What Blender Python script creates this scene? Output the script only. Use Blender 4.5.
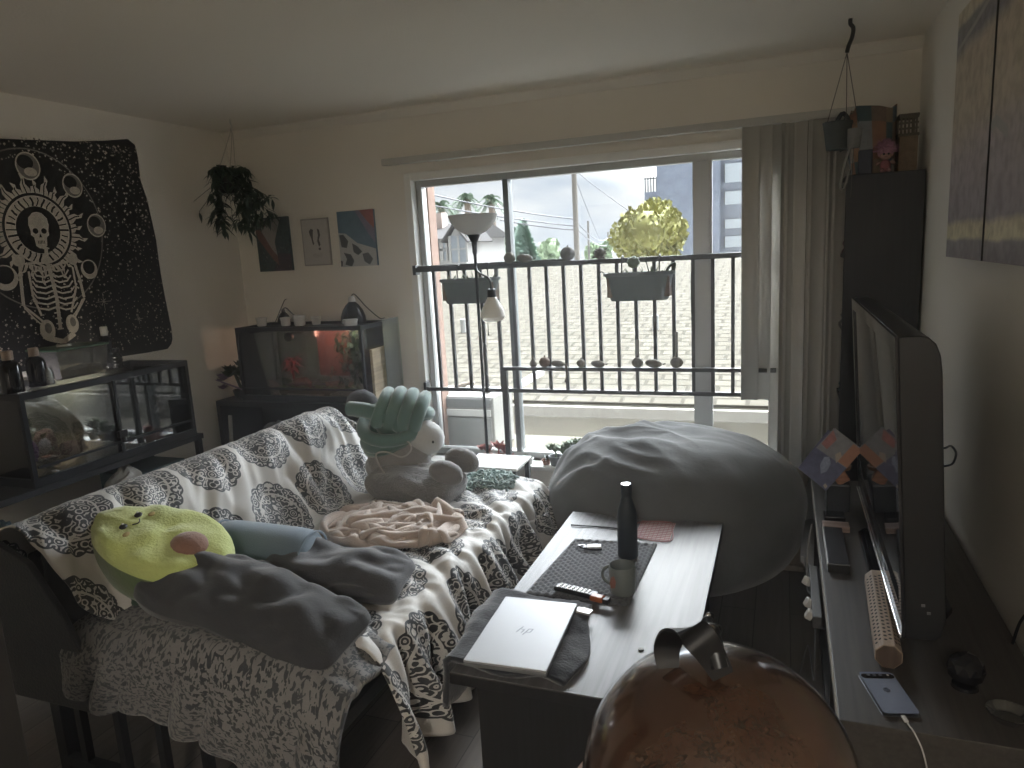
import bpy, bmesh, math, random
from mathutils import Vector, Matrix, Euler, noise
scn = bpy.context.scene
for o in list(bpy.data.objects):
    bpy.data.objects.remove(o)
COL = scn.collection
PI = math.pi
SKY_BASE, SKY_GLOW, SKY_LO, FILL_W = .43, 19, .60, 20
HAZE = .024
# ---------------------------------------------------------------- camera
FPX = 715.89; YAW = -0.366995; PIT = 0.183235; ROL = -0.05505; CAM = Vector((0, 0, 1.57))
_f = Vector((math.sin(YAW)*math.cos(PIT), math.cos(YAW)*math.cos(PIT), -math.sin(PIT)))
_r0 = _f.cross(Vector((0, 0, 1))).normalized(); _u0 = _r0.cross(_f)
_c, _s = math.cos(ROL), math.sin(ROL)
RIGHT = _c*_r0 + _s*_u0; UP = -_s*_r0 + _c*_u0; FWD = _f
cd = bpy.data.cameras.new('camera'); cam = bpy.data.objects.new('camera', cd); COL.objects.link(cam)
cd.sensor_width = 36; cd.lens = FPX/1024*36; cd.clip_start = .05; cd.clip_end = 500
mw = Matrix((RIGHT, UP, -FWD)).transposed().to_4x4(); mw.translation = CAM; cam.matrix_world = mw
scn.camera = cam
scn.view_settings.view_transform = 'Standard'; scn.view_settings.look = 'None'
scn.view_settings.gamma = 1; scn.view_settings.use_curve_mapping = False
scn.view_settings.exposure = 1.68

def at(px, py, ax, val):
    """world point seen at a pixel on the plane axis=val (used to measure the room)"""
    d = RIGHT*((px-512)/FPX) + UP*(-(py-384)/FPX) + FWD
    t = (val-CAM[ax])/d[ax]
    return CAM + d*t

# ---------------------------------------------------------------- world
W_ = bpy.data.worlds.new('world'); scn.world = W_; W_.use_nodes = True
nt = W_.node_tree; N = nt.nodes; L = nt.links; N.clear()
wo = N.new('ShaderNodeOutputWorld'); bg = N.new('ShaderNodeBackground'); L.new(bg.outputs[0], wo.inputs[0])
tc = N.new('ShaderNodeTexCoord'); mp = N.new('ShaderNodeMapping'); mp.inputs['Scale'].default_value = (1, 1, 3.2)
L.new(tc.outputs['Generated'], mp.inputs[0])
nz = N.new('ShaderNodeTexNoise'); nz.inputs['Scale'].default_value = 4.2; nz.inputs['Detail'].default_value = 7; nz.inputs['Roughness'].default_value = .55
L.new(mp.outputs[0], nz.inputs['Vector'])
cr = N.new('ShaderNodeValToRGB'); cr.color_ramp.elements[0].position = .38; cr.color_ramp.elements[1].position = .56
cr.color_ramp.elements[0].color = (.60, .67, .76, 1); cr.color_ramp.elements[1].color = (.86, .88, .90, 1)
L.new(nz.outputs['Fac'], cr.inputs[0]); bg.inputs['Strength'].default_value = 1
# thin bright cloud: soft glow of the hidden sun high above the roofs opposite, brighter zenith than horizon
sunv = Vector((.18, .70, .92)).normalized()
dp = N.new('ShaderNodeVectorMath'); dp.operation = 'DOT_PRODUCT'; nm_ = N.new('ShaderNodeVectorMath'); nm_.operation = 'NORMALIZE'
L.new(tc.outputs['Generated'], nm_.inputs[0]); L.new(nm_.outputs[0], dp.inputs[0]); dp.inputs[1].default_value = sunv
gr = N.new('ShaderNodeMapRange'); gr.interpolation_type = 'SMOOTHSTEP'; gr.inputs[1].default_value = SKY_LO; gr.inputs[2].default_value = .98; gr.inputs[3].default_value = SKY_BASE; gr.inputs[4].default_value = SKY_GLOW
L.new(dp.outputs['Value'], gr.inputs[0])
vm = N.new('ShaderNodeVectorMath'); vm.operation = 'SCALE'; L.new(cr.outputs[0], vm.inputs[0]); L.new(gr.outputs[0], vm.inputs['Scale']); L.new(vm.outputs[0], bg.inputs['Color'])
# daylight portal in the window opening
pd = bpy.data.lights.new('window_daylight_portal', 'AREA'); pd.shape = 'RECTANGLE'; pd.size = 2.3; pd.size_y = 1.85
pd.cycles.is_portal = True
po = bpy.data.objects.new('window_daylight_portal', pd); COL.objects.link(po)
po.location = (-1.08, 4.13, 1.15); po.rotation_euler = (math.radians(90), 0, PI)
# fill light added behind the camera to brighten the room, inside an added dome
ld = bpy.data.lights.new('added_fill_light', 'AREA'); ld.shape = 'DISK'; ld.size = .5; ld.energy = FILL_W; ld.color = (1, .93, .84)
lo = bpy.data.objects.new('added_fill_light', ld); COL.objects.link(lo); lo.location = (.15, -1.7, 2.33)
scn.cycles.diffuse_bounces = 8; scn.cycles.max_bounces = 14; scn.cycles.transparent_max_bounces = 32; scn.cycles.sample_clamp_indirect = 6

# ---------------------------------------------------------------- helpers
PI = math.pi
MATS = {}
def nodes_mat(name):
    m = bpy.data.materials.new(name); m.use_nodes = True; t = m.node_tree
    return m, t, t.nodes['Principled BSDF'], t.nodes, t.links
def M(name, col, rough=.6, metal=0, var=.12, scale=12, bump=0, bscale=None, coat=0, emit=None, stretch=None, spec=None, sheen=0, trans=0, alpha=1):
    if name in MATS: return MATS[name]
    m, t, b, N, L = nodes_mat(name)
    tc = N.new('ShaderNodeTexCoord'); mp = N.new('ShaderNodeMapping'); L.new(tc.outputs['Object'], mp.inputs[0])
    if stretch: mp.inputs['Scale'].default_value = stretch
    nz = N.new('ShaderNodeTexNoise'); nz.inputs['Scale'].default_value = scale; nz.inputs['Detail'].default_value = 5
    L.new(mp.outputs[0], nz.inputs['Vector'])
    mx = N.new('ShaderNodeMix'); mx.data_type = 'RGBA'
    mx.inputs[6].default_value = tuple(max(0, c*(1-var)) for c in col)+(1,)
    mx.inputs[7].default_value = tuple(min(1, c*(1+var)) for c in col)+(1,)
    L.new(nz.outputs['Fac'], mx.inputs[0]); L.new(mx.outputs[2], b.inputs['Base Color'])
    b.inputs['Roughness'].default_value = rough; b.inputs['Metallic'].default_value = metal
    if coat: b.inputs['Coat Weight'].default_value = coat
    if sheen: b.inputs['Sheen Weight'].default_value = sheen; b.inputs['Sheen Roughness'].default_value = .5
    if spec is not None: b.inputs['Specular IOR Level'].default_value = spec
    if trans: b.inputs['Transmission Weight'].default_value = trans
    if alpha < 1: b.inputs['Alpha'].default_value = alpha
    if emit: b.inputs['Emission Color'].default_value = emit[0]+(1,); b.inputs['Emission Strength'].default_value = emit[1]
    if bump:
        n2 = N.new('ShaderNodeTexNoise'); n2.inputs['Scale'].default_value = bscale or scale*4; n2.inputs['Detail'].default_value = 4
        L.new(mp.outputs[0], n2.inputs['Vector'])
        bp = N.new('ShaderNodeBump'); bp.inputs['Strength'].default_value = bump; bp.inputs['Distance'].default_value = .01
        L.new(n2.outputs['Fac'], bp.inputs['Height']); L.new(bp.outputs[0], b.inputs['Normal'])
    MATS[name] = m; return m
def glass_mat(name, tint=(1, 1, 1), refl=1.0, rough=0, ior=1.5, op=0):
    """thin pane: mostly clear, mirror-like at grazing angles; op = share of a faint diffuse film"""
    if name in MATS: return MATS[name]
    m = bpy.data.materials.new(name); m.use_nodes = True; t = m.node_tree; N = t.nodes; L = t.links; N.clear()
    o = N.new('ShaderNodeOutputMaterial'); mx = N.new('ShaderNodeMixShader'); tr = N.new('ShaderNodeBsdfTransparent'); gl = N.new('ShaderNodeBsdfGlossy')
    fr = N.new('ShaderNodeFresnel'); fr.inputs[0].default_value = ior; mu = N.new('ShaderNodeMath'); mu.operation = 'MULTIPLY'; mu.inputs[1].default_value = refl; mu.use_clamp = True
    nz = N.new('ShaderNodeTexNoise'); nz.inputs['Scale'].default_value = 5
    cm = N.new('ShaderNodeMix'); cm.data_type = 'RGBA'; cm.inputs[6].default_value = tuple(tint)+(1,); cm.inputs[7].default_value = tuple(c*.97 for c in tint)+(1,)
    L.new(nz.outputs['Fac'], cm.inputs[0]); L.new(cm.outputs[2], tr.inputs[0])
    gl.inputs['Roughness'].default_value = rough
    L.new(fr.outputs[0], mu.inputs[0]); L.new(mu.outputs[0], mx.inputs[0]); L.new(tr.outputs[0], mx.inputs[1]); L.new(gl.outputs[0], mx.inputs[2])
    if op:
        df = N.new('ShaderNodeBsdfDiffuse'); df.inputs[0].default_value = (.8, .8, .78, 1); m2 = N.new('ShaderNodeMixShader'); m2.inputs[0].default_value = op
        L.new(mx.outputs[0], m2.inputs[1]); L.new(df.outputs[0], m2.inputs[2]); L.new(m2.outputs[0], o.inputs[0])
    else: L.new(mx.outputs[0], o.inputs[0])
    MATS[name] = m; return m

def bframe(z, x=None):
    z = Vector(z).normalized(); x = Vector(x) if x else (Vector((1, 0, 0)) if abs(z.x) < .9 else Vector((0, 1, 0)))
    x = (x - z*x.dot(z)).normalized(); y = z.cross(x)
    return x, y, z
class MB:
    def __init__(s): s.v = []; s.f = []; s.mi = []; s.m = 0; s.T = None
    def add(s, vs, fs):
        k = len(s.v)
        for p in vs:
            p = Vector(p); s.v.append(s.T @ p if s.T else p)
        for f in fs: s.f.append([i+k for i in f]); s.mi.append(s.m)
        return s
    def box(s, x0, x1, y0, y1, z0, z1):
        return s.add([(x, y, z) for z in (z0, z1) for y in (y0, y1) for x in (x0, x1)], [(0, 2, 3, 1), (4, 5, 7, 6), (0, 1, 5, 4), (2, 6, 7, 3), (0, 4, 6, 2), (1, 3, 7, 5)])
    def obox(s, c, size, rot=(0, 0, 0)):
        R = Euler(rot).to_matrix() if not isinstance(rot, Matrix) else rot; c = Vector(c); a, b, d = [q/2 for q in size]
        return s.add([c+R@Vector((x, y, z)) for z in (-d, d) for y in (-b, b) for x in (-a, a)], [(0, 2, 3, 1), (4, 5, 7, 6), (0, 1, 5, 4), (2, 6, 7, 3), (0, 4, 6, 2), (1, 3, 7, 5)])
    def tube(s, pts, r, seg=8, closed=False, flat=None, up=None):
        pts = [Vector(p) for p in pts]; n = len(pts); rs = r if isinstance(r, (list, tuple)) else [r]*n
        vs = []; px = Vector(up) if up else None
        for i, p in enumerate(pts):
            a = pts[(i-1) % n] if closed or i else p; b = pts[(i+1) % n] if closed or i < n-1 else p
            t = (b-a)
            if t.length < 1e-9: t = Vector((0, 0, 1))
            x, y, z = bframe(t, px); px = x
            fx, fy = flat or (1, 1)
            for k in range(seg):
                an = 2*PI*k/seg; vs.append(p + x*math.cos(an)*rs[i]*fx + y*math.sin(an)*rs[i]*fy)
        fs = []
        for i in range(n if closed else n-1):
            j = (i+1) % n
            for k in range(seg): fs.append((i*seg+k, i*seg+(k+1) % seg, j*seg+(k+1) % seg, j*seg+k))
        if not closed: fs.append(list(range(seg))[::-1]); fs.append([(n-1)*seg+k for k in range(seg)])
        return s.add(vs, fs)
    def cyl(s, a, b, r, r2=None, seg=16): return s.tube([a, b], [r, r if r2 is None else r2], seg)
    def lathe(s, prof, c=(0, 0, 0), seg=24, rot=None, wob=None):
        R = (Euler(rot).to_matrix() if rot else Matrix.Identity(3)); c = Vector(c); vs = []
        for (r, z) in prof:
            for k in range(seg):
                a = 2*PI*k/seg; q = r*(wob(a, z) if wob else 1); vs.append(c+R@Vector((q*math.cos(a), q*math.sin(a), z)))
        n = len(prof); fs = [(i*seg+k, i*seg+(k+1) % seg, (i+1)*seg+(k+1) % seg, (i+1)*seg+k) for i in range(n-1) for k in range(seg)]
        fs.append([k for k in range(seg)][::-1]); fs.append([(n-1)*seg+k for k in range(seg)])
        return s.add(vs, fs)
    def ell(s, c, r, rot=(0, 0, 0), seg=16, rings=10, fn=None):
        R = Euler(rot).to_matrix() if not isinstance(rot, Matrix) else rot; c = Vector(c); r = (r,)*3 if isinstance(r, (int, float)) else r; vs = []
        for i in range(1, rings):
            th = PI*i/rings
            for k in range(seg):
                a = 2*PI*k/seg; d = Vector((math.sin(th)*math.cos(a), math.sin(th)*math.sin(a), math.cos(th)))
                q = fn(d) if fn else 1; vs.append(c+R@Vector((d.x*r[0]*q, d.y*r[1]*q, d.z*r[2]*q)))
        top = Vector((0, 0, 1)); bot = -top
        vs.append(c+R@(top*r[2]*(fn(top) if fn else 1))); vs.append(c+R@(bot*r[2]*(fn(bot) if fn else 1))); nn = (rings-1)*seg
        fs = [(i*seg+k, (i+1)*seg+k, (i+1)*seg+(k+1) % seg, i*seg+(k+1) % seg) for i in range(rings-2) for k in range(seg)]
        fs += [(nn, k, (k+1) % seg) for k in range(seg)] + [(nn+1, (rings-2)*seg+(k+1) % seg, (rings-2)*seg+k) for k in range(seg)]
        return s.add(vs, fs)
    def grid(s, fn, nu, nv, cu=False):
        vs = [fn(i/(nu if cu else nu-1) if nu > 1 else 0, j/(nv-1)) for j in range(nv) for i in range(nu)]
        fs = [(j*nu+i, j*nu+(i+1) % nu, (j+1)*nu+(i+1) % nu, (j+1)*nu+i) for j in range(nv-1) for i in range(nu if cu else nu-1)]
        return s.add(vs, fs)
    def prism(s, poly, th, o=(0, 0, 0), u=(1, 0, 0), v=(0, 1, 0)):
        o = Vector(o); u = Vector(u); v = Vector(v); n = u.cross(v).normalized()*th; k = len(poly)
        vs = [o+u*a+v*b for a, b in poly]; vs += [p+n for p in vs]
        return s.add(vs, [list(range(k))[::-1], [k+i for i in range(k)]]+[(i, (i+1) % k, k+(i+1) % k, k+i) for i in range(k)])
    def build(s, name, mats, parent=None, smooth=35, bevel=0, sub=0, solid=0, label=None, stuff=False, uvf=None, keep=False):
        me = bpy.data.meshes.new(name)
        vs = s.v
        if parent is not None: Wi = wmat(parent).inverted(); vs = [Wi@p for p in vs]; org = Vector()
        elif keep: org = Vector()
        else:
            xs = [p.x for p in vs]; ys = [p.y for p in vs]; org = Vector(((min(xs)+max(xs))/2, (min(ys)+max(ys))/2, min(p.z for p in vs))); vs = [p-org for p in vs]
        me.from_pydata(vs, [], s.f)
        if uvf:
            ul = me.uv_layers.new(name='UVMap')
            for lp in me.loops: ul.data[lp.index].uv = uvf[lp.vertex_index]
        bm = bmesh.new(); bm.from_mesh(me); bmesh.ops.recalc_face_normals(bm, faces=bm.faces)
        bm.to_mesh(me); bm.free()
        for m in (mats if isinstance(mats, (list, tuple)) else [mats]): me.materials.append(m)
        if len(set(s.mi)) > 1:
            for p, i in zip(me.polygons, s.mi): p.material_index = i
        if smooth:
            for p in me.polygons: p.use_smooth = True
            me.set_sharp_from_angle(angle=math.radians(smooth))
        o = bpy.data.objects.new(name, me); COL.objects.link(o); o.location = org
        if parent is not None: o.parent = parent
        if bevel:
            b = o.modifiers.new('bevel', 'BEVEL'); b.width = bevel; b.segments = 2; b.limit_method = 'ANGLE'; b.angle_limit = math.radians(40)
        if solid:
            b = o.modifiers.new('solid', 'SOLIDIFY'); b.thickness = solid; b.offset = 0
        if sub:
            b = o.modifiers.new('sub', 'SUBSURF'); b.levels = sub; b.render_levels = sub
        if label: o['label'] = label
        if stuff: o['kind'] = 'stuff'
        return o
def wmat(o):
    m = Matrix.LocRotScale(o.location, o.rotation_euler, o.scale)
    return wmat(o.parent) @ m if o.parent else m
def thing(name, label, cat, loc=(0, 0, 0), rz=0, group=None, rot=None):
    o = bpy.data.objects.new(name, None); COL.objects.link(o); o.location = loc; o.rotation_euler = rot or (0, 0, rz); o.empty_display_size = .1
    return tag(o, label, cat, group)
def tag(o, label=None, cat=None, group=None, kind=None):
    if label: o['label'] = label
    if cat: o['category'] = cat
    if group: o['group'] = group
    if kind: o['kind'] = kind
    return o
def struct(name, mb, m, **k):
    o = mb.build(name, m, **k); o['kind'] = 'structure'; return o
def copy_tree(o, loc, rz=None, label=None, group=None, parent=None, scale=None):
    c = o.copy(); COL.objects.link(c)
    if parent is None:
        c.location = loc
        if rz is not None: c.rotation_euler = (0, 0, rz)
        if scale: c.scale = (scale,)*3
        if label: c['label'] = label
        if group: c['group'] = group
    else: c.parent = parent
    for ch in list(o.children): copy_tree(ch, None, parent=c)
    return c
def fbm(p, sc=1, oc=4, seed=0):
    p = Vector(p)*sc+Vector((seed*7.3, seed*3.1, seed*5.7)); return noise.fractal(p, 1.0, 2.0, oc, noise_basis='PERLIN_ORIGINAL')
def lerp(a, b, t): return a+(b-a)*t
def sm(a, b, x):
    t = min(1, max(0, (x-a)/(b-a))); return t*t*(3-2*t)
def interp(tab, x):
    if x <= tab[0][0]: return tab[0][1]
    for (a, p), (b, q) in zip(tab, tab[1:]):
        if x <= b: return p+(q-p)*(x-a)/(b-a)
    return tab[-1][1]
def cat_rom(pts, n=8, closed=False):
    pts = [Vector(p) for p in pts]; out = []; k = len(pts)
    rng = range(k if closed else k-1)
    for i in rng:
        g = (lambda j: pts[j % k]) if closed else (lambda j: pts[min(max(j, 0), k-1)])
        p0, p1, p2, p3 = g(i-1), g(i), g(i+1), g(i+2)
        for q in range(n):
            t = q/n; out.append(.5*((2*p1)+(p2-p0)*t+(2*p0-5*p1+4*p2-p3)*t*t+(3*p1-p0-3*p2+p3)*t**3))
    if not closed: out.append(pts[-1])
    return out
# ================================================================ ROOM SHELL
XL, XR, YB, YF, ZC = -3.6, .61, 4.15, -2.6, 2.47
wallm = M('painted_plaster', (.76, .72, .645), .75, var=.04, scale=3, bump=.12, bscale=160)
ceilm = M('ceiling_plaster', (.80, .745, .65), .8, var=.03, scale=2, bump=.25, bscale=90)
trimm = M('white_trim_paint', (.78, .77, .73), .45, var=.03)
# window opening
WX0, WX1, WZ0, WZ1 = -2.21, .06, .25, 2.05
# floor: dark laminate planks
def plank_mat(name, base, pw=.14, pl=1.1, rough=.42):
    m, t, b, N, L = nodes_mat(name)
    tc = N.new('ShaderNodeTexCoord'); mp = N.new('ShaderNodeMapping'); mp.inputs['Rotation'].default_value = (0, 0, PI/2); L.new(tc.outputs['Object'], mp.inputs[0])
    br = N.new('ShaderNodeTexBrick'); br.inputs['Scale'].default_value = 1; br.inputs['Brick Width'].default_value = pl; br.inputs['Row Height'].default_value = pw
    br.inputs['Mortar Size'].default_value = .002; br.inputs['Color1'].default_value = tuple(c*.8 for c in base)+(1,); br.inputs['Color2'].default_value = tuple(c*1.15 for c in base)+(1,); br.inputs['Mortar'].default_value = tuple(c*.3 for c in base)+(1,)
    L.new(mp.outputs[0], br.inputs[0])
    m2 = N.new('ShaderNodeMapping'); m2.inputs['Scale'].default_value = (60, 3, 1); L.new(tc.outputs['Object'], m2.inputs[0])
    nz = N.new('ShaderNodeTexNoise'); nz.inputs['Scale'].default_value = 1; nz.inputs['Detail'].default_value = 6; nz.inputs['Distortion'].default_value = .6; L.new(m2.outputs[0], nz.inputs[0])
    mx = N.new('ShaderNodeMix'); mx.data_type = 'RGBA'; mx.blend_type = 'MULTIPLY'; mx.inputs[0].default_value = .7
    cr = N.new('ShaderNodeValToRGB'); cr.color_ramp.elements[0].position = .3; cr.color_ramp.elements[0].color = (.55, .55, .55, 1); cr.color_ramp.elements[1].color = (1.15, 1.15, 1.15, 1)
    L.new(nz.outputs['Fac'], cr.inputs[0]); L.new(br.outputs['Color'], mx.inputs[6]); L.new(cr.outputs[0], mx.inputs[7]); L.new(mx.outputs[2], b.inputs['Base Color'])
    b.inputs['Roughness'].default_value = rough
    return m
fm = plank_mat('dark_laminate', (.15, .13, .115), rough=.5)
struct('floor', MB().box(XL-.1, XR+.1, YF-.1, YB+.16, -.1, 0), fm, smooth=0)
struct('ceiling', MB().box(XL-.1, XR+.1, YF-.1, YB+.16, ZC, ZC+.12), ceilm, smooth=0)
struct('wall_left', MB().box(XL-.12, XL, YF, YB+.16, 0, ZC), wallm, smooth=0)
struct('wall_right', MB().box(XR, XR+.12, YF, YB+.16, 0, ZC), wallm, smooth=0)
struct('wall_front', MB().box(XL-.12, XR+.12, YF-.12, YF, 0, ZC), wallm, smooth=0)
w = MB(); y0, y1 = YB, YB+.16
w.box(XL, WX0, y0, y1, 0, ZC).box(WX1, XR, y0, y1, 0, ZC).box(WX0, WX1, y0, y1, 0, WZ0).box(WX0, WX1, y0, y1, WZ1, ZC)
struct('wall_back', w, wallm, smooth=0)
struct('baseboard_back', MB().box(-2.3, XR, YB-.014, YB, 0, .085), trimm, smooth=0, bevel=.003)
struct('baseboard_left', MB().box(XL, XL+.014, YF, YB-.014, 0, .085), trimm, smooth=0, bevel=.003)
struct('baseboard_right', MB().box(XR-.014, XR, YF, YB-.014, 0, .085), trimm, smooth=0, bevel=.003)
# cove between ceiling and back wall
struct('trim_1', MB().prism([(0, 0), (0, -.05), (-.012, -.05), (-.05, -.012), (-.05, 0)], XR-XL, o=(XL, YB, ZC), u=(0, 1, 0), v=(0, 0, 1)), wallm, smooth=0)
# ------------------------------------------------ window: frame, two sashes, door post, panes, sill
t = MB()
t.box(WX0-.035, WX0+.012, YB-.012, YB+.05, WZ0, WZ1+.035)
t.box(WX0+.012, WX1-.012, YB-.012, YB+.05, WZ1-.012, WZ1+.035)
t.box(WX1-.012, WX1+.03, YB-.012, YB+.05, WZ0, WZ1+.035)
struct('trim_2', t, trimm, smooth=0, bevel=.003)
win = thing('window_1', None, None, (-1.08, YB+.08, WZ0)); win['kind'] = 'structure'; win['label'] = 'wide sliding window with aluminium frame above the sill'
alum = M('window_aluminium', (.42, .43, .42), .45, .5, var=.05)
dark_al = M('dark_aluminium', (.13, .14, .14), .45, .3, var=.05)
f = MB(); yy0, yy1 = YB+.055, YB+.12
f.box(WX0+.012, WX0+.05, yy0, yy1, WZ0, WZ1).box(WX1-.05, WX1-.012, yy0, yy1, WZ0, WZ1).box(WX0+.05, WX1-.05, yy0, yy1, WZ1-.05, WZ1-.0).box(WX0+.05, WX1-.05, yy0, yy1, WZ0, WZ0+.04)
f.build('window_frame', alum, win, smooth=0, bevel=.003)
MB().box(-1.605, -1.570, yy0-.012, yy1, WZ0+.04, WZ1-.05).build('mullion', dark_al, win, smooth=0, bevel=.003)
pw = MB(); pw.box(-.478, -.385, yy0-.02, yy1-.01, WZ0+.04, WZ1-.05).box(-.385, -.372, yy0-.03, yy0, WZ0+.04, WZ1-.05).box(-.492, -.478, yy0-.03, yy0, 1.17, 1.40)
pw.build('door_post', alum, win, smooth=0, bevel=.003, label='wide grey meeting stile')
wg = glass_mat('window_glass', (.97, .98, .98), .8)
MB().box(WX0+.05, -1.605, YB+.085, YB+.089, WZ0+.04, WZ1-.05).build('pane', wg, win, smooth=0)
MB().box(-1.570, -.478, YB+.085, YB+.089, WZ0+.04, WZ1-.05).build('pane', wg, win, smooth=0)
MB().box(-.385, WX1-.05, YB+.085, YB+.089, WZ0+.04, WZ1-.05).build('pane', wg, win, smooth=0)
MB().box(-2.18, .03, YB-.12, YB+.055, .222, .25).build('sill', trimm, win, smooth=0, bevel=.004)
# exterior ledge under the window
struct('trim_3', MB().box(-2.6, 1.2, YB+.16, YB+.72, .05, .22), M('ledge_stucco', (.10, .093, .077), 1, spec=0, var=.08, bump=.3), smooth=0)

cl = thing('added_fill_dome', 'added glowing dome for the room fill light, unseen behind the camera', 'lamp', (.15, -1.7, ZC-.14))  # unseen emissive dome added around the fill light
MB().lathe([(.0, 0), (.16, .015), (.24, .05), (.27, .10)], (.15, -1.7, ZC-.14)).build('dome', M('fill_dome_glow', (.9, .88, .82), .5, emit=((1, .93, .84), .8)), cl)
MB().lathe([(.28, .10), (.29, .14)], (.15, -1.7, ZC-.14)).build('rim', M('brushed_steel', (.5, .5, .5), .35, 1), cl)

# thin scattering volume added to imitate the glare around the window
hm = bpy.data.materials.new('glare_haze'); hm.use_nodes = True; hn = hm.node_tree; hn.nodes.clear()
ho = hn.nodes.new('ShaderNodeOutputMaterial'); vs_ = hn.nodes.new('ShaderNodeVolumeScatter'); vs_.inputs['Density'].default_value = HAZE; vs_.inputs['Anisotropy'].default_value = .55; vs_.inputs['Color'].default_value = (.95, .97, 1, 1)
hn.links.new(vs_.outputs[0], ho.inputs['Volume'])
hz = MB().box(XL+.002, XR-.002, YF+.002, YB-.002, .002, ZC-.002).build('haze', hm, smooth=0); tag(hz, 'faint haze added through the whole room to imitate window glare', 'haze', kind='stuff')
# ================================================================ OUTDOORS
GZ = -3.2
struct('trim_4', MB().box(-120, 120, 4.95, 260, GZ-.2, GZ), M('asphalt_ground', (.32, .32, .31), .9, var=.2, scale=.4), smooth=0)
def shingle_mat():
    m, t, b, N, L = nodes_mat('shingles')
    tc = N.new('ShaderNodeTexCoord'); mp = N.new('ShaderNodeMapping'); L.new(tc.outputs['UV'], mp.inputs[0])
    br = N.new('ShaderNodeTexBrick'); br.inputs['Scale'].default_value = 1; br.inputs['Brick Width'].default_value = .34; br.inputs['Row Height'].default_value = .20
    br.inputs['Mortar Size'].default_value = .03; br.inputs['Mortar Smooth'].default_value = .5
    br.inputs['Color1'].default_value = (.083, .076, .060, 1); br.inputs['Color2'].default_value = (.098, .090, .072, 1); br.inputs['Mortar'].default_value = (.052, .047, .037, 1)
    nz = N.new('ShaderNodeTexNoise'); nz.inputs['Scale'].default_value = 2.2; nz.inputs['Detail'].default_value = 6; L.new(tc.outputs['UV'], nz.inputs[0])
    av = N.new('ShaderNodeMix'); av.data_type = 'VECTOR'; av.inputs[0].default_value = .012; L.new(mp.outputs[0], av.inputs[4]); L.new(nz.outputs['Color'], av.inputs[5]); L.new(av.outputs[1], br.inputs[0])
    mx = N.new('ShaderNodeMix'); mx.data_type = 'RGBA'; mx.blend_type = 'MULTIPLY'; mx.inputs[0].default_value = .12; L.new(br.outputs['Color'], mx.inputs[6]); L.new(nz.outputs['Fac'], mx.inputs[7]); L.new(mx.outputs[2], b.inputs['Base Color'])
    bp = N.new('ShaderNodeBump'); bp.inputs['Strength'].default_value = .4; bp.inputs['Distance'].default_value = .02; L.new(br.outputs['Fac'], bp.inputs['Height']); bp.invert = True; L.new(bp.outputs[0], b.inputs['Normal'])
    b.inputs['Roughness'].default_value = 1; b.inputs['Specular IOR Level'].default_value = .05; return m
shing = shingle_mat()
# neighbouring low building: shingle roof rising away, stucco wall under its eave
nb = thing('neighbour_building', 'low neighbouring building with broad beige shingle roof just outside the window', 'building', (-1.5, 12, GZ))
e = at(580, 401, 1, 8.0); ez = e.z
pl = MB(); uv = []
def roof_pt(u, v):
    x = lerp(-14, 6.5, u); y = lerp(7.9, 17.5, v); return Vector((x, y, ez+(y-8)*.150))
n1, n2 = 2, 2
pl.grid(roof_pt, n1, n2); uv = [(p.x, p.y) for p in pl.v]
r = pl.build('roof', shing, nb, smooth=0, uvf=uv)
sol = r.modifiers.new('s', 'SOLIDIFY'); sol.thickness = .03; sol.offset = -1
pl = MB(); pl.grid(lambda u, v: Vector((lerp(-14, 6.5, u), lerp(17.5, 25, v), ez+9.5*.15-v*1.1)), 2, 2); pl.build('roof', shing, nb, smooth=0, uvf=[(p.x, p.y) for p in pl.v], solid=.1)
stu = M('pale_stucco', (.43, .395, .32), .9, var=.06, scale=2, bump=.3, bscale=60)
sx = at(667, 430, 1, 8.25).x; sx2 = at(697, 430, 1, 8.6).x
MB().box(-14, sx, 8.25, 24, GZ, ez-.07).box(sx, 6.3, 8.85, 24, GZ, ez-.05).build('wall', stu, nb, smooth=0)
MB().box(-14, 6.5, 7.82, 7.9, ez-.16, ez-.03).build('gutter', M('gutter_paint', (.33, .31, .27), .6), nb, smooth=0, bevel=.01)
for (px, py) in ((462, 305), (655, 300)):
    p = at(px, py, 1, 11); p.z = ez+3*.15; MB().cyl(p, p+Vector((0, 0, .25)), .05).build('roof_vent', alum, nb)
# terracotta stucco return just outside the window's left jamb
struct('wall_outside', MB().box(-2.52, -2.17, YB+.16, YB+.26, -.2, 2.9), M('terracotta_stucco', (.15, .095, .07), .9, var=.15, bump=.3), smooth=0)

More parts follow.
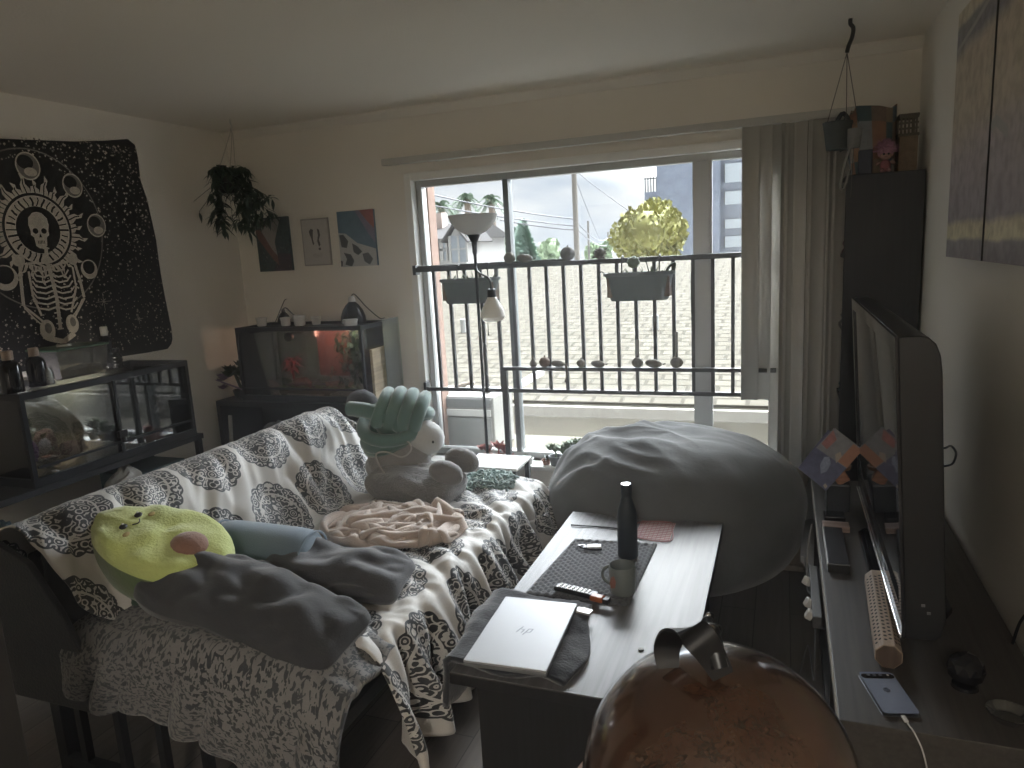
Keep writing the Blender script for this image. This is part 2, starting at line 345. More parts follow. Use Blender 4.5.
def foliage(c, r, n, leaf, seed, flat=1.0, blobs=None):
    rnd = random.Random(seed); mb = MB(); bl = blobs or [(Vector(c), r)]
    for i in range(n):
        cc, rr = bl[rnd.randrange(len(bl))]
        d = Vector((rnd.gauss(0, 1), rnd.gauss(0, 1), rnd.gauss(0, 1))).normalized(); rad = rr*(.55+.5*rnd.random()**.6)
        p = cc+Vector((d.x*rad, d.y*rad, d.z*rad*flat)); a = Euler((rnd.random()*6, rnd.random()*6, rnd.random()*6)).to_matrix(); s = leaf*(.6+.8*rnd.random())
        mb.add([p+a@Vector(q)*s for q in ((-.5, 0, 0), (0, -.35, .1), (.5, 0, 0), (0, .35, .1))], [(0, 1, 2, 3)])
    return mb
def ltree(name, label, px, py_top, py_bot, y, wpx, col, seed, cat='tree', group=None, leaf=.35, n=1700):
    top = at(px, py_top, 1, y); bot = at(px, py_bot, 1, y); h = (top.z-bot.z); rx = wpx/2/FPX*y
    t = thing(name, label, cat, (top.x, y, GZ), group=group); rnd = random.Random(seed)
    cz = bot.z+h*.45; bl = []
    for i in range(12):
        a = rnd.random()*6.28; q = rnd.random()
        bl.append((Vector((top.x+math.cos(a)*rx*.6*q, y+math.sin(a)*rx*.6*q, cz+h*.36*rnd.uniform(-1, .9)*(1-q*.35))), rx*rnd.uniform(.26, .5)))
    cm = MB()
    for c, r in bl: cm.ell(c, r*.75, seg=10, rings=7, fn=lambda d: 1+.2*noise.noise(d*3+c))
    f = foliage(None, None, n, leaf, seed, blobs=bl); f.v, f.f, f.mi = f.v+cm.v, f.f+[[i+len(f.v) for i in q] for q in cm.f], f.mi+cm.mi
    f.build('foliage', M(name+'_leaf_%d' % seed, col, .8, var=.5, scale=1.5), t, smooth=60)
    MB().tube([(top.x, y, GZ), (top.x+.1, y, cz)], [rx*.12, rx*.06]).build('trunk', M('bark', (.18, .14, .11), .9, var=.3), t)
    return t
ltree('yellow_tree', 'round yellow green leafed tree in front of the grey apartment block', 656, 203, 262, 30, 104, (.20, .195, .05), 3, n=6000, leaf=.24)
ltree('leafy_tree', 'small pale green bush below the yellow tree at right of the post', 718, 258, 275, 27, 22, (.52, .50, .22), 9, n=300, leaf=.3)
ltree('leafy_tree', 'dull green tree line piece left of the conifer, above the neighbour roof', 500, 238, 262, 84, 26, (.20, .26, .16), 5, n=400, leaf=.6)
for i, (px, top, w, lab) in enumerate([(548, 239, 34, 'low green tree just left of the thick utility pole'), (592, 245, 26, 'low green tree just right of the thick utility pole'), (606, 238, 14, 'slim dark tree near the thin street poles'), (634, 246, 20, 'low green tree at the left foot of the yellow tree')]):
    ltree('leafy_tree', lab, px, top, 262, 75, w, (.22, .28, .17), 20+i, group='distant tree line', n=350, leaf=.7)
def conifer(px, ptop, pbot, y, wpx, label, seed):
    top = at(px, ptop, 1, y); bot = at(px, pbot, 1, y); t = thing('conifer', label, 'tree', (top.x, y, GZ)); rnd = random.Random(seed)
    mb = MB(); R = wpx/2/FPX*y; h = top.z-bot.z
    for i in range(700):
        q = rnd.random()**.8; a = rnd.random()*6.28; rr = R*q*(.7+.4*rnd.random()); z = top.z-h*q+rnd.uniform(-.2, .2)
        p = Vector((top.x+math.cos(a)*rr, y+math.sin(a)*rr, z)); s = .35+.5*q
        mb.add([p, p+Vector((math.cos(a)*s, math.sin(a)*s, -.3*s)), p+Vector((math.cos(a+.8)*s*.7, math.sin(a+.8)*s*.7, -.5*s))], [(0, 1, 2)])
    mb.lathe([(.02, 0), (R*.8, -h*.95), (R*.5, -h)], (top.x, y, top.z), 10)
    mb.build('foliage', M('conifer_green', (.13, .20, .15), .9, var=.4, scale=1), t)
    MB().cyl((top.x, y, GZ), (top.x, y, top.z-h*.5), .25).build('trunk', MATS['bark'], t)
conifer(522, 218, 262, 60, 20, 'dark green pointed conifer right of the palms', 1)
conifer(513, 226, 262, 72, 11, 'smaller conifer touching the left side of the pointed one', 2)
def palm(px, pc, y, rpx, label, seed):
    c = at(px, pc, 1, y); t = thing('palm_tree', label, 'tree', (c.x, y, GZ), group='palms behind the white house'); rnd = random.Random(seed)
    MB().tube([(c.x, y, GZ), (c.x+.1, y, (GZ+c.z)/2), (c.x, y, c.z)], [.35, .28, .25]).build('trunk', MATS['bark'], t)
    mb = MB(); R = rpx/FPX*y
    for i in range(34):
        a = rnd.random()*6.28; el = rnd.uniform(-.7, 1.3); d = Vector((math.cos(a)*math.cos(el), math.sin(a)*math.cos(el), math.sin(el)))
        sd = d.cross(Vector((0, 0, 1))).normalized()
        for k in range(9):
            u = k/8; p = c+d*R*u*.75+Vector((0, 0, -R*.55*u*u)); 
            for sg in (-1, 1):
                q = p+sd*sg*R*.22*(1-u*.6)+Vector((0, 0, -R*.12))+d*R*.12
                mb.add([p-d*.05*R, p+d*.05*R, q], [(0, 1, 2)])
    mb.build('fronds', M('palm_green', (.13, .17, .12), .8, var=.3, scale=1), t, smooth=0)
palm(441, 205, 48, 21, 'leftmost palm tree, behind the white house chimney', 1)
palm(467, 199, 50, 23, 'middle palm tree, directly behind the lamp bowl', 2)
palm(491, 200, 52, 21, 'rightmost palm tree, beside the window mullion', 3)
for i, (px, tp, w) in enumerate([(478, 226, 44)]):
    ltree('leafy_tree', 'broad grey green tree mass under the palms, right of the white house', px, tp, 262, 44, w, (.24, .28, .20), 40+i, n=700, leaf=.6)
# white house with gables
hs = thing('white_house', 'small white house with grey gabled roof and chimney behind the railing', 'building', (at(445, 250, 1, 34).x, 34, GZ))
wm = M('house_white', (.26, .25, .235), .8, var=.04); rm = M('house_roof', (.08, .077, .075), 1, var=.15, spec=0); dk = M('window_dark', (.16, .18, .20), .3)
a = at(424, 266, 1, 34); b = at(464, 266, 1, 34); ev = at(440, 238, 1, 34).z; rg = at(440, 222, 1, 34).z
MB().box(a.x-1, b.x, 34, 40, GZ, ev).build('wall', wm, hs, smooth=0)
MB().prism([(33.6, ev-.05), (37, rg), (40.4, ev-.05)], b.x-a.x+1.6, o=(a.x-1.3, 0, 0), u=(0, 1, 0), v=(0, 0, 1)).build('roof', rm, hs, smooth=0)
g0 = at(448, 240, 1, 33); g1 = at(465, 240, 1, 33); gt = at(456.5, 227, 1, 33).z
MB().add([(g0.x, 33, GZ), (g1.x, 33, GZ), (g1.x, 33, g1.z), ((g0.x+g1.x)/2, 33, gt), (g0.x, 33, g0.z), (g0.x, 35, GZ), (g1.x, 35, GZ), (g1.x, 35, g1.z), ((g0.x+g1.x)/2, 35, gt), (g0.x, 35, g0.z)], [(0, 1, 2, 3, 4), (5, 6, 7, 8, 9)[::-1], (0, 5, 6, 1), (1, 6, 7, 2), (2, 7, 8, 3), (3, 8, 9, 4), (4, 9, 5, 0)]).build('gable', wm, hs, smooth=0)
mx_ = (g0.x+g1.x)/2
gr = MB()
for sx_, gg in ((-1, g0), (1, g1)): gr.add([(mx_, 32.7, gt+.15), (gg.x+sx_*.25, 32.7, gg.z-.1), (gg.x+sx_*.25, 36, gg.z-.1), (mx_, 36, gt+.15)], [(0, 1, 2, 3)])
gr.build('gable_roof', rm, hs, smooth=0, solid=.08)
ch = at(436, 220, 1, 36); MB().box(ch.x-.35, ch.x+.35, 36, 36.7, ev, at(436, 213, 1, 36).z).build('chimney', M('chimney_brick', (.45, .36, .32), .9, var=.2), hs, smooth=0)
for (px, py, wd, hh) in ((435, 250, .9, 1.1), (441, 250, .7, 1.1), (459, 249, .9, 1.3)):
    p = at(px, py, 1, 33.9 if px < 446 else 32.98); fr = MB().box(p.x-wd/2, p.x+wd/2, p.y-.05, p.y, p.z-hh/2, p.z+hh/2).build('window', dk, hs, smooth=0)
    mm = MB()
    for k in (-1, 0, 1): mm.box(p.x+k*wd/2-.05, p.x+k*wd/2+.05, p.y-.09, p.y-.05, p.z-hh/2, p.z+hh/2)
    mm.box(p.x-wd/2, p.x+wd/2, p.y-.09, p.y-.05, p.z-.04, p.z+.04).build('window_bars', wm, fr, smooth=0)
# grey apartment block
ab = thing('apartment_block', 'tall blue grey apartment block with banded windows behind the yellow tree', 'building', (at(700, 240, 1, 45).x, 48, GZ))
gm = M('grey_brick', (.20, .225, .28), .85, var=.35, scale=2.2); pm = M('pale_panel', (.46, .50, .53), .5, var=.06)
x0 = at(657, 200, 1, 45).x; x1 = at(719, 200, 1, 45).x; x2 = at(790, 200, 1, 45).x
MB().box(x0, x1, 45, 60, GZ, 12).build('wall', gm, ab, smooth=0)
MB().box(x1, x2+4, 46.2, 60, GZ, 13).build('wall', M('grey_render', (.24, .26, .30), .85, var=.1), ab, smooth=0)
p = at(643, 192, 1, 45); MB().box(p.x, x0, 45.5, 58, GZ, p.z).build('wing', gm, ab, smooth=0)
rl = MB(); p2 = at(643, 177, 1, 45).z
for k in range(5):
    xx = lerp(p.x+.05, x0-.1, k/4); rl.box(xx-.03, xx+.03, 45.5, 45.56, p.z, p2)
rl.box(p.x, x0, 45.5, 45.56, p2-.12, p2-.06).build('terrace_railing', dark_al, ab, smooth=0)
for k, (ya, yb) in enumerate(((163, 182), (191, 204), (219, 228), (236, 247), (258, 268))):
    za = at(735, ya, 1, 46.1).z; zb = at(735, yb, 1, 46.1).z; xa = at(724, 200, 1, 46.1).x
    bnd = MB().box(xa, x2+4, 46.05, 46.2, zb, za).build('window_band', pm, ab, smooth=0)
    br_ = MB()
    for j in range(9): br_.box(xa+j*1.1, xa+j*1.1+.06, 45.98, 46.05, zb, za)
    br_.build('window_bars', dark_al, bnd, smooth=0)
# utility poles and wires
pole_m = M('weathered_pole', (.17, .155, .14), .9, var=.2, stretch=(1, 1, .1))
P = at(574, 172, 1, 34)
up = thing('utility_pole', 'thick wooden utility pole standing mid window', 'pole', (P.x, 34, GZ))
MB().cyl((P.x, 34, GZ), (P.x, 34, P.z+2), .15, .12).build('pole', pole_m, up)
MB().box(P.x-1, P.x+1, 33.9, 34.1, P.z+1.2, P.z+1.35).build('crossarm', pole_m, up, smooth=0)
pts = []
for (px, pt, yy, lab) in ((588, 221, 60, 'thin grey pole right of the thick utility pole'), (608, 232, 85, 'farthest thin pole, left of the yellow tree'), (533, 240, 80, 'short thin pole between conifer and thick utility pole')):
    q = at(px, pt, 1, yy); tag(MB().cyl((q.x, yy, GZ), (q.x, yy, q.z), .12, .09).build('street_pole', pole_m), lab, 'pole')
    pts.append(q)
wire_m = M('wire_black', (.06, .06, .07), .6)
def wire(a, ya, b, yb, sag, label, r=.032):
    A = at(*a, 1, ya); B = at(*b, 1, yb); n = 14
    tag(MB().tube([A.lerp(B, k/n)-Vector((0, 0, sag*4*(k/n)*(1-k/n))) for k in range(n+1)], r, 5).build('overhead_wire', wire_m), label, 'wire', group='overhead wires')
wire((405, 188), 30, (574, 219), 34, .15, 'upper overhead wire rising past the palms to the pole')
wire((405, 200), 30, (574, 226), 34, .1, 'second overhead wire below the upper one, left of the pole')
wire((500, 220), 32, (574, 230), 34, .05, 'lowest overhead wire left of the pole')
wire((574, 219), 34, (608, 238), 84, .6, 'upper overhead wire running right from the pole into the distance', .03)
wire((574, 226), 34, (610, 243), 84, .6, 'lower overhead wire running right from the pole into the distance', .03)
wire((577, 172), 34, (645, 222), 33, .05, 'overhead wire sloping down into the yellow tree', .018)
wire((576, 180), 34, (600, 240), 60, .1, 'steep thin guy wire right of the thick utility pole', .018)
# ================================================================ PATTERNED MATERIALS
def mth(N, L, op, a, b=None, c=None):
    n = N.new('ShaderNodeMath'); n.operation = op
    for i, v in enumerate((a, b, c)):
        if v is None: continue
        if isinstance(v, (int, float)): n.inputs[i].default_value = v
        else: L.new(v, n.inputs[i])
    return n.outputs[0]
def two_tone(name, c1, c2, fac_fn, rough=.85, sheen=.2, bump=.15, bscale=300):
    m, t, b, N, L = nodes_mat(name); tc = N.new('ShaderNodeTexCoord')
    fac = fac_fn(N, L, tc); mx = N.new('ShaderNodeMix'); mx.data_type = 'RGBA'; mx.inputs[6].default_value = c1+(1,); mx.inputs[7].default_value = c2+(1,)
    L.new(fac, mx.inputs[0]); L.new(mx.outputs[2], b.inputs['Base Color']); b.inputs['Roughness'].default_value = rough; b.inputs['Sheen Weight'].default_value = sheen
    if bump:
        nz = N.new('ShaderNodeTexNoise'); nz.inputs['Scale'].default_value = bscale; L.new(tc.outputs['Object'], nz.inputs[0]); bp = N.new('ShaderNodeBump'); bp.inputs['Strength'].default_value = bump; bp.inputs['Distance'].default_value = .004
        L.new(nz.outputs['Fac'], bp.inputs['Height']); L.new(bp.outputs[0], b.inputs['Normal'])
    return m
def damask(N, L, tc):
    sp = N.new('ShaderNodeSeparateXYZ'); L.new(tc.outputs['UV'], sp.inputs[0]); A, B = .30, .34
    row = mth(N, L, 'FLOOR', mth(N, L, 'DIVIDE', sp.outputs[0], B)); odd = mth(N, L, 'MODULO', row, 2)
    u = mth(N, L, 'ADD', mth(N, L, 'DIVIDE', sp.outputs[1], A), mth(N, L, 'MULTIPLY', mth(N, L, 'ABSOLUTE', odd), .5))
    fx = mth(N, L, 'SUBTRACT', mth(N, L, 'FRACT', u), .5); fy = mth(N, L, 'SUBTRACT', mth(N, L, 'FRACT', mth(N, L, 'DIVIDE', sp.outputs[0], B)), .5)
    r = mth(N, L, 'SQRT', mth(N, L, 'ADD', mth(N, L, 'MULTIPLY', fx, fx), mth(N, L, 'MULTIPLY', fy, fy))); a = mth(N, L, 'ARCTAN2', fy, fx)
    ed = mth(N, L, 'ADD', .435, mth(N, L, 'MULTIPLY', mth(N, L, 'ABSOLUTE', mth(N, L, 'SINE', mth(N, L, 'MULTIPLY', a, 9))), .03))
    ins = mth(N, L, 'LESS_THAN', r, ed)
    vo = N.new('ShaderNodeTexVoronoi'); vo.inputs['Scale'].default_value = 36; L.new(tc.outputs['UV'], vo.inputs['Vector'])
    nz = N.new('ShaderNodeTexNoise'); nz.inputs['Scale'].default_value = 50; nz.inputs['Detail'].default_value = 2; L.new(tc.outputs['UV'], nz.inputs[0])
    w = mth(N, L, 'ADD', mth(N, L, 'MULTIPLY', vo.outputs['Distance'], 19), mth(N, L, 'MULTIPLY', nz.outputs['Fac'], 5))
    scroll = mth(N, L, 'GREATER_THAN', mth(N, L, 'SINE', w), -.42)
    ring = mth(N, L, 'GREATER_THAN', mth(N, L, 'ABSOLUTE', mth(N, L, 'SUBTRACT', r, .30)), .012)
    rim = mth(N, L, 'GREATER_THAN', r, mth(N, L, 'SUBTRACT', ed, .022))
    body = mth(N, L, 'MAXIMUM', mth(N, L, 'MULTIPLY', scroll, ring), rim)
    return mth(N, L, 'MULTIPLY', ins, body)
damask_m = two_tone('damask_cotton', (.52, .50, .465), (.016, .018, .02), damask, rough=.6)
def spots(N, L, tc):
    nz = N.new('ShaderNodeTexNoise'); nz.inputs['Scale'].default_value = 80; nz.inputs['Detail'].default_value = 1.5; nz.inputs['Distortion'].default_value = .8; L.new(tc.outputs['UV'], nz.inputs[0])
    return mth(N, L, 'GREATER_THAN', nz.outputs['Fac'], .53)
print_m = two_tone('spotted_flannel', (.17, .165, .16), (.04, .045, .05), spots)
def quilt(N, L, tc):
    sp = N.new('ShaderNodeSeparateXYZ'); L.new(tc.outputs['UV'], sp.inputs[0])
    return mth(N, L, 'MULTIPLY', 1, mth(N, L, 'GREATER_THAN', mth(N, L, 'ABSOLUTE', mth(N, L, 'MULTIPLY', mth(N, L, 'SINE', mth(N, L, 'MULTIPLY', mth(N, L, 'ADD', sp.outputs[0], sp.outputs[1]), 110)), mth(N, L, 'SINE', mth(N, L, 'MULTIPLY', mth(N, L, 'SUBTRACT', sp.outputs[0], sp.outputs[1]), 110)))), .12))
quilt_m = two_tone('quilted_grey', (.05, .055, .06), (.115, .12, .13), quilt)
def woodgrain(name, c1, c2, rough, axis=1, sc=1, coat=0):
    m, t, b, N, L = nodes_mat(name); tc = N.new('ShaderNodeTexCoord'); mp = N.new('ShaderNodeMapping'); s = [70*sc, 70*sc, 70*sc]; s[axis] = 2.5*sc; mp.inputs['Scale'].default_value = s; L.new(tc.outputs['Object'], mp.inputs[0])
    nz = N.new('ShaderNodeTexNoise'); nz.inputs['Scale'].default_value = 1; nz.inputs['Detail'].default_value = 8; nz.inputs['Distortion'].default_value = .4; L.new(mp.outputs[0], nz.inputs[0])
    cr = N.new('ShaderNodeValToRGB'); cr.color_ramp.elements[0].position = .35; cr.color_ramp.elements[1].position = .68; cr.color_ramp.elements[0].color = c1+(1,); cr.color_ramp.elements[1].color = c2+(1,)
    L.new(nz.outputs['Fac'], cr.inputs[0]); L.new(cr.outputs[0], b.inputs['Base Color']); b.inputs['Roughness'].default_value = rough; b.inputs['Coat Weight'].default_value = coat; b.inputs['Coat Roughness'].default_value = .32
    bp = N.new('ShaderNodeBump'); bp.inputs['Strength'].default_value = .2; bp.inputs['Distance'].default_value = .002; L.new(nz.outputs['Fac'], bp.inputs['Height']); L.new(bp.outputs[0], b.inputs['Normal'])
    return m
table_m = woodgrain('table_top_veneer', (.115, .112, .116), (.18, .177, .182), .40, 1, coat=.12)
table_m.node_tree.nodes['Principled BSDF'].inputs['Specular IOR Level'].default_value = .32
stand_m = woodgrain('stand_veneer', (.040, .035, .030), (.065, .057, .049), .5, 1)
black_wood = woodgrain('black_wood', (.012, .012, .013), (.02, .02, .022), .5, 2)
brown_wood = woodgrain('carved_box_wood', (.30, .22, .16), (.42, .33, .25), .6, 1)
blackp = M('black_plastic', (.009, .0095, .011), .35, var=.1)
blackg = M('black_gloss', (.010, .010, .012), .06, var=.1)
black_m = M('black_metal', (.02, .021, .023), .4, .3, var=.1)
darkfab = M('dark_fabric', (.03, .032, .036), .9, var=.25, scale=30, bump=.3, sheen=.2)
chrome = M('chrome', (.7, .7, .72), .12, 1, var=.03)
white_c = M('white_ceramic', (.60, .59, .565), .25, var=.03)
tank_glass = glass_mat('tank_glass', (.93, .95, .93), 1.6, ior=1.52)
boost_glass = glass_mat('sliding_glass_boosted', (.90, .92, .90), 4.0, ior=1.5)  # reflection strength raised far above plain glass to brighten the mirrored window
# ================================================================ LARGE FURNITURE
# ---- futon frame and mattress
FY0, FY1 = 1.36, 3.10
fut = thing('futon', 'black metal framed futon sofa along the left side of the room', 'sofa', (-1.65, 2.2, 0))
for (x, y) in ((-1.14, FY0+.03), (-1.14, FY1-.03), (-2.12, FY0+.03), (-2.12, FY1-.03)):
    MB().box(x-.022, x+.022, y-.022, y+.022, 0, .38).build('leg', black_m, fut, smooth=0, bevel=.003)
fr = MB(); fr.box(-2.15, -1.11, FY0, FY0+.035, .30, .345).box(-2.15, -1.11, FY1-.035, FY1, .30, .345).box(-1.145, -1.11, FY0, FY1, .30, .345).box(-2.15, -2.115, FY0, FY1, .30, .345)
fr.build('seat_frame', black_m, fut, smooth=0, bevel=.003)
for k in range(6):
    x = -2.02+k*.165; MB().box(x-.012, x+.012, FY0+.005, FY0+.03, .06, .30).build('end_bar', black_m, fut, smooth=0)
MB().box(-2.12, -1.14, FY0+.003, FY0+.032, .045, .075).build('end_rail', black_m, fut, smooth=0)
MB().prism([(-2.42, .28), (-2.42, .70), (-2.34, .78), (-2.22, .80), (-2.08, .74), (-1.98, .60), (-1.90, .44), (-1.90, .28)], .02, o=(0, FY0, 0), u=(1, 0, 0), v=(0, 0, 1)).build('end_cover', darkfab, fut, smooth=0, bevel=.004)
for k in range(9):
    y = lerp(FY0+.12, FY1-.12, k/8); MB().box(-2.1, -1.14, y-.02, y+.02, .325, .345).build('slat', black_m, fut, smooth=0)
bk = MB()
for y in (FY0+.05, FY1-.05): bk.tube([(-1.93, y, .34), (-2.16, y, .72)], .018)
bk.tube([(-2.16, FY0+.05, .72), (-2.16, FY1-.05, .72)], .018); bk.build('back_frame', black_m, fut)
def slab(x0, z0, x1, z1, th, y0, y1, bul=.02):   # rounded cushion slab between two profile points
    d = Vector((x1-x0, 0, z1-z0)); ln = d.length; d.normalize(); n = Vector((-d.z, 0, d.x))
    def fn(u, v):
        a = 2*PI*u; cx = math.cos(a); sx = math.sin(a); px = math.copysign(abs(cx)**.35, cx)*.5*ln; pz = math.copysign(abs(sx)**.45, sx)*.5*th
        e = (1-abs(2*v-1)**14); y = lerp(y0, y1, v); k = .9+.1*e if v not in (0, 1) else .0
        return Vector((x0, y, z0))+d*(ln/2+px*k)+n*(pz*k)
    return MB().grid(fn, 40, 24, cu=True)
slab(-2.05, .405, -1.10, .405, .115, FY0+.01, FY1-.01).build('seat_mattress', darkfab, fut, smooth=60)
slab(-1.97, .44, -2.155, .755, .10, FY0+.01, FY1-.14).build('back_mattress', darkfab, fut, smooth=60)
# ---- black and white throw over the whole futon
PR = [(-2.31, .45), (-2.30, .62), (-2.28, .77), (-2.21, .83), (-2.12, .825), (-2.04, .75), (-1.92, .58), (-1.85, .50), (-1.76, .476), (-1.5, .474), (-1.25, .476), (-1.10, .468), (-1.055, .43), (-1.035, .34), (-1.02, .24), (-1.01, .13)]
ps = cat_rom([(a, 0, b) for a, b in PR], 6); al = [0]
for p, q in zip(ps, ps[1:]): al.append(al[-1]+(q-p).length)
def prof(s):
    s *= al[-1]
    for i in range(len(al)-1):
        if al[i+1] >= s: return ps[i].lerp(ps[i+1], (s-al[i])/(al[i+1]-al[i])), s
    return ps[-1], s
uvs = []
def throw_pt(u, v):
    p, s = prof(u); p = p.copy(); Y = lerp(1.24, 3.42, v)
    Yraw = Y; Y0 = lerp(1.37, 1.56, sm(-1.95, -1.8, p.x)); Y = Y0+(Y-1.24)*(3.42-Y0)/2.18
    ye = 3.12-(.12 if p.x < -1.9 else .12*sm(-1.75, -1.9, p.x))
    y = Y; dz = 0
    if Y > ye: dz = (Y-ye)*.95; y = ye+.03*sm(0, .05, Y-ye)
    hang = sm(-1.10, -1.02, p.x); seat = sm(-1.8, -1.7, p.x)*(1-hang); back = 1-sm(-1.95, -1.80, p.x)
    n = fbm((s*1.2, Y*1.2, 3), 2.2, 3)
    n2 = 1-abs(noise.noise(Vector((s*3+Y*1.5, Y*5-s*1.5, 7))))*2
    x = p.x; z = p.z
    # creases radiating over the back, pulled diagonally
    cr = (abs(noise.noise(Vector((Y*6.5+s*2.0, s*1.4, 1))))-.2)
    cr2 = 1-2*abs(noise.noise(Vector((Y*13+s*7, s*3-Y*2, 9)))); x += back*(cr*.085+n*.012+cr2*.011); z += back*(cr*.035+n*.01)
    z += seat*(abs(noise.noise(Vector((Y*7+s*5, s*3, 4))))*.06+.010*(1-2*abs(noise.noise(Vector((Y*15-s*4, s*6+Y*3, 6))))))
    amp = .012+.045*sm(.46, .18, z)
    f = math.sin(Y*31+5*noise.noise(Vector((Y*3, 0, 2)))+s*1.5)
    x += hang*(.012*math.sin(Y*73+3*noise.noise(Vector((Y*5, s*3, 8))))+amp*f+.035*noise.noise(Vector((Y*9, s*4, 0)))+.01)
    z += hang*(-.05*noise.noise(Vector((Y*4, 1, 5)))*sm(.4, .15, z))
    if p.x > -1.04: z += .10*sm(2.3, 3.1, Y)*sm(.45, .13, p.z)
    dz *= 1 if p.x > -1.95 else .8
    z -= dz; z = max(z, .03)
    if dz > .02 and Y > 2: y += (.02+.03*math.sin(s*26))*sm(0, .15, dz); x += (0 if p.x > -1.2 else .02*math.sin(s*17))
    uvs.append((s, Y)); return Vector((x, y, z))
tm = MB().grid(throw_pt, 170, 230)
tag(tm.build('throw_blanket', damask_m, smooth=180, uvf=uvs, solid=.006), 'black and white medallion print throw covering the futon back and seat', 'blanket')

# ---- coffee table
ct = thing('coffee_table', 'black coffee table with a pale reflecting woodgrain top in front of the futon', 'table', (-.525, 2.21, 0))
TX0, TX1, TY0, TY1, TZ = -.84, -.213, 1.585, 2.832, .45
MB().box(TX0, TX1, TY0, TY1, TZ-.035, TZ-.002).build('tabletop', black_wood, ct, smooth=0, bevel=.003)
MB().box(TX0+.002, TX1-.002, TY0+.002, TY1-.002, TZ-.002, TZ).build('top_veneer', table_m, ct, smooth=0, label='pale woodgrain veneer face')
MB().box(TX0+.055, TX1-.05, TY0+.055, TY0+.085, 0, TZ-.035).build('end_panel', black_wood, ct, smooth=0, bevel=.002)
MB().box(TX0+.055, TX1-.05, TY1-.085, TY1-.055, 0, TZ-.035).build('end_panel', black_wood, ct, smooth=0, bevel=.002)
MB().box(TX0+.06, TX1-.055, TY0+.085, TY1-.085, .10, .125).build('shelf', black_wood, ct, smooth=0)
MB().box(-.535, -.515, TY0+.085, TY1-.085, .125, TZ-.035).build('centre_panel', black_wood, ct, smooth=0)

# ---- bean bag
bb_m = M('beanbag_suede', (.105, .108, .106), .85, var=.10, scale=5, bump=.15, bscale=60, sheen=.25)
BC = Vector((-.49, 3.34, 0))
def bag(u, v):
    a = 2*PI*u; th = v*PI; ct_, st = math.cos(th), math.sin(th)
    r = .59*(abs(st)**(.45 if ct_ > 0 else .62))*(1+.03*math.sin(2*a+1)); zz = .36-.36*abs(ct_)**.78 if ct_ > 0 else .36+.295*abs(ct_)**.95
    # v=0 bottom, v=1 top
    x = BC.x+math.cos(a)*r; y = BC.y+math.sin(a)*r*.95; z = zz
    top = sm(.25, .6, z)
    ca_, sa_ = math.cos(-.42), math.sin(-.42); X, Y = x-BC.x, y-BC.y; al_, ac = X*ca_+Y*sa_, -X*sa_+Y*ca_
    wp = .22*noise.noise(Vector((X*2.2, Y*2.2, 5))); left = sm(.35, -.25, X)*.85+.15
    fo1 = 1-2.2*abs(noise.noise(Vector((al_*1.5, (ac+wp)*5.2, 1.7)))); fo2 = 1-2.2*abs(noise.noise(Vector((al_*2.6+4, (ac-wp)*10, 8.1))))
    z += top*left*(.036*fo1+.018*fo2)+.012*top*fbm((X, Y, 2), 3, 3)
    k = 1+.03*fbm((x, y, z), 3, 3)+.018*(abs(noise.noise(Vector((math.cos(a)*3, z*7, math.sin(a)*3))))-.3)*sm(0, .3, z)
    x = BC.x+(x-BC.x)*k; y = BC.y+(y-BC.y)*k
    z += .05*(x-BC.x)*.4*top
    return Vector((x, y, max(0, z)))
b_ = MB().grid(bag, 200, 90, cu=True)
tag(b_.build('bean_bag', bb_m, smooth=180), 'huge round grey suede bean bag below the window, behind the coffee table', 'bean bag')

# ---- TV stand
ts = thing('tv_stand', 'long low dark wooden TV stand with chipped pale edges against the right wall', 'cabinet', (.37, 2.47, 0))
SX0, SX1, SY0, SY1, SZ = .13, .596, 1.63, 3.42, .47
edge_m = M('chipped_edge', (.30, .27, .23), .7, var=.4, scale=25)
MB().box(SX0+.004, SX1, SY0, SY1, SZ-.028, SZ).build('top_board', stand_m, ts, smooth=0, bevel=.002)
MB().box(SX0, SX0+.004, SY0, SY1, SZ-.026, SZ-.002).build('edge_band', edge_m, ts, smooth=0, label='pale chipped edging strip')
for y in (SY0+.01, 2.16, 2.80, SY1-.03): MB().box(SX0+.02, SX1, y, y+.022, .03, SZ-.028).build('upright_panel', stand_m, ts, smooth=0)
MB().box(SX0+.02, SX1, SY0+.032, SY1-.03, .03, .055).build('bottom_board', stand_m, ts, smooth=0)
for (a, b) in ((SY0+.032, 2.16), (2.182, 2.80), (2.822, SY1-.03)): MB().box(SX0+.04, SX1-.01, a, b, .24, .258).build('shelf', stand_m, ts, smooth=0)
MB().box(SX1-.01, SX1, SY0+.032, SY1-.03, .055, SZ-.028).build('back_board', stand_m, ts, smooth=0)
for (x, y) in ((.18, 1.68), (.56, 1.68), (.18, 3.36), (.56, 3.36)): MB().box(x-.02, x+.02, y-.02, y+.02, 0, .03).build('foot', stand_m, ts, smooth=0)

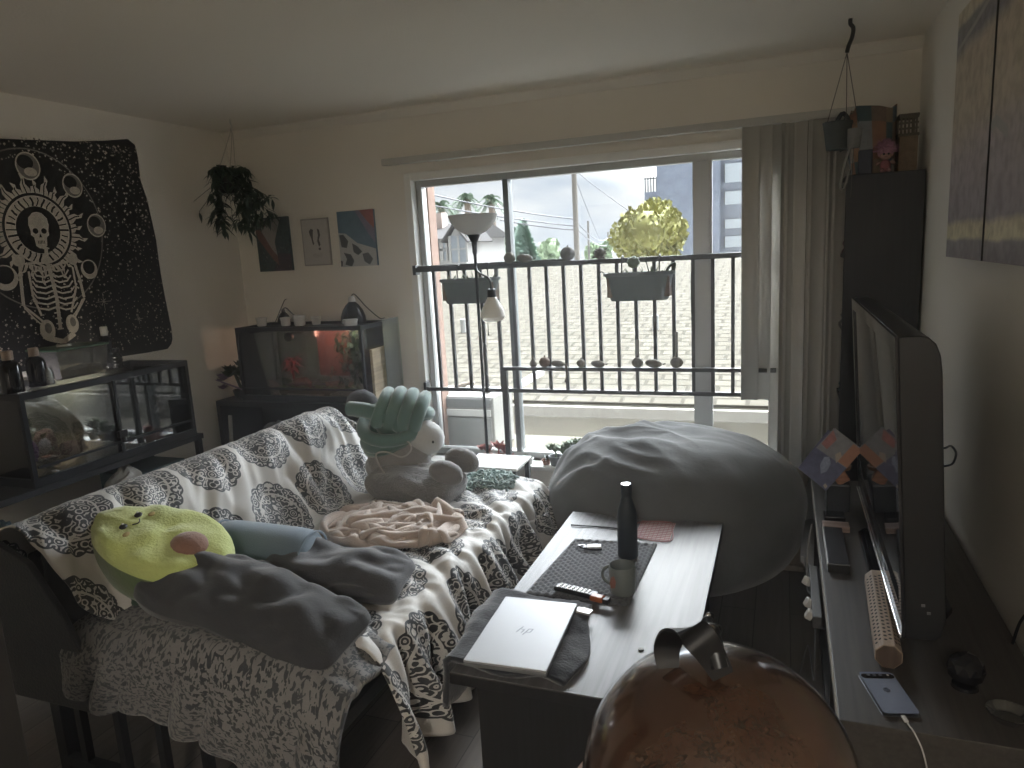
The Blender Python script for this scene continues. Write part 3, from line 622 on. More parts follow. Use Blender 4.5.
# ---- television
tv = thing('television', 'large old black flat television with glossy screen facing the futon', 'television', (.33, 2.5, SZ))
VY0, VY1, VZ0, VZ1 = 1.90, 3.08, .55, 1.325
outl = [(.275, VZ0), (.275, VZ1), (.322, VZ1), (.340, VZ1-.006), (.355, VZ1-.022), (.364, VZ1-.05), (.367, VZ1-.09), (.367, VZ0+.05), (.355, VZ0+.01), (.345, VZ0)]
MB().prism([(a, b) for a, b in outl], VY1-VY0, o=(0, VY1, 0), u=(1, 0, 0), v=(0, 0, 1)).build('casing', blackp, tv, smooth=30, bevel=.003)
bz = MB(); bz.box(.268, .275, VY0, VY1, VZ0, VZ0+.075).box(.268, .275, VY0, VY1, VZ1-.04, VZ1).box(.268, .275, VY0, VY0+.04, VZ0+.075, VZ1-.04).box(.268, .275, VY1-.04, VY1, VZ0+.075, VZ1-.04)
bz.build('bezel', blackg, tv, smooth=0)
MB().box(.2735, .275, VY0+.04, VY1-.04, VZ0+.075, VZ1-.04).build('screen', M('screen_glass', (.012, .013, .015), .03, var=.05), tv, smooth=0)
MB().box(.262, .269, VY0+.002, VY1-.002, VZ0-.002, VZ0+.012).build('chrome_strip', chrome, tv, smooth=0, bevel=.002)
MB().box(.33, .39, 2.32, 2.66, SZ+.02, VZ0+.05).build('neck', blackp, tv, smooth=0, bevel=.01)
MB().prism([(.27, 2.22), (.29, 2.18), (.45, 2.18), (.47, 2.22), (.47, 2.76), (.45, 2.80), (.29, 2.80), (.27, 2.76)], .02, o=(0, 0, SZ)).build('base', blackg, tv, smooth=0, bevel=.004)
lg = MB(); q = (.33, VY0-.001)
for k, (dx, w2) in enumerate(((-.012, .012), (.0, .012))): lg.box(.325+dx, .325+dx+w2*.7, VY0-.0015, VY0, .64-k*.02, .647-k*.02)
lg.build('port_marks', M('grey_mark', (.16, .16, .17), .5), tv, smooth=0)

for c_ in tv.children:
    if not c_.name.startswith(('base', 'neck')): c_.rotation_euler = (0, -.06, 0); c_.location = (.032, 0, 0)
# ---- bookcase
bc = thing('bookcase', 'tall black bookcase in the right corner beside the blinds', 'bookcase', (.44, 3.97, 0))
BX0, BX1, BY0, BY1, BZ = .27, .60, 3.83, 4.09, 1.835
MB().box(BX0, BX1, BY0, BY0+.018, 0, BZ).build('side_panel', black_wood, bc, smooth=0, bevel=.002)
MB().box(BX0, BX1, BY1-.018, BY1, 0, BZ).build('side_panel', black_wood, bc, smooth=0, bevel=.002)
for z in (.05, .40, .75, 1.10, 1.45, BZ-.018): MB().box(BX0, BX1-.008, BY0+.018, BY1-.018, z, z+.018).build('shelf', black_wood, bc, smooth=0)
MB().box(BX1-.008, BX1, BY0+.018, BY1-.018, 0, BZ).build('back_panel', black_wood, bc, smooth=0)

# ---- terrarium on the left wall with its stand
def tank(name, label, x0, x1, y0, y1, z0, z1, loc, front, rail=.022, parts=()):
    t = thing(name, label, 'terrarium', loc)
    f = MB(); r = rail
    for (z, h) in ((z0, r*1.3), (z1-r, r)):
        f.box(x0, x1, y0, y0+r, z, z+h).box(x0, x1, y1-r, y1, z, z+h).box(x0, x0+r, y0+r, y1-r, z, z+h).box(x1-r, x1, y0+r, y1-r, z, z+h)
    for x in (x0, x1-r*.7):
        for y in (y0, y1-r*.7): f.box(x, x+r*.7, y, y+r*.7, z0+r*1.3, z1-r)
    f.build('frame', black_m, t, smooth=0)
    g = .003; k = r*.3; a, b = z0+r*1.3, z1-r
    if front == 'x': MB().box(x1-k-g, x1-k, y0+r*.7, y1-r*.7, a, b).build('front_glass', boost_glass, t, smooth=0)
    else: MB().box(x0+r*.7, x1-r*.7, y0+k, y0+k+g, a, b).build('front_glass', tank_glass, t, smooth=0)
    if front == 'x': MB().box(x0+r*.7, x1-r*.7, y0+k, y0+k+g, a, b).build('side_glass', tank_glass, t, smooth=0); MB().box(x0+r*.7, x1-r*.7, y1-k-g, y1-k, a, b).build('side_glass', tank_glass, t, smooth=0); MB().box(x0+k, x0+k+g, y0+r*.7, y1-r*.7, a, b).build('back_glass', tank_glass, t, smooth=0)
    else: MB().box(x0+k, x0+k+g, y0+r*.7, y1-r*.7, a, b).build('side_glass', tank_glass, t, smooth=0); MB().box(x1-k-g, x1-k, y0+r*.7, y1-r*.7, a, b).build('side_glass', tank_glass, t, smooth=0); MB().box(x0+r*.7, x1-r*.7, y1-k-g, y1-k, a, b).build('back_glass', tank_glass, t, smooth=0)
    return t
TKL = (-3.58, -3.15, 2.13, 3.10, .63, 1.065)
tl = tank('terrarium', 'long glass terrarium with sliding doors under the skeleton tapestry', *TKL, (-3.36, 2.6, .63), 'x', .03)
MB().box(-3.155, -3.148, 2.16, 3.07, .715, .727).build('door_rail', black_m, tl, smooth=0)
MB().box(-3.150, -3.142, 2.60, 2.612, .665, 1.04).build('door_divider', black_m, tl, smooth=0)
lk = MB(); lk.obox((-3.138, 2.606, .765), (.02, .05, .035)).cyl((-3.135, 2.606, .75), (-3.13, 2.606, .72), .012); lk.build('door_lock', blackp, tl, smooth=30, bevel=.003)
MB().box(-3.57, -3.16, 2.15, 3.08, 1.045, 1.050).build('mesh_lid', M('lid_mesh', (.06, .06, .06), .6, alpha=.25), tl, smooth=0)
def soil(x0, x1, y0, y1, z, h, seed):
    def fn(u, v):
        x, y = lerp(x0, x1, u), lerp(y0, y1, v); e = min(u, 1-u, v, 1-v)
        return Vector((x, y, z+h*(.5+.6*fbm((x, y, seed), 5, 3))*(1 if e > .001 else 0)))
    return MB().grid(fn, 30, 30)
sand = M('sand_substrate', (.46, .36, .20), .95, var=.3, scale=40, bump=.5); soilm = M('coco_soil', (.16, .11, .07), .95, var=.4, scale=50, bump=.6)
s1 = soil(-3.56, -3.17, 2.16, 3.07, .67, .055, 1); s1.build('substrate', sand, tl, smooth=60)
st = thing('terrarium_stand', 'black shelf stand under the long terrarium, crowded with jars', 'stand', (-3.36, 2.62, 0))
for (x, y) in ((-3.56, 1.92), (-3.17, 1.92), (-3.56, 3.12), (-3.17, 3.12)): MB().box(x-.015, x+.015, y-.015, y+.015, 0, .60).build('leg', black_m, st, smooth=0)
MB().box(-3.585, -3.145, 1.90, 3.14, .60, .629).build('top_shelf', black_wood, st, smooth=0)
MB().box(-3.585, -3.155, 1.91, 3.13, .25, .27).build('lower_shelf', black_wood, st, smooth=0)
# ---- terrarium against the back wall
TKB = (-3.37, -2.41, 3.75, 4.11, .69, 1.172)
tb = tank('terrarium', 'glass terrarium with red lit plant against the back wall left of the window', *TKB, (-2.89, 3.93, .69), 'y', .026)
MB().box(-3.35, -2.43, 3.746, 3.752, .765, .777).build('door_rail', black_m, tb, smooth=0)
MB().box(-3.36, -2.42, 3.77, 4.10, 1.150, 1.155).build('mesh_lid', M('lid_dense', (.05, .05, .05), .6, alpha=.8), tb, smooth=0)
s2 = soil(-3.35, -2.43, 3.77, 4.09, .725, .06, 5); s2.build('substrate', soilm, tb, smooth=60)
sb = thing('terrarium_stand', 'black open shelf stand under the back wall terrarium', 'stand', (-2.93, 3.9, 0))
MB().box(-3.56, -2.34, 3.70, 4.12, .655, .689).build('top_shelf', black_wood, sb, smooth=0)
MB().box(-3.54, -2.36, 3.72, 4.12, .28, .30).build('lower_shelf', black_wood, sb, smooth=0)
MB().box(-3.56, -3.53, 3.70, 4.12, 0, .655).build('side_panel', black_wood, sb, smooth=0); MB().box(-2.37, -2.34, 3.70, 4.12, 0, .655).build('side_panel', black_wood, sb, smooth=0)
MB().box(-3.53, -2.37, 4.10, 4.12, 0, .655).build('back_panel', black_wood, sb, smooth=0)

# ---- vertical blinds
vb = thing('vertical_blinds', 'bunched grey vertical blinds at the right end of the window', 'blinds', (.08, 4.04, .03))
vbm = M('blind_vinyl', (.50, .49, .455), .55, var=.04, scale=4)
MB().box(-2.35, .34, 4.06, 4.11, 2.135, 2.175).build('headrail', vbm, vb, smooth=0, bevel=.003)
def slat(x, y, w, ang, z0, z1, bow=.012):
    m = MB(); c, s = math.cos(ang), math.sin(ang)
    def fn(u, v):
        t = (u-.5)*w; b = bow*(1-(2*u-1)**2)
        return Vector((x+c*t-s*b, y+s*t+c*b, lerp(z0, z1, v)))
    m.grid(fn, 9, 2); o = m.build('slat', vbm, vb, smooth=180, solid=.0015)
    return o
slat(-.165, 4.03, .09, .10, .70, 2.13); slat(-.10, 4.045, .085, -.35, .70, 2.13)
for k in range(9):
    slat(-.03+k*.038, 4.055-(k % 2)*.012, .088, [-.5, .9, .6, -.3, 1.1, .5, -.6, .8, .3][k], .03, 2.13)

# ---- torchiere floor lamp with reading arm
fl = thing('floor_lamp', 'tall black torchiere lamp with white bowl and a small reading shade, before the window', 'lamp', (-1.68, 3.83, 0))
lx, ly = -1.655, 3.83
MB().lathe([(.0, 0), (.13, 0), (.13, .018), (.03, .035), (.012, .05)], (lx, ly, 0), 28).build('base', black_m, fl)
MB().lathe([(.009, .05), (.009, 1.56), (.014, 1.57), (.014, 1.60), (.02, 1.66)], (lx, ly, 0), 12).build('pole', black_m, fl)
shm = M('frosted_shade', (.62, .61, .58), .5, var=.03, trans=.25)
zt = 1.785
MB().lathe([(.02, zt-.15), (.035, zt-.118), (.04, zt-.11)], (lx, ly, 0), 20).build('cup', black_m, fl)
MB().lathe([(.036, zt-.112), (.065, zt-.10), (.10, zt-.075), (.128, zt-.04), (.142, zt), (.137, zt), (.122, zt-.038), (.09, zt-.068), (.03, zt-.095)], (lx, ly, 0), 36).build('bowl_shade', shm, fl)
rp = at(492, 300, 1, 3.78)
arm = MB().tube(cat_rom([(lx, ly, rp.z+.20), (lx+.02, ly-.02, rp.z+.16), (rp.x-.01, rp.y, rp.z+.12), (rp.x, rp.y, rp.z+.06)], 5), .006).build('reading_arm', black_m, fl)
MB().lathe([(.018, .065), (.024, .06), (.026, .02), (.022, .01)], rp, 16).build('socket', black_m, fl)
MB().lathe([(.024, .018), (.045, -.02), (.066, -.06), (.070, -.095), (.055, -.115), (.03, -.122)], rp, 28).build('reading_shade', M('milk_shade', (.78, .74, .66), .4, var=.03, trans=.3), fl)
MB().tube([rp+Vector((-.03, -.01, .0)), rp+Vector((-.03, -.01, -.17)), rp+Vector((-.03, -.01, -.20))], [.0015, .0015, .005], 6).build('pull_cord', black_m, fl)

# ---- railing inside the window
rl = thing('window_railing', 'dark metal safety railing with vertical bars across the whole window', 'railing', (-1.13, 4.10, .70))
RY = 4.105; ra = at(418, 269.5, 1, RY); rbz = at(580, 391.5, 1, RY).z; rtz = at(600, 261.5, 1, RY).z; RX0, RX1 = ra.x-.02, -.03
rm_ = M('railing_paint', (.055, .057, .055), .5, .2, var=.1)
MB().box(RX0, RX1, RY-.016, RY+.016, rtz-.014, rtz+.014).build('top_rail', rm_, rl, smooth=0, bevel=.003)
MB().box(RX0+.02, RX1, RY-.013, RY+.013, rbz-.012, rbz+.012).build('bottom_rail', rm_, rl, smooth=0, bevel=.003)
nbars = 18
for k in range(nbars):
    x = at(435.5, 300, 1, RY).x+k*((at(733, 300, 1, RY).x-at(435.5, 300, 1, RY).x)/(nbars-1)); MB().box(x-.0095, x+.0095, RY-.0095, RY+.0095, rbz+.012, rtz-.014).build('bar', rm_, rl, smooth=0)
MB().box(RX0-.01, RX0+.012, RY-.02, RY+.04, rtz-.03, rtz+.03).build('wall_bracket', rm_, rl, smooth=0, bevel=.003)
MB().box(RX0+.005, RX0+.025, RY-.02, RY+.04, rbz-.025, rbz+.045).build('wall_bracket', rm_, rl, smooth=0, bevel=.003)
MB().box(RX1-.005, RX1+.015, RY-.02, RY+.04, rbz-.025, rbz+.035).build('wall_bracket', rm_, rl, smooth=0, bevel=.003)
MB().cyl((RX0+.02, RY, rtz+.017), (-1.2, RY, rtz+.02), .008, seg=8).build('cord_wrap', M('dark_cord', (.09, .09, .085), .8), rl)
# low inner shelf bar with its post
pb = thing('low_rail_shelf', 'low dark metal bar shelf with one post, holding gourds inside the railing', 'shelf', (-.9, 4.06, .25))
mz = at(580, 368.5, 1, 4.06).z
MB().box(at(503, 368, 1, 4.06).x, -.03, 4.045, 4.075, mz-.014, mz+.008).build('bar', rm_, pb, smooth=0, bevel=.002)
px_ = at(506, 400, 1, 4.06).x; MB().box(px_-.017, px_+.017, 4.045, 4.078, .25, mz-.014).build('post', rm_, pb, smooth=0, bevel=.002)
# ================================================================ THINGS ON THE FUTON
def pillow(name, label, cat, c, size, rot, m, seed=0, wr=.02, pinch=.12, group=None, crease=5):
    w, d, h = size; R = Euler(rot).to_matrix(); c = Vector(c); mb = MB(); n = 44; uv = []
    vs = []; fs = []
    def pt(u, v, sg):
        a, b = 2*u-1, 2*v-1
        ex = 1-pinch*(1-b*b)*abs(a)**4; ey = 1-pinch*(1-a*a)*abs(b)**4
        prof_ = (max(0, 1-abs(a)**2.6)*max(0, 1-abs(b)**2.6))**.36
        x = a*w/2*(1-pinch*.9*(1-abs(b)**3)*abs(a)**3)*(1-.13*abs(b)**5); y = b*d/2*(1-pinch*.9*(1-abs(a)**3)*abs(b)**3)*(1-.20*abs(a)**5)
        wv = (abs(noise.noise(Vector((x*crease*1.4+seed, y*crease*2.2, seed*3.1))))-.22)*wr*2.2+noise.noise(Vector((x*22, y*22, seed)))*wr*.25
        e = min(1-abs(a), 1-abs(b))
        z = sg*(h/2*prof_+(wv if sg > 0 else wv*.5)*sm(0, .15, e))
        return c+R@Vector((x, y, z+.012*math.sin(a*5+seed)*abs(b)))
    for sg in (1, -1):
        mb.grid(lambda u, v: pt(u, v, sg), n, n); 
        for j in range(n):
            for i in range(n): uv.append((i/(n-1)*w, j/(n-1)*d))
    o = mb.build(name, m, smooth=75, uvf=uv)
    return tag(o, label, cat, group)
grey_p = M('charcoal_cotton', (.032, .033, .038), .85, var=.15, scale=20, bump=.2, bscale=200, sheen=.3)
pillow('pillow', 'charcoal grey pillow nearest the camera, slumping over the futon front edge', 'pillow', (-1.475, 1.56, .575), (.80, .29, .17), (.20, .16, -.06), grey_p, 2, .018, .10)
pillow('pillow', 'dark grey pillow with flanged edge lying flat behind the nearest one', 'pillow', (-1.41, 1.88, .545), (.58, .28, .12), (.14, .08, .14), M('slate_cotton', (.055, .055, .060), .85, var=.15, scale=20, bump=.2, bscale=200, sheen=.3), 5, .024, .10)
# blue bolster
bl = M('dusty_blue_cotton', (.15, .20, .245), .85, var=.08, scale=15, bump=.15, bscale=220, sheen=.3)
bo = thing('bolster_cushion', 'dusty blue round bolster cushion between the avocado plush and grey pillows', 'cushion', (-1.80, 2.0, .48))
R = Euler((0, .06, .10)).to_matrix(); cB = Vector((-1.70, 1.905, .565))
mb = MB()
def bol(u, v):
    a = 2*PI*u; x = (v-.5)*.40; e = 1-abs(2*v-1)**9
    r = .115*(e**.35 if e > 0 else 0); return cB+R@Vector((x, r*math.cos(a), r*.92*math.sin(a)))
mb.grid(bol, 40, 50, cu=True).build('cover', bl, bo, smooth=60)
for sx in (-1, 1): MB().tube([cB+R@Vector((sx*.184, .107*math.cos(2*PI*k/36), .099*math.sin(2*PI*k/36))) for k in range(36)], .004, 6, closed=True).build('piping', bl, bo)
# avocado plush
av = thing('avocado_plush', 'lime green avocado plush pillow with a smiling face and brown pit', 'plush toy', (-2.0, 1.76, .50))
lime = M('lime_plush', (.50, .57, .19), .9, var=.14, scale=9, bump=.35, bscale=120, sheen=.5); dkg = M('avocado_skin_plush', (.10, .15, .055), .9, var=.12, scale=10, bump=.35, bscale=120, sheen=.4)
pit = M('pit_brown_plush', (.23, .12, .085), .85, var=.12, bump=.3, bscale=100, sheen=.4)
Nn = Vector((.30, -.16, .90)).normalized(); Ld = Vector((.93, .16, -.30)); Ld = (Ld-Nn*Ld.dot(Nn)).normalized(); Wd = Nn.cross(Ld)
Ca = Vector((-1.87, 1.62, .685)); RA = Matrix((Ld, Wd, Nn)).transposed()
def avo(a):   # outline, pit end at +L
    r = 1+.0*math.cos(a); x = .25*math.cos(a); w = .142+.032*math.cos(a)-.012*math.cos(2*a); return x, w*math.sin(a)*1.02
mb = MB(); nu, nv = 64, 26; vs = []
def avp(u, v):
    a = 2*PI*u; x, y = avo(a); th = v*PI; zc = -math.cos(th); zz = zc*.5+.5
    if zz > .8: q = .86*(1-zz)/.2; z = .082-.010*q*q
    elif zz < .2: q = .86*zz/.2; z = -.095+.010*q*q
    else: t_ = (zz-.2)/.6; q = .86+.14*math.sin(PI*t_); z = lerp(-.087, .074, sm(0, 1, t_))
    k = 1+.02*noise.noise(Vector((x*9, y*9, z*9)))
    if zz > .7: z += .014*noise.noise(Vector((x*q*16, y*q*16, 2)))-.006*abs(noise.noise(Vector((x*q*40, y*q*18, 5))))
    return Ca+RA@Vector((x*q*k, y*q*k, z))
mb.grid(avp, nu, nv, cu=True)
for i, f in enumerate(mb.f):
    cz = sum((RA.transposed()@(mb.v[j]-Ca)).z for j in f)/4; mb.mi[i] = 0 if cz > .03 else 1
mb.build('body', [lime, dkg], av, smooth=80)
MB().ell(Ca+RA@Vector((.115, -.005, .066)), (.062, .056, .034), RA).build('pit', pit, av)
for y in (-.034, .034): 
    e_ = MB().ell(Ca+RA@Vector((-.10, y, .083)), (.011, .014, .005), RA, 12, 8).build('eye', M('plush_black', (.02, .02, .02), .4), av)
    MB().ell(Ca+RA@Vector((-.106, y+.004, .0885)), (.0035, .0035, .002), RA, 8, 6).build('eye_shine', white_c, e_)
    MB().ell(Ca+RA@Vector((-.07, y*1.7, .081)), (.009, .013, .003), RA, 12, 8).build('cheek', M('blush_felt', (.42, .33, .14), .9), av)
MB().tube([Ca+RA@Vector((-.082+.010*math.sin(PI*k/8), -.016+.032*k/8, .085)) for k in range(9)], .002, 6).build('mouth', MATS['plush_black'], av)
# dark green cloth behind the avocado
def heap(name, label, cat, c, r, h, m, seed, fold=.05, freq=3.0, rz=0, floor=None, lean=0, nu=90, nv=50, warp=.35, uvs_=1.0, dirs=(1, .35), f2=.45):
    c = Vector(c); cs, sn = math.cos(rz), math.sin(rz); uv = []
    def fn(u, v):
        a = 2*PI*u; q = v; out = 1+.22*noise.noise(Vector((math.cos(a)*1.6, math.sin(a)*1.6, seed)))+.08*noise.noise(Vector((math.cos(a)*5, math.sin(a)*5, seed)))
        X = math.cos(a)*q*r[0]*out; Y = math.sin(a)*q*r[1]*out
        wx = warp*noise.noise(Vector((X*4, Y*4, seed+9))); wy = warp*noise.noise(Vector((X*4, Y*4, seed+19)))
        rr = 1-abs(noise.noise(Vector(((X+wx)*freq*dirs[0]*2.2, (Y+wy)*freq*dirs[1]*2.2, seed))))*2.4
        rr2 = 1-abs(noise.noise(Vector(((X-wx)*freq*4, (Y+wx)*freq*2.2, seed+5))))*2.2
        prf = math.sqrt(max(0, 1-q**2.6)); z = h*prf+(fold*rr+fold*f2*rr2)*sm(1.0, .78, q)*(.5+.5*prf)+.012*sm(.8, 1, q)*(1-sm(.95, 1, q))
        if v > .999: z = -.01
        x = X*cs-Y*sn; y = X*sn+Y*cs; uv.append((X*uvs_, Y*uvs_)); return c+Vector((x, y, max(z, .002)+lean*X))
    mb = MB().grid(fn, nu, nv, cu=True); o = mb.build(name, m, smooth=180, uvf=uv); return tag(o, label, cat)
heap('green_cloth', 'dark green knitted cloth bunched between avocado plush and spotted quilt', 'cloth', (-2.03, 1.55, .50), (.16, .10), .07, M('bottle_green_knit', (.045, .075, .055), .95, var=.25, scale=30, bump=.4), 4, .03, 4)
# spotted quilt folded over the near end
uvq = []
def quiltf(u, v):
    # u across x (back to front), v from inner edge to hanging hem
    x = lerp(-2.0, -1.06, u); s = v*.62; hem = .02*noise.noise(Vector((x*6, 0, 3)))+.22*sm(.35, .95, u)-.0
    top = .30-.05*u; y0_ = 1.665-.03*u
    if s < .05: y = y0_+.03*math.sin(s/.05*PI); z = .50+s*1.1*.9
    elif s < top: y = y0_-(s-.05)*(1.05); z = .555-.02*(s/top)
    else:
        t = s-top; y = y0_-(top-.05)*1.05-.035*math.sin(min(1, t/.07)*PI/2); z = .535-.035*sm(0, .05, t)-max(0, t-.02)*(.55+hem*2.6)
    z += .028*fbm((x*2, s*3, 1), 2.5, 3)*sm(0, .1, s)-.05*sm(.55, 1, u)
    fo = math.sin(x*23+s*5)*.022*sm(top, top+.2, s)+.014*math.sin(x*41+s*9)*sm(top, .6, s)
    y -= abs(fo)+.022*sm(top, top+.06, s); 
    if u > .88: z -= (u-.88)*1.4*.3; x += .02*math.sin(s*9)
    uvq.append((x, s)); return Vector((x, y, z))
mb = MB().grid(quiltf, 110, 60)
tag(mb.build('spotted_quilt', print_m, smooth=180, uvf=uvq, solid=.028), 'grey white spotted fleece quilt hanging over the near end of the futon', 'blanket')
# cream blanket heap
cream = M('cream_fleece', (.46, .37, .31), .95, var=.06, scale=10, bump=.3, bscale=150, sheen=.6)
import numpy as np
def crumple(nx, ny, sx, sy, c, ax, ay, rz, seed, steps=260, zb=0):
    """small cloth solver: a flat blanket is pushed together inside a shrinking ellipse and buckles into folds"""
    rg = np.random.default_rng(seed); X, Y = np.meshgrid(np.linspace(-sx/2, sx/2, nx), np.linspace(-sy/2, sy/2, ny), indexing='ij')
    P = np.stack([X*.62, Y*.62, .05+.03*np.sin(X*17+1)*np.cos(Y*13)+.012*rg.standard_normal(X.shape)], -1); V = np.zeros_like(P); hx, hy = sx/(nx-1), sy/(ny-1)
    def con(A, B, L0, k=1.0):
        d = B-A; l = np.linalg.norm(d, axis=-1, keepdims=True)+1e-9; q = d*(.5*k*(l-L0)/l); A += q; B -= q
    dt = .012
    for st_ in range(steps):
        V *= .975; V[..., 2] -= 9.8*dt*.55; O = P.copy(); P = P+V*dt
        f = 1-.42*min(1, st_/(steps*.7)); ea, eb = ax*f/.58, ay*f/.58
        for it in range(9):
            for o_ in (0, 1):
                con(P[o_:-1:2][:P[o_+1::2].shape[0]], P[o_+1::2], hx); con(P[:, o_:-1:2][:, :P[:, o_+1::2].shape[1]], P[:, o_+1::2], hy)
            dg_ = math.hypot(hx, hy)
            for o_ in (0, 1): con(P[o_:-1:2, :-1][:P[o_+1::2, 1:].shape[0]], P[o_+1::2, 1:], dg_, .5); con(P[o_:-1:2, 1:][:P[o_+1::2, :-1].shape[0]], P[o_+1::2, :-1], dg_, .5)
            for o_ in range(4): con(P[o_:-2:4][:P[o_+2::4].shape[0]], P[o_+2::4], 2*hx, .16); con(P[:, o_:-2:4][:, :P[:, o_+2::4].shape[1]], P[:, o_+2::4], 2*hy, .16)
            r = np.sqrt((P[..., 0]/ea)**2+(P[..., 1]/eb)**2)+1e-9; w = np.where(r > 1, 1/r, 1); P[..., 0] *= w; P[..., 1] *= w
            P[..., 2] = np.maximum(P[..., 2], .010+.050*np.clip(1-((P[..., 0]/ax)**2+(P[..., 1]/ay)**2)*.9, 0, 1)); P[..., 2] = np.minimum(P[..., 2], .25)
        V = (P-O)/dt; m = P[..., 2] < .013+.050*np.clip(1-((P[..., 0]/ax)**2+(P[..., 1]/ay)**2)*.9, 0, 1); V[m] *= .5
    cs, sn = math.cos(rz), math.sin(rz); mb = MB(); vs = [(c[0]+p[0]*cs-p[1]*sn, c[1]+p[0]*sn+p[1]*cs, c[2]+p[2]) for p in P.reshape(-1, 3)]
    mb.add(vs, [(i*ny+j, (i+1)*ny+j, (i+1)*ny+j+1, i*ny+j+1) for i in range(nx-1) for j in range(ny-1)]); return mb
cb_o = crumple(84, 70, 1.5, 1.2, (-1.45, 2.36, .478), .305, .225, .12, 4).build('cream_blanket', cream, smooth=180)
sm_ = cb_o.modifiers.new('thick', 'SOLIDIFY'); sm_.thickness = .012; sm_.offset = 0
s2_ = cb_o.modifiers.new('soft', 'SMOOTH'); s2_.factor = .5; s2_.iterations = 3
s3_ = cb_o.modifiers.new('sub', 'SUBSURF'); s3_.levels = 1; s3_.render_levels = 1
tag(cb_o, 'rumpled cream pink fleece blanket heaped in the middle of the seat', 'blanket')
# folded fluffy grey throw at the far end
kn = M('ribbed_grey_plush', (.20, .195, .19), .95, var=.35, scale=60, bump=.9, bscale=140, sheen=.5)
pillow('folded_throw', 'folded fluffy grey throw under the plush toys, far end of the seat', 'blanket', (-1.56, 2.77, .555), (.46, .30, .15), (.05, .08, -.05), kn, 8, .012, .05)
# teal knot pillow
tealm = M('teal_velour', (.11, .19, .165), .85, var=.10, scale=14, bump=.2, bscale=160, sheen=.6)
kc = at(393, 418, 1, 2.88); kp = MB(); RK = Euler((.15, .15, .35)).to_matrix(); tr = .031
for i in range(4):      # four strands arching over the top, front to back
    o_ = (i-1.4)*.058; pts = []
    for k in range(15):
        a = -.35+(PI+.7)*k/14; pts.append(kc+RK@Vector((.03+o_+.02*math.sin(a), -math.cos(a)*.115, .035+math.sin(a)*.095*(1-.12*abs(i-1.4)))))
    kp.tube(pts, tr, 12)
for i in range(3):      # three strands swept round the belly
    zz = -.02-i*.050; pts = []
    for k in range(22):
        a = 2*PI*k/22; rr = .150-.018*i-.012*math.cos(2*a); pts.append(kc+RK@Vector((math.cos(a)*rr, math.sin(a)*rr*.9, zz+.035*math.sin(a*1+i)+.02*math.cos(a))))
    kp.tube(pts, tr, 12, closed=True)
kp.tube(cat_rom([kc+RK@Vector(p) for p in ((-.20, -.02, .035), (-.12, -.06, .05), (-.02, -.10, .045), (.06, -.10, .00))], 6), .036, 12)
kp.tube(cat_rom([kc+RK@Vector(p) for p in ((.05, -.07, .02), (.13, -.06, .06), (.165, .02, .035), (.12, .09, -.02))], 6), tr, 12)
kp.ell(kc, (.10, .09, .10))
tag(kp.build('knot_pillow', tealm, smooth=80), 'teal velour knot pillow perched at the far end above the plush toys', 'pillow')
# small charcoal plush behind the knot on the backrest
dc = at(362, 404, 1, 3.00); dp_ = MB().ell(dc, (.085, .07, .072), fn=lambda d: 1+.08*noise.noise(d*4)); tag(dp_.build('charcoal_plush', M('charcoal_fur', (.05, .052, .055), .95, var=.4, scale=60, bump=.8, sheen=.3)), 'small round charcoal furry plush on the backrest left of the teal knot', 'plush toy')
# white headed plush in a ribbed hoodie with two dark feet
ph = thing('ghost_plush', 'plush toy with smooth white head, ribbed grey body and charcoal feet', 'plush toy', at(420, 470, 1, 2.86))
wh = M('white_plush', (.50, .50, .48), .9, var=.05, bump=.2, bscale=120, sheen=.5); rib = M('ribbed_taupe_plush', (.27, .255, .24), .95, var=.2, scale=20, bump=.6, sheen=.5); ft = M('charcoal_plush_feet', (.17, .16, .155), .9, var=.12, scale=30, bump=.4, bscale=120, sheen=.5)
hc = at(424, 438, 1, 2.90); MB().ell(hc, (.10, .085, .085)).build('head', wh, ph)
MB().ell(at(433, 442, 1, 2.807), (.006, .004, .007), seg=10, rings=6).build('eye', MATS['plush_black'], ph)
bc_ = at(398, 462, 1, 2.86); MB().ell(bc_, (.165, .10, .105), (0, -.25, 0), 60, 30, fn=lambda d: 1+.055*abs(math.sin(9*d.x+2*d.z))).build('body', rib, ph)
for (px, py, yy, s) in ((446, 473, 2.73, .07), (462, 460, 2.86, .072)):
    c_ = at(px, py, 1, yy); MB().ell(c_, (s*1.15, s*.75, s*.78), (0, .3, .2), fn=lambda d: 1+.04*noise.noise(d*3)).build('foot', ft, ph)
cb = cat_rom([at(*p, 1, yy) for p, yy in (((395, 485), 2.66), ((382, 470), 2.70), ((376, 455), 2.72), ((386, 452), 2.73), ((402, 457), 2.72), ((411, 450), 2.74), ((408, 442), 2.78), ((396, 441), 2.80))], 6)
tag(MB().tube(cb, .004, 6).build('drawstring', M('cream_cord', (.45, .43, .40), .8)), 'thin cream cord looped over the ribbed plush body', 'cord')
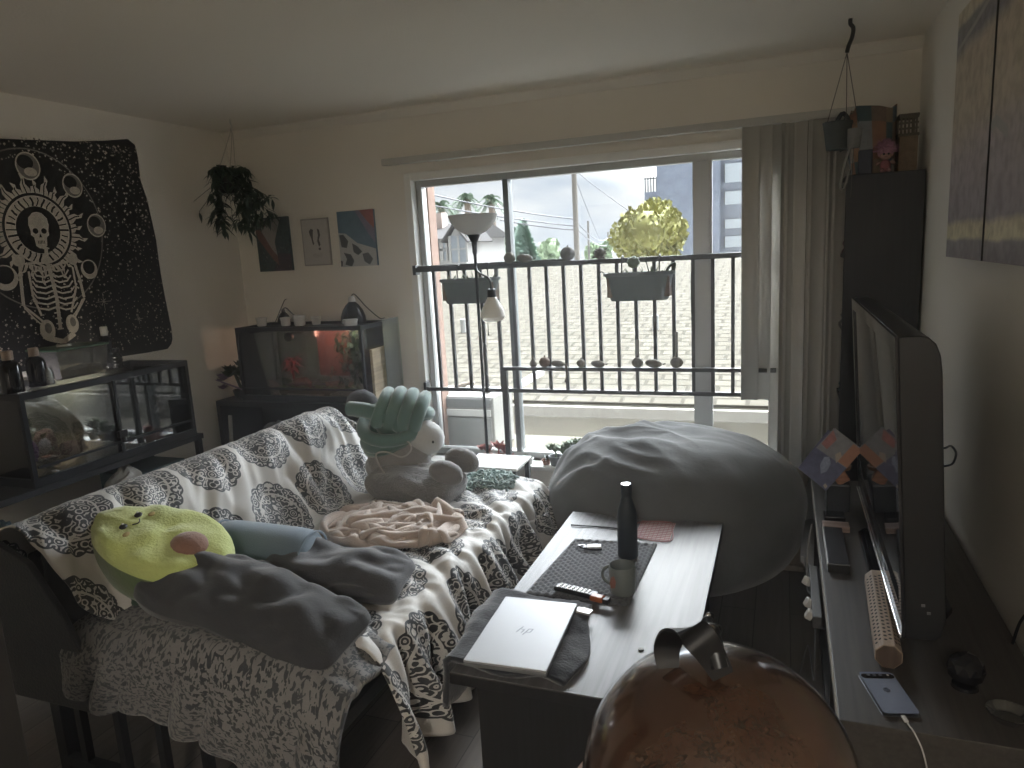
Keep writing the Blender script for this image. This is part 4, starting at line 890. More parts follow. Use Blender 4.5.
# teal crocheted blanket on the arm end
def ring_field(c, n, spread, r, seed, m):
    rnd = random.Random(seed); mb = MB()
    for i in range(n):
        p = Vector(c)+Vector((rnd.uniform(-1, 1)*spread[0], rnd.uniform(-1, 1)*spread[1], 0)); q = ((p.x-c[0])/spread[0])**2*.6+((p.y-c[1])/spread[1])**2*.6; p.z = c[2]+spread[2]*math.sqrt(max(.05, 1-q))
        E_ = Euler((rnd.uniform(-.9, .9), rnd.uniform(-.9, .9), rnd.random()*3)).to_matrix(); rr = r*rnd.uniform(.7, 1.2)
        mb.tube([p+E_@Vector((rr*math.cos(2*PI*k/10), rr*.7*math.sin(2*PI*k/10), .004*math.sin(3*k))) for k in range(10)], .006, 5, closed=True)
    return mb
cc = at(488, 480, 1, 3.00)
cbm = M('pale_teal_yarn', (.24, .33, .31), .95, var=.3, scale=40, bump=.5, sheen=.5)
cr_ = ring_field((cc.x, cc.y, cc.z-.05), 120, (.13, .12, .07), .022, 3, cbm)
k0 = len(cr_.v); cr_.ell((cc.x, cc.y, cc.z-.055), (.13, .125, .07), fn=lambda d: 1+.08*noise.noise(d*5), seg=30, rings=16)
tag(cr_.build('crochet_blanket', cbm, smooth=70), 'pale teal crocheted blanket bundled on the far seat corner by the lamp', 'blanket')
# white topped side table behind the futon's far end
sp_ = at(498, 462, 1, 3.36)
sd_ = thing('side_table', 'small low side table with white top behind the far futon arm', 'table', (sp_.x, 3.40, 0))
MB().box(sp_.x-.17, sp_.x+.14, 3.26, 3.50, sp_.z-.015, sp_.z).build('tabletop', white_c, sd_, smooth=0, bevel=.003)
for dx in (-.15, .12):
    for yy in (3.28, 3.48): MB().box(sp_.x+dx-.012, sp_.x+dx+.012, yy-.012, yy+.012, 0, sp_.z-.015).build('leg', black_m, sd_, smooth=0)
# ================================================================ THINGS ON THE COFFEE TABLE
Z = TZ
def tp(px, py, z=TZ): return at(px, py, 2, z)
# quilted mat
c4 = [tp(575, 540), tp(657, 545), tp(628, 607), tp(524, 596)]
nq = 60; uvm = []
def matf(u, v):
    a = c4[3].lerp(c4[2], u); b = c4[0].lerp(c4[1], u); p = a.lerp(b, v); uvm.append((p.x, p.y)); k = abs(math.sin((p.x+p.y)*110)*math.sin((p.x-p.y)*110)); e = min(u, 1-u, v, 1-v)
    return Vector((p.x, p.y, Z+.003+.006*k*sm(0, .03, e)+.004*sm(0, .03, e)*(1-sm(.03, .06, e))))
tag(MB().grid(matf, 90, 90).build('drying_mat', quilt_m, smooth=80, uvf=uvm, solid=.004), 'dark grey quilted drying mat under the mug and bottle', 'mat')
# bottle
b0 = tp(628, 556, Z+.012); bt = thing('water_bottle', 'tall matte black steel water bottle with silver cap top', 'bottle', (b0.x, b0.y, Z+.012))
bmt = M('matte_black_steel', (.035, .042, .05), .42, .4, var=.06)
MB().lathe([(0, 0), (.034, 0), (.036, .004), (.036, .155), (.033, .178), (.024, .205), (.019, .225), (.0185, .232)], b0, 32).build('body', bmt, bt)
MB().lathe([(.0195, .232), (.0205, .236), (.0205, .268), (.018, .272)], b0, 28).build('cap', bmt, bt)
MB().lathe([(.018, .2705), (.0175, .2745), (.0, .2755)], b0, 28).build('cap_top', chrome, bt, label='silver disc on the cap')
# mug
m0 = tp(623, 592, Z+.012); mg = thing('mug', 'grey green glazed ceramic mug standing on the drying mat', 'mug', (m0.x, m0.y, Z+.012))
gm_ = M('sage_glaze', (.17, .19, .185), .3, var=.2, scale=18)
MB().lathe([(0, 0), (.036, 0), (.040, .006), (.0425, .05), (.0435, .092), (.0415, .095), (.0395, .092), (.038, .02), (.03, .010), (0, .009)], m0, 36).build('body', gm_, mg)
hd = []
for k in range(13):
    a = -PI/2+PI*k/12; hd.append(m0+Vector((-.040-.030*math.cos(a), .012, .05+.030*math.sin(a))))
MB().tube(hd, .0055, 10).build('handle', gm_, mg)
MB().prism([(.0, .0), (.018, .006), (.024, .03), (.014, .046), (.002, .038), (-.006, .018)], .0012, o=m0+Vector((-.030, -.0335, .026)), u=(.8, -.6, 0), v=(0, 0, 1)).build('painted_mark', M('brick_glaze', (.28, .12, .09), .4), mg, smooth=0, label='reddish brown painted patch')
# remote / striped hairbrush-like handle and orange item
r0 = tp(556, 589, Z+.012); r1 = tp(598, 599, Z+.012); dr = (r1-r0).normalized(); sdv = Vector((-dr.y, dr.x, 0)); rmt = thing('remote_control', 'slim black remote with rows of pale buttons at the mat edge', 'remote control', (r0+r1)/2)
f = Matrix((dr, sdv, Vector((0, 0, 1)))).transposed(); ln = (r1-r0).length
MB().obox((r0+r1)/2+Vector((0, 0, .009)), (ln, .038, .016), f).build('body', blackp, rmt, smooth=40, bevel=.006)
for k in range(8):
    for j in (-1, 0, 1): MB().obox(r0.lerp(r1, .12+.095*k)+sdv*j*.010+Vector((0, 0, .018)), (ln*.05, .006, .003), f).build('button', white_c, rmt, smooth=0)
o0 = tp(598, 600, Z+.012); lt = thing('lighter', 'orange plastic lighter lying beside the remote tip', 'lighter', o0)
MB().obox(o0+Vector((0, -.006, .010)), (.045, .030, .018), f).build('body', M('orange_plastic', (.42, .13, .05), .35), lt, smooth=40, bevel=.005)
MB().obox(o0+Vector((.032, -.016, .010)), (.020, .026, .016), f).build('metal_cap', black_m, lt, smooth=0, bevel=.002)
# keyring with white tag
kt = tp(594, 547, Z+.012); ky = thing('key_fob', 'white tag on a dark key ring lying on the mat left of the bottle', 'key ring', kt)
MB().obox(kt+Vector((0, 0, .004)), (.055, .030, .006), (0, 0, .25)).build('tag', white_c, ky, smooth=0, bevel=.003)
mk = MB()
for dx in (-.012, 0, .012): mk.obox(kt+Vector((dx, 0, .0075)), (.008, .005, .001), (0, 0, .25))
mk.build('tag_print', M('grey_print', (.25, .25, .26), .6), ky, smooth=0)
MB().tube([kt+Vector((-.045+.016*math.cos(2*PI*k/16), -.010+.012*math.sin(2*PI*k/16), .003)) for k in range(16)], .0015, 6, closed=True).build('ring', chrome, ky)
MB().tube(cat_rom([kt+Vector(p) for p in ((-.06, -.012, .003), (-.03, -.028, .004), (.01, -.03, .004), (.035, -.022, .004))], 5), .0035, 6).build('strap', darkfab, ky)
# fly swatter
sw = thing('fly_swatter', 'pink striped fly swatter lying across the far end of the table', 'fly swatter', tp(655, 531))
pink = M('pink_mesh', (.45, .20, .20), .6, var=.1)
sc = [tp(640, 523), tp(669, 523), tp(672, 529), tp(670, 542), tp(640, 539), tp(636, 531)]
pts_ = cat_rom([p+Vector((0, 0, .004)) for p in sc], 5, closed=True)
MB().tube(pts_, .0022, 6, closed=True).build('rim', pink, sw)
cen = sum(sc, Vector())/6; mb = MB()
x0_, x1_ = min(p.x for p in sc), max(p.x for p in sc); y0_, y1_ = min(p.y for p in sc), max(p.y for p in sc)
for k in range(11):
    yy = lerp(y0_+.008, y1_-.008, k/10); mb.box(x0_+.004, x1_-.004, yy-.0016, yy+.0016, Z+.003, Z+.0045)
for k in range(9):
    xx = lerp(x0_+.008, x1_-.008, k/8); mb.box(xx-.0012, xx+.0012, y0_+.004, y1_-.004, Z+.002, Z+.0035)
mb.build('striped_mesh', pink, sw, smooth=0)
MB().box(x0_+.003, x1_-.003, y0_+.003, y1_-.003, Z+.0012, Z+.0018).build('backing', M('pale_pink', (.60, .50, .50), .7), sw, smooth=0)
MB().tube([tp(637, 531)+Vector((0, 0, .004)), tp(605, 528)+Vector((0, 0, .004)), tp(571, 526)+Vector((0, 0, .005))], .0028, 6).build('handle', darkfab, sw)
# black jacket under the laptop
def jacket(u, v):
    a = tp(607, 610); b = tp(590, 672); x = lerp(-.915, -.50, u); y = lerp(1.60, 2.02, v)
    k = fbm((x*3, y*3, 2), 2.5, 3); z = Z+.020+.012*k
    edge = .42-.05*math.sin(v*7)
    if u > .80: z -= (u-.8)*.08; x += .03*math.sin(v*5)-.02
    if x < -.855: z -= (-.855-x)*2.4+.0; x = -.872-.012*math.sin(y*14)-.01*k
    z = max(z, Z+.003) if x > -.85 else z
    y += .015*math.sin(u*9)*(1 if v in (0,) else .6)
    return Vector((x, y, z))
tag(MB().grid(jacket, 60, 40).build('black_jacket', M('black_jersey', (.022, .025, .032), .9, var=.2, scale=30, bump=.3, sheen=.3), smooth=180, solid=.016), 'soft black garment folded under the silver laptop and over the table edge', 'clothing')
# laptop
la = [tp(459, 660, Z+.055), tp(543, 670, Z+.055), tp(580, 604, Z+.055), tp(509, 596, Z+.055)]
o_ = la[0]; ud = (la[1]-la[0]); vd = (la[3]-la[0]); w_, d_ = .335, .235
cL = sum(la, Vector())/4; ux = ((la[1]-la[0])+(la[2]-la[3])).normalized(); vy = Vector((-ux.y, ux.x, 0)); FL = Matrix((ux, vy, Vector((0, 0, 1)))).transposed()
w_ = ((la[1]-la[0]).length+(la[2]-la[3]).length)/2; d_ = ((la[3]-la[0]).length+(la[2]-la[1]).length)/2
silver = M('laptop_silver', (.42, .43, .445), .42, .3, var=.02)
lp_ = thing('laptop', 'closed silver laptop lying on the black garment at the near table end', 'laptop', (cL.x, cL.y, Z+.035))
MB().obox(cL-Vector((0, 0, .0125)), (w_, d_, .011), FL).build('base', M('laptop_side', (.20, .21, .22), .4, .5), lp_, smooth=0, bevel=.003)
MB().obox(cL-Vector((0, 0, .0035)), (w_, d_, .006), FL).build('lid', silver, lp_, smooth=0, bevel=.002)
lm = MB(); LC = cL+FL@Vector((.0, -.005, 0))
def lgb(x0, y0, x1, y1, w=.0035):
    a = LC+FL@Vector((x0, y0, 0)); b = LC+FL@Vector((x1, y1, 0)); d = (b-a).normalized(); n = Vector((-d.y, d.x, 0))*w/2; z = Vector((0, 0, .0003))
    lm.add([a-n+z, b-n+z, b+n+z, a+n+z], [(0, 1, 2, 3)])
lgb(-.018, -.012, -.006, .022); lgb(-.008, .006, .002, .006); lgb(.002, .006, -.003, -.012); lgb(.004, -.022, .014, .012); lgb(.014, .012, .026, .012); lgb(.026, .012, .021, -.006); lgb(.021, -.006, .010, -.006)
lm.build('lid_logo', M('logo_grey', (.16, .16, .18), .3, .5), lp_, smooth=0)
tag(MB().obox(tp(584, 611, Z+.03)+Vector((0, 0, .0)), (.05, .03, .006), (0, 0, -.2)).build('white_card', white_c, smooth=0, bevel=.001), 'small white card peeking from the black garment below the lighter', 'card')
tag(MB().lathe([(0, 0), (.008, 0), (.008, .004), (0, .005)], tp(641, 650), 12).build('coin', M('dark_coin', (.06, .055, .05), .4, .6)), 'tiny dark coin alone on the open near part of the table top', 'coin')

# ================================================================ GLOBE
gl = thing('globe_bar', 'large antique style wooden globe in the foreground with map outlines', 'globe', (-.09, .87, 0))
gd = Vector((-.06423529, .77304387, -.63109191)); GR = .20; GC = CAM+gd*1.25
def globe_mat():
    m, t, b, N, L = nodes_mat('globe_map'); tc = N.new('ShaderNodeTexCoord')
    nz = N.new('ShaderNodeTexNoise'); nz.inputs['Scale'].default_value = 6; nz.inputs['Detail'].default_value = 7; nz.inputs['Roughness'].default_value = .55; nz.inputs['Distortion'].default_value = .6; L.new(tc.outputs['Object'], nz.inputs[0])
    band = mth(N, L, 'LESS_THAN', mth(N, L, 'ABSOLUTE', mth(N, L, 'SUBTRACT', nz.outputs['Fac'], .52)), .0035)
    n2 = N.new('ShaderNodeTexNoise'); n2.inputs['Scale'].default_value = 60; n2.inputs['Detail'].default_value = 3; n2.inputs['Distortion'].default_value = 2; L.new(tc.outputs['Object'], n2.inputs[0])
    n3 = N.new('ShaderNodeTexNoise'); n3.inputs['Scale'].default_value = 9; L.new(tc.outputs['Object'], n3.inputs[0])
    txt = mth(N, L, 'MULTIPLY', mth(N, L, 'LESS_THAN', mth(N, L, 'ABSOLUTE', mth(N, L, 'SUBTRACT', n2.outputs['Fac'], .5)), .016), mth(N, L, 'GREATER_THAN', n3.outputs['Fac'], .52))
    sp = N.new('ShaderNodeSeparateXYZ'); L.new(tc.outputs['Object'], sp.inputs[0])
    land = N.new('ShaderNodeValToRGB'); land.color_ramp.elements[0].position = .42; land.color_ramp.elements[1].position = .60; land.color_ramp.elements[0].color = (.065, .033, .019, 1); land.color_ramp.elements[1].color = (.042, .020, .013, 1); L.new(nz.outputs['Fac'], land.inputs[0])
    ink = mth(N, L, 'MAXIMUM', band, mth(N, L, 'MULTIPLY', txt, .6)); mx = N.new('ShaderNodeMix'); mx.data_type = 'RGBA'; mx.inputs[7].default_value = (.02, .011, .007, 1); L.new(land.outputs[0], mx.inputs[6]); L.new(ink, mx.inputs[0]); L.new(mx.outputs[2], b.inputs['Base Color'])
    b.inputs['Roughness'].default_value = .22; b.inputs['Coat Weight'].default_value = 1; b.inputs['Coat Roughness'].default_value = .12; return m
glm = globe_mat(); rosew = woodgrain('globe_wood', (.12, .05, .03), (.22, .10, .06), .35, 0)
MB().ell(GC, GR, seg=64, rings=40).build('globe_ball', glm, gl, smooth=80)
MB().lathe([(GR+.004, -.045), (GR+.036, -.045), (GR+.040, -.03), (GR+.036, -.015), (GR+.004, -.015)], GC-Vector((0, 0, .05)), 64).build('horizon_ring', M('ring_map', (.30, .17, .12), .4, var=.3, scale=30), gl)
for k in range(4):
    a = PI/4+k*PI/2; top = GC+Vector((math.cos(a)*(GR+.02), math.sin(a)*(GR+.02), -.09)); ft_ = Vector((GC.x+math.cos(a)*.20, GC.y+math.sin(a)*.20, 0)); mb = MB(); n = 12
    prf_ = [.014, .018, .012, .016, .022, .022, .016, .012, .015, .012, .010, .014, .018]
    mb.tube([ft_.lerp(top, i/12) for i in range(13)], prf_, 14).build('leg', rosew, gl)
MB().lathe([(.0, 0), (.16, 0), (.17, .008), (.17, .02), (.16, .028), (0, .028)], (GC.x, GC.y, .16), 40).build('lower_shelf', rosew, gl)
MB().tube([GC+Vector((0, (GR+.012)*math.cos(a), (GR+.012)*math.sin(a)-0)) for a in [(-PI+PI*k/24) for k in range(25)]], .006, 8).build('meridian', rosew, gl)
# black strap looped over the globe
def strip(pts, w, th, wd):
    mb = MB(); k = len(pts); vs = []
    for i, p in enumerate(pts):
        a = pts[max(0, i-1)]; b = pts[min(k-1, i+1)]; t = (b-a).normalized(); wv = (wd-t*wd.dot(t)).normalized(); n = t.cross(wv)
        ww = w if not isinstance(w, list) else w[i]
        vs += [p+wv*ww/2+n*th/2, p-wv*ww/2+n*th/2, p-wv*ww/2-n*th/2, p+wv*ww/2-n*th/2]
    fs = [(i*4+j, i*4+(j+1) % 4, (i+1)*4+(j+1) % 4, (i+1)*4+j) for i in range(k-1) for j in range(4)]+[(3, 2, 1, 0), (4*k-4, 4*k-3, 4*k-2, 4*k-1)]
    return mb.add(vs, fs)
hp = thing('headset', 'black curved headband with lumpy hinge resting on top of the globe', 'headset', GC+Vector((0, 0, GR)))
def gp(px, py, h):      # point seen at a pixel, h above the globe surface
    d = (at(px, py, 1, 1.0)-CAM).normalized(); oc = CAM-GC; R_ = GR+h; b = oc.dot(d); disc = b*b-(oc.length_squared-R_*R_)
    t = -b-math.sqrt(disc) if disc > 0 else -b
    return CAM+d*t
bp_ = cat_rom([gp(668, 668, .004), gp(667, 648, .03), gp(676, 632, .06), gp(690, 630, .072), gp(703, 643, .06), gp(713, 658, .035), gp(723, 676, .010)], 7)
strip(bp_, [.030+.016*math.sin(PI*i/(len(bp_)-1)) for i in range(len(bp_))], .004, Vector((.75, .25, .05)).normalized()).build('headband', blackp, hp, smooth=50)
hi = MB(); 
for (px, py, s) in ((708, 623, .010), (711, 633, .014), (714, 642, .012), (710, 617, .007), (716, 630, .009)): hi.ell(gp(px, py, .05), s, seg=10, rings=7)
hi.tube([gp(707, 622, .055), gp(712, 640, .05), gp(720, 668, .022)], [.008, .014, .012], 10); hi.build('hinge', blackp, hp)
MB().ell(gp(708, 615, .056), .004, seg=8, rings=6).build('screw', chrome, hp)
# thin cable on the floor running to the TV stand
fc = [at(735, 646, 2, .02), at(765, 655, 2, .02), at(795, 680, 2, .02), at(800, 672, 2, .02), at(808, 645, 2, .06), Vector((.11, 2.25, .18)), Vector((.118, 2.5, .33))]
tag(MB().tube(cat_rom(fc, 8), .0028, 6).build('floor_cable', M('grey_cable', (.10, .10, .10), .5)), 'thin dark cable curling over the floor up to the TV stand', 'cable')
# ================================================================ TAPESTRY
blk = M('tapestry_black', (.016, .016, .015), .9, var=.2, scale=40, sheen=.15)
ivo = M('tapestry_ivory', (.50, .45, .37), .9, var=.25, scale=60); gryt = M('tapestry_grey', (.20, .185, .16), .9, var=.3, scale=50)
XW = XL+.006
def tq(x, y, pg=0):   # point on the left wall plane
    p = at(x/6.98, (130 if pg == 0 else 230)+y/6.98, 0, XW); return (p.y, p.z)
def tsurf(y, z): return .019+.006*math.sin(y*5+1)+.004*math.sin(z*7)+.004*noise.noise(Vector((y*4, z*4, 0)))
TO = [at(x, y, 0, XW) for x, y in ((-60, 134), (0, 139), (60, 142), (100, 141), (127, 139), (134, 144), (137, 158), (139, 180), (146, 200), (155, 240), (163, 290), (170, 330), (171, 342), (166, 349), (150, 352), (110, 358), (60, 366), (0, 374), (-60, 384), (-75, 380), (-72, 250))]
TOp = [(p.y, p.z) for p in TO]
tb_ = MB()
zs = sorted(p[1] for p in TOp)
def inside_rows(n=46):
    z0, z1 = min(zs)+.001, max(zs)-.001; rows = []
    for i in range(n):
        z = lerp(z0, z1, i/(n-1)); xs = []
        for (a, b), (c, d) in zip(TOp, TOp[1:]+TOp[:1]):
            if (b-z)*(d-z) < 0: xs.append(a+(c-a)*(z-b)/(d-b))
        rows.append((min(xs), max(xs), z))
    return rows
rows = inside_rows()
tb_.grid(lambda u, v: (lambda r: Vector((XL+tsurf(lerp(r[0], r[1], u), r[2]), lerp(r[0], r[1], u), r[2])))(rows[round(v*45)]), 60, 46)
def inlay(pts, mi, lift=.0015):
    tb_.m = mi; cy = sum(p[0] for p in pts)/len(pts); cz = sum(p[1] for p in pts)/len(pts)
    f = lambda p: Vector((XL+tsurf(*p)+lift, p[0], p[1])); n = len(pts)
    tb_.add([f((cy, cz))]+[f(p) for p in pts], [(0, 1+i, 1+(i+1) % n) for i in range(n)])
def stroke(pts, w, mi, lift=.002, closed=False):
    tb_.m = mi; k = len(pts); vs = []
    for i, p in enumerate(pts):
        a = pts[(i-1) % k] if closed or i else p; b = pts[(i+1) % k] if closed or i < k-1 else p
        d = Vector((b[0]-a[0], b[1]-a[1])); d = d.normalized() if d.length > 1e-9 else Vector((1, 0)); n = Vector((-d.y, d.x))*w/2
        for sg in (1, -1): q = (p[0]+n.x*sg, p[1]+n.y*sg); vs.append(Vector((XL+tsurf(*q)+lift, q[0], q[1])))
    tb_.add(vs, [(2*i, 2*i+1, (2*i+3) % (2*k), (2*i+2) % (2*k)) for i in range(k if closed else k-1)])
px1 = (Vector(tq(100, 100))-Vector(tq(107, 100))).length   # metres per photo pixel
c0 = tq(250, 700); 
def el(c, rx, ry, n=28, a0=0, a1=2*PI): return [(c[0]+rx*math.cos(lerp(a0, a1, k/n)), c[1]+ry*math.sin(lerp(a0, a1, k/n))) for k in range(n)]
rndt = random.Random(5)
# stars
for i in range(1900):
    rw = rows[rndt.randrange(2, 44)]; y = lerp(rw[0], rw[1], rndt.random()); z = min(max(rw[2]+rndt.uniform(-.012, .012), zs[0]+.03), zs[-1]-.05); dd = math.hypot(y-c0[0], (z-c0[1]+.02))
    if dd < .37 and z > c0[1]-.2: continue
    s = rndt.choice((.003, .0035, .004, .005, .007)); inlay([(y+s, z), (y, z+s), (y-s, z), (y, z-s)], 1 if rndt.random() < .75 else 2, .0018)
# ring through the moons
stroke(el(c0, .375, .40, 80), .007, 2, closed=True)
# sun rays
NR = 26
for k in range(NR):
    a = 2*PI*k/NR+.05; r0 = .175; r1 = .285 if k % 2 else .255; w = .040; dx, dz = math.cos(a), math.sin(a); tx, tz = -dz, dx
    P_ = lambda r, s: (c0[0]+dx*r+tx*s, c0[1]+dz*r+tz*s)
    inlay([P_(r0, -w*.6), P_(r0+.03, -w*.55), P_((r0+r1)/2, -w*.15), P_(r1-.02, -w*.25), P_(r1, w*.30), P_(r1-.035, w*.18), P_((r0+r1)/2, w*.55), P_(r0+.03, w*.55), P_(r0, w*.5)], 1, .002)
    stroke([P_(r0+.01, 0), P_((r0+r1)/2, w*.15), P_(r1-.03, w*.02)], .006, 0, .0028)
inlay(el(c0, .185, .185, 40), 0, .0026)
# halo ring
tb_.m = 1
oo = el(c0, .172, .172, 48); ii = el(c0, .118, .118, 48)
tb_.add([Vector((XL+tsurf(*p)+.0032, *p)) for p in oo+ii], [(i, (i+1) % 48, 48+(i+1) % 48, 48+i) for i in range(48)])
for k in range(30):
    a = 2*PI*k/30; stroke([(c0[0]+math.cos(a)*r+.006*math.sin(r*90+k), c0[1]+math.sin(a)*r) for r in (.12, .135, .15, .163)], .006 if k % 2 else .01, 0, .0038)
# skull
sk = (c0[0]+.002, c0[1]+.005)
inlay([(sk[0]+x, sk[1]+z) for x, z in ((-.055, .02), (-.05, .055), (-.025, .08), (0, .086), (.025, .08), (.05, .055), (.055, .02), (.048, -.01), (.05, -.03), (.035, -.042), (.03, -.085), (.012, -.098), (-.012, -.098), (-.03, -.085), (-.035, -.042), (-.05, -.03), (-.048, -.01))], 1, .004)
for sg in (-1, 1): inlay(el((sk[0]+sg*.023, sk[1]-.010), .015, .014, 12), 0, .005)
inlay([(sk[0], sk[1]-.022), (sk[0]+.008, sk[1]-.042), (sk[0]-.008, sk[1]-.042)], 0, .005)
for k in range(5): stroke([(sk[0]-.016+k*.008, sk[1]-.058), (sk[0]-.016+k*.008, sk[1]-.074)], .003, 0, .005)
# moons (traced centres)
for (x, y, r) in ((168, 255, 12), (485, 390, 11), (657, 668, 11)):
    c = tq(x, y); R_ = r*px1*1.0; inlay(el(c, R_, R_*1.05), 2, .0042); stroke(el(c, R_, R_*1.05), .007, 1, .005, True); inlay(el((c[0]-.2*R_, c[1]+.3*R_), R_*.7, R_*.55), 0, .0048); inlay(el((c[0]+.15*R_, c[1]-.45*R_), R_*.55, R_*.35), 1, .0052)
for (x, y, r) in ((610, 275, 9.5), (20, 335, 11.5)):
    c = tq(x, y, 1); R_ = r*px1; inlay(el(c, R_, R_), 1, .0042); inlay(el((c[0], c[1]+.25*R_), R_*.75, R_*.78), 0, .005); stroke(el(c, R_, R_), .006, 1, .0052, True)
# skeleton
def st1(pts, w, lift=.0045, mi=1): stroke([tq(x, y, 1) for x, y in pts], w, mi, lift)
st1([(300, 120), (305, 200), (330, 300), (355, 380), (378, 480), (395, 640), (400, 690)], .020)
for k in range(16):
    t = k/15; x = lerp(300, 400, t); y = lerp(130, 690, t); q = tq(x, y, 1); stroke([(q[0]-.018, q[1]), (q[0]+.018, q[1])], .007, 1, .005)
st1([(150, 240), (230, 230), (310, 265), (400, 235), (480, 215)], .012)
for k in range(8):
    y = 270+k*38; w = (110+14*k-1.2*k*k); cx = 332+k*7
    st1([(cx, y), (cx-w*.4, y+22), (cx-w*.85, y+12), (cx-w*1.05, y-28)], .0095); st1([(cx, y), (cx+w*.4, y+20), (cx+w*.8, y+8), (cx+w*.98, y-30)], .0095)
st1([(180, 290), (210, 460), (270, 600)], .012); st1([(490, 260), (515, 400), (480, 575)], .012)
st1([(120, 240), (130, 380), (145, 530)], .017); st1([(145, 530), (230, 600), (310, 665)], .011); st1([(150, 545), (220, 620), (290, 680)], .007)
st1([(500, 220), (540, 340), (572, 470)], .017); st1([(575, 475), (530, 560), (495, 625)], .011); st1([(560, 480), (520, 560), (480, 615)], .007)
for c, r in (((310, 700), .055), ((485, 655), .05)):
    q = tq(*c, 1); inlay(el(q, r*.75, r), 1, .0045); inlay(el((q[0]+.005, q[1]+.01), r*.35, r*.5), 2, .0052)
for c in ((110, 215), (490, 205)): inlay(el(tq(*c, 1), .032, .03), 1, .0048)
st1([(290, 700), (330, 760), (420, 780), (500, 720)], .03)
for (x, y, s) in ((712, 500, .05), (960, 620, .03)):
    q = tq(x, y, 1)
    for a in (0, PI/2, PI/4, 3*PI/4): r_ = s if a in (0, PI/2) else s*.45; stroke([(q[0]-r_*math.cos(a), q[1]-r_*math.sin(a)), (q[0]+r_*math.cos(a), q[1]+r_*math.sin(a))], .003, 1, .003)
hem = [(p.y, p.z) for p in TO]
tag(tb_.build('wall_tapestry', [blk, ivo, gryt], smooth=60), 'black wall tapestry with skeleton, sun rays and moon phases on the left wall', 'tapestry')

# ================================================================ PICTURES ON THE BACK WALL
def picture(name, label, pts, cat, th=.02):
    P_ = [at(x, y, 1, YB-.004) for x, y in pts]
    x0 = (P_[0].x+P_[3].x)/2; x1 = (P_[1].x+P_[2].x)/2; z1 = (P_[0].z+P_[1].z)/2; z0 = (P_[2].z+P_[3].z)/2
    return x0, x1, z0, z1
def art(x0, x1, z0, z1, y, mats):
    mb = MB(); mb.box(x0, x1, y, YB-.002, z0, z1); w, h = x1-x0, z1-z0
    def poly(pts, mi, l=.0008):
        mb.m = mi; mb.add([Vector((x0+a*w, y-l, z0+b*h)) for a, b in pts], [list(range(len(pts)))])
    return mb, poly
a1 = picture('', '', ((257, 218), (289, 217), (294, 270), (261, 272)), '')
ca = M('canvas_dark_teal', (.06, .085, .085), .8, var=.6, scale=45); cw = M('canvas_bone', (.34, .31, .29), .8, var=.1); cbn = M('canvas_rust', (.20, .10, .08), .8, var=.3, scale=30); cpl = M('canvas_plum', (.09, .065, .08), .8, var=.5, scale=45)
mb, po_ = art(*a1, YB-.022, None)
po_([(.06, .97), (.78, .97), (.55, .55), (.60, .25), (.42, .42), (.12, .82)], 1); po_([(.0, .78), (.14, .80), (.44, .42), (.60, .28), (.62, .10), (.45, .22), (.05, .62)], 2, .0014); po_([(.45, .0), (1, .0), (1, .30), (.62, .34), (.55, .18)], 3, .0012); po_([(.08, .88), (.25, .90), (.32, .84), (.2, .83)], 2, .0016)
for k in range(60):
    q = random.Random(k); u, v = q.random(), q.random()*.5; s = .02
    po_([(u, v), (min(1, u+s), v+s*.6), (u, v+s)], 1 if k % 3 == 0 else 2, .0018)
tag(mb.build('painting', [ca, cw, cbn, cpl], smooth=0), 'small dark canvas painting with pale figure shape, partly behind the hanging plant', 'painting')
a2 = picture('', '', ((301, 219), (327, 218), (334, 264), (306, 267)), '')
mb, po_ = art(*a2, YB-.014, None)
F_ = M('thin_frame_grey', (.34, .32, .30), .6); pp = M('print_paper', (.50, .475, .45), .7, var=.03); ik = M('print_ink', (.07, .06, .055), .7)
mb.mi = [0]*6
po_([(.04, .03), (.96, .03), (.96, .97), (.04, .97)], 1); 
po_([(.28, .74), (.36, .79), (.44, .76), (.42, .70), (.40, .56), (.44, .46), (.38, .44), (.34, .60), (.30, .66)], 2, .0014); po_([(.58, .78), (.66, .76), (.68, .64), (.62, .55), (.66, .44), (.60, .40), (.55, .52), (.60, .64)], 2, .0014); po_([(.58, .38), (.66, .38), (.66, .33), (.58, .33)], 2, .0014)
for k in range(3): po_([(.34, .25-k*.03), (.68, .25-k*.03), (.68, .24-k*.03), (.34, .24-k*.03)], 0, .0014)
tag(mb.build('framed_print', [F_, pp, ik], smooth=0), 'pale framed print with two dark brush marks, middle of three pictures', 'picture')
a3 = picture('', '', ((338, 212), (374, 209), (379, 264), (343, 268)), '')
mb, po_ = art(*a3, YB-.022, None)
cb_ = M('canvas_blue', (.13, .20, .26), .8, var=.35, scale=14); cwh = M('canvas_white', (.46, .46, .45), .8, var=.06); cch = M('canvas_charcoal', (.09, .095, .10), .8, var=.2); cpk = M('canvas_coral', (.34, .15, .14), .8, var=.4, scale=20); clv = M('canvas_lilac', (.24, .22, .30), .8, var=.3, scale=20)
po_([(0, .62), (.2, .60), (.5, .42), (1, .30), (1, 0), (0, 0)], 1); po_([(.50, 1), (1, 1), (1, .40), (.85, .55)], 4, .0012); po_([(.62, 1), (1, 1), (1, .66), (.82, .80)], 3, .0016)
for pl_ in ([(.02, .58), (.14, .58), (.26, .46), (.20, .34), (.06, .36)], [(.36, .42), (.50, .36), (.62, .26), (.50, .20), (.38, .26)], [(.10, .26), (.30, .22), (.38, .10), (.30, .0), (.12, .04), (.18, .14)], [(.62, .22), (.78, .24), (.90, .12), (.80, .02), (.66, .08)], [(.0, .12), (.06, .10), (.04, .02), (0, .0)]): po_(pl_, 2, .0014)
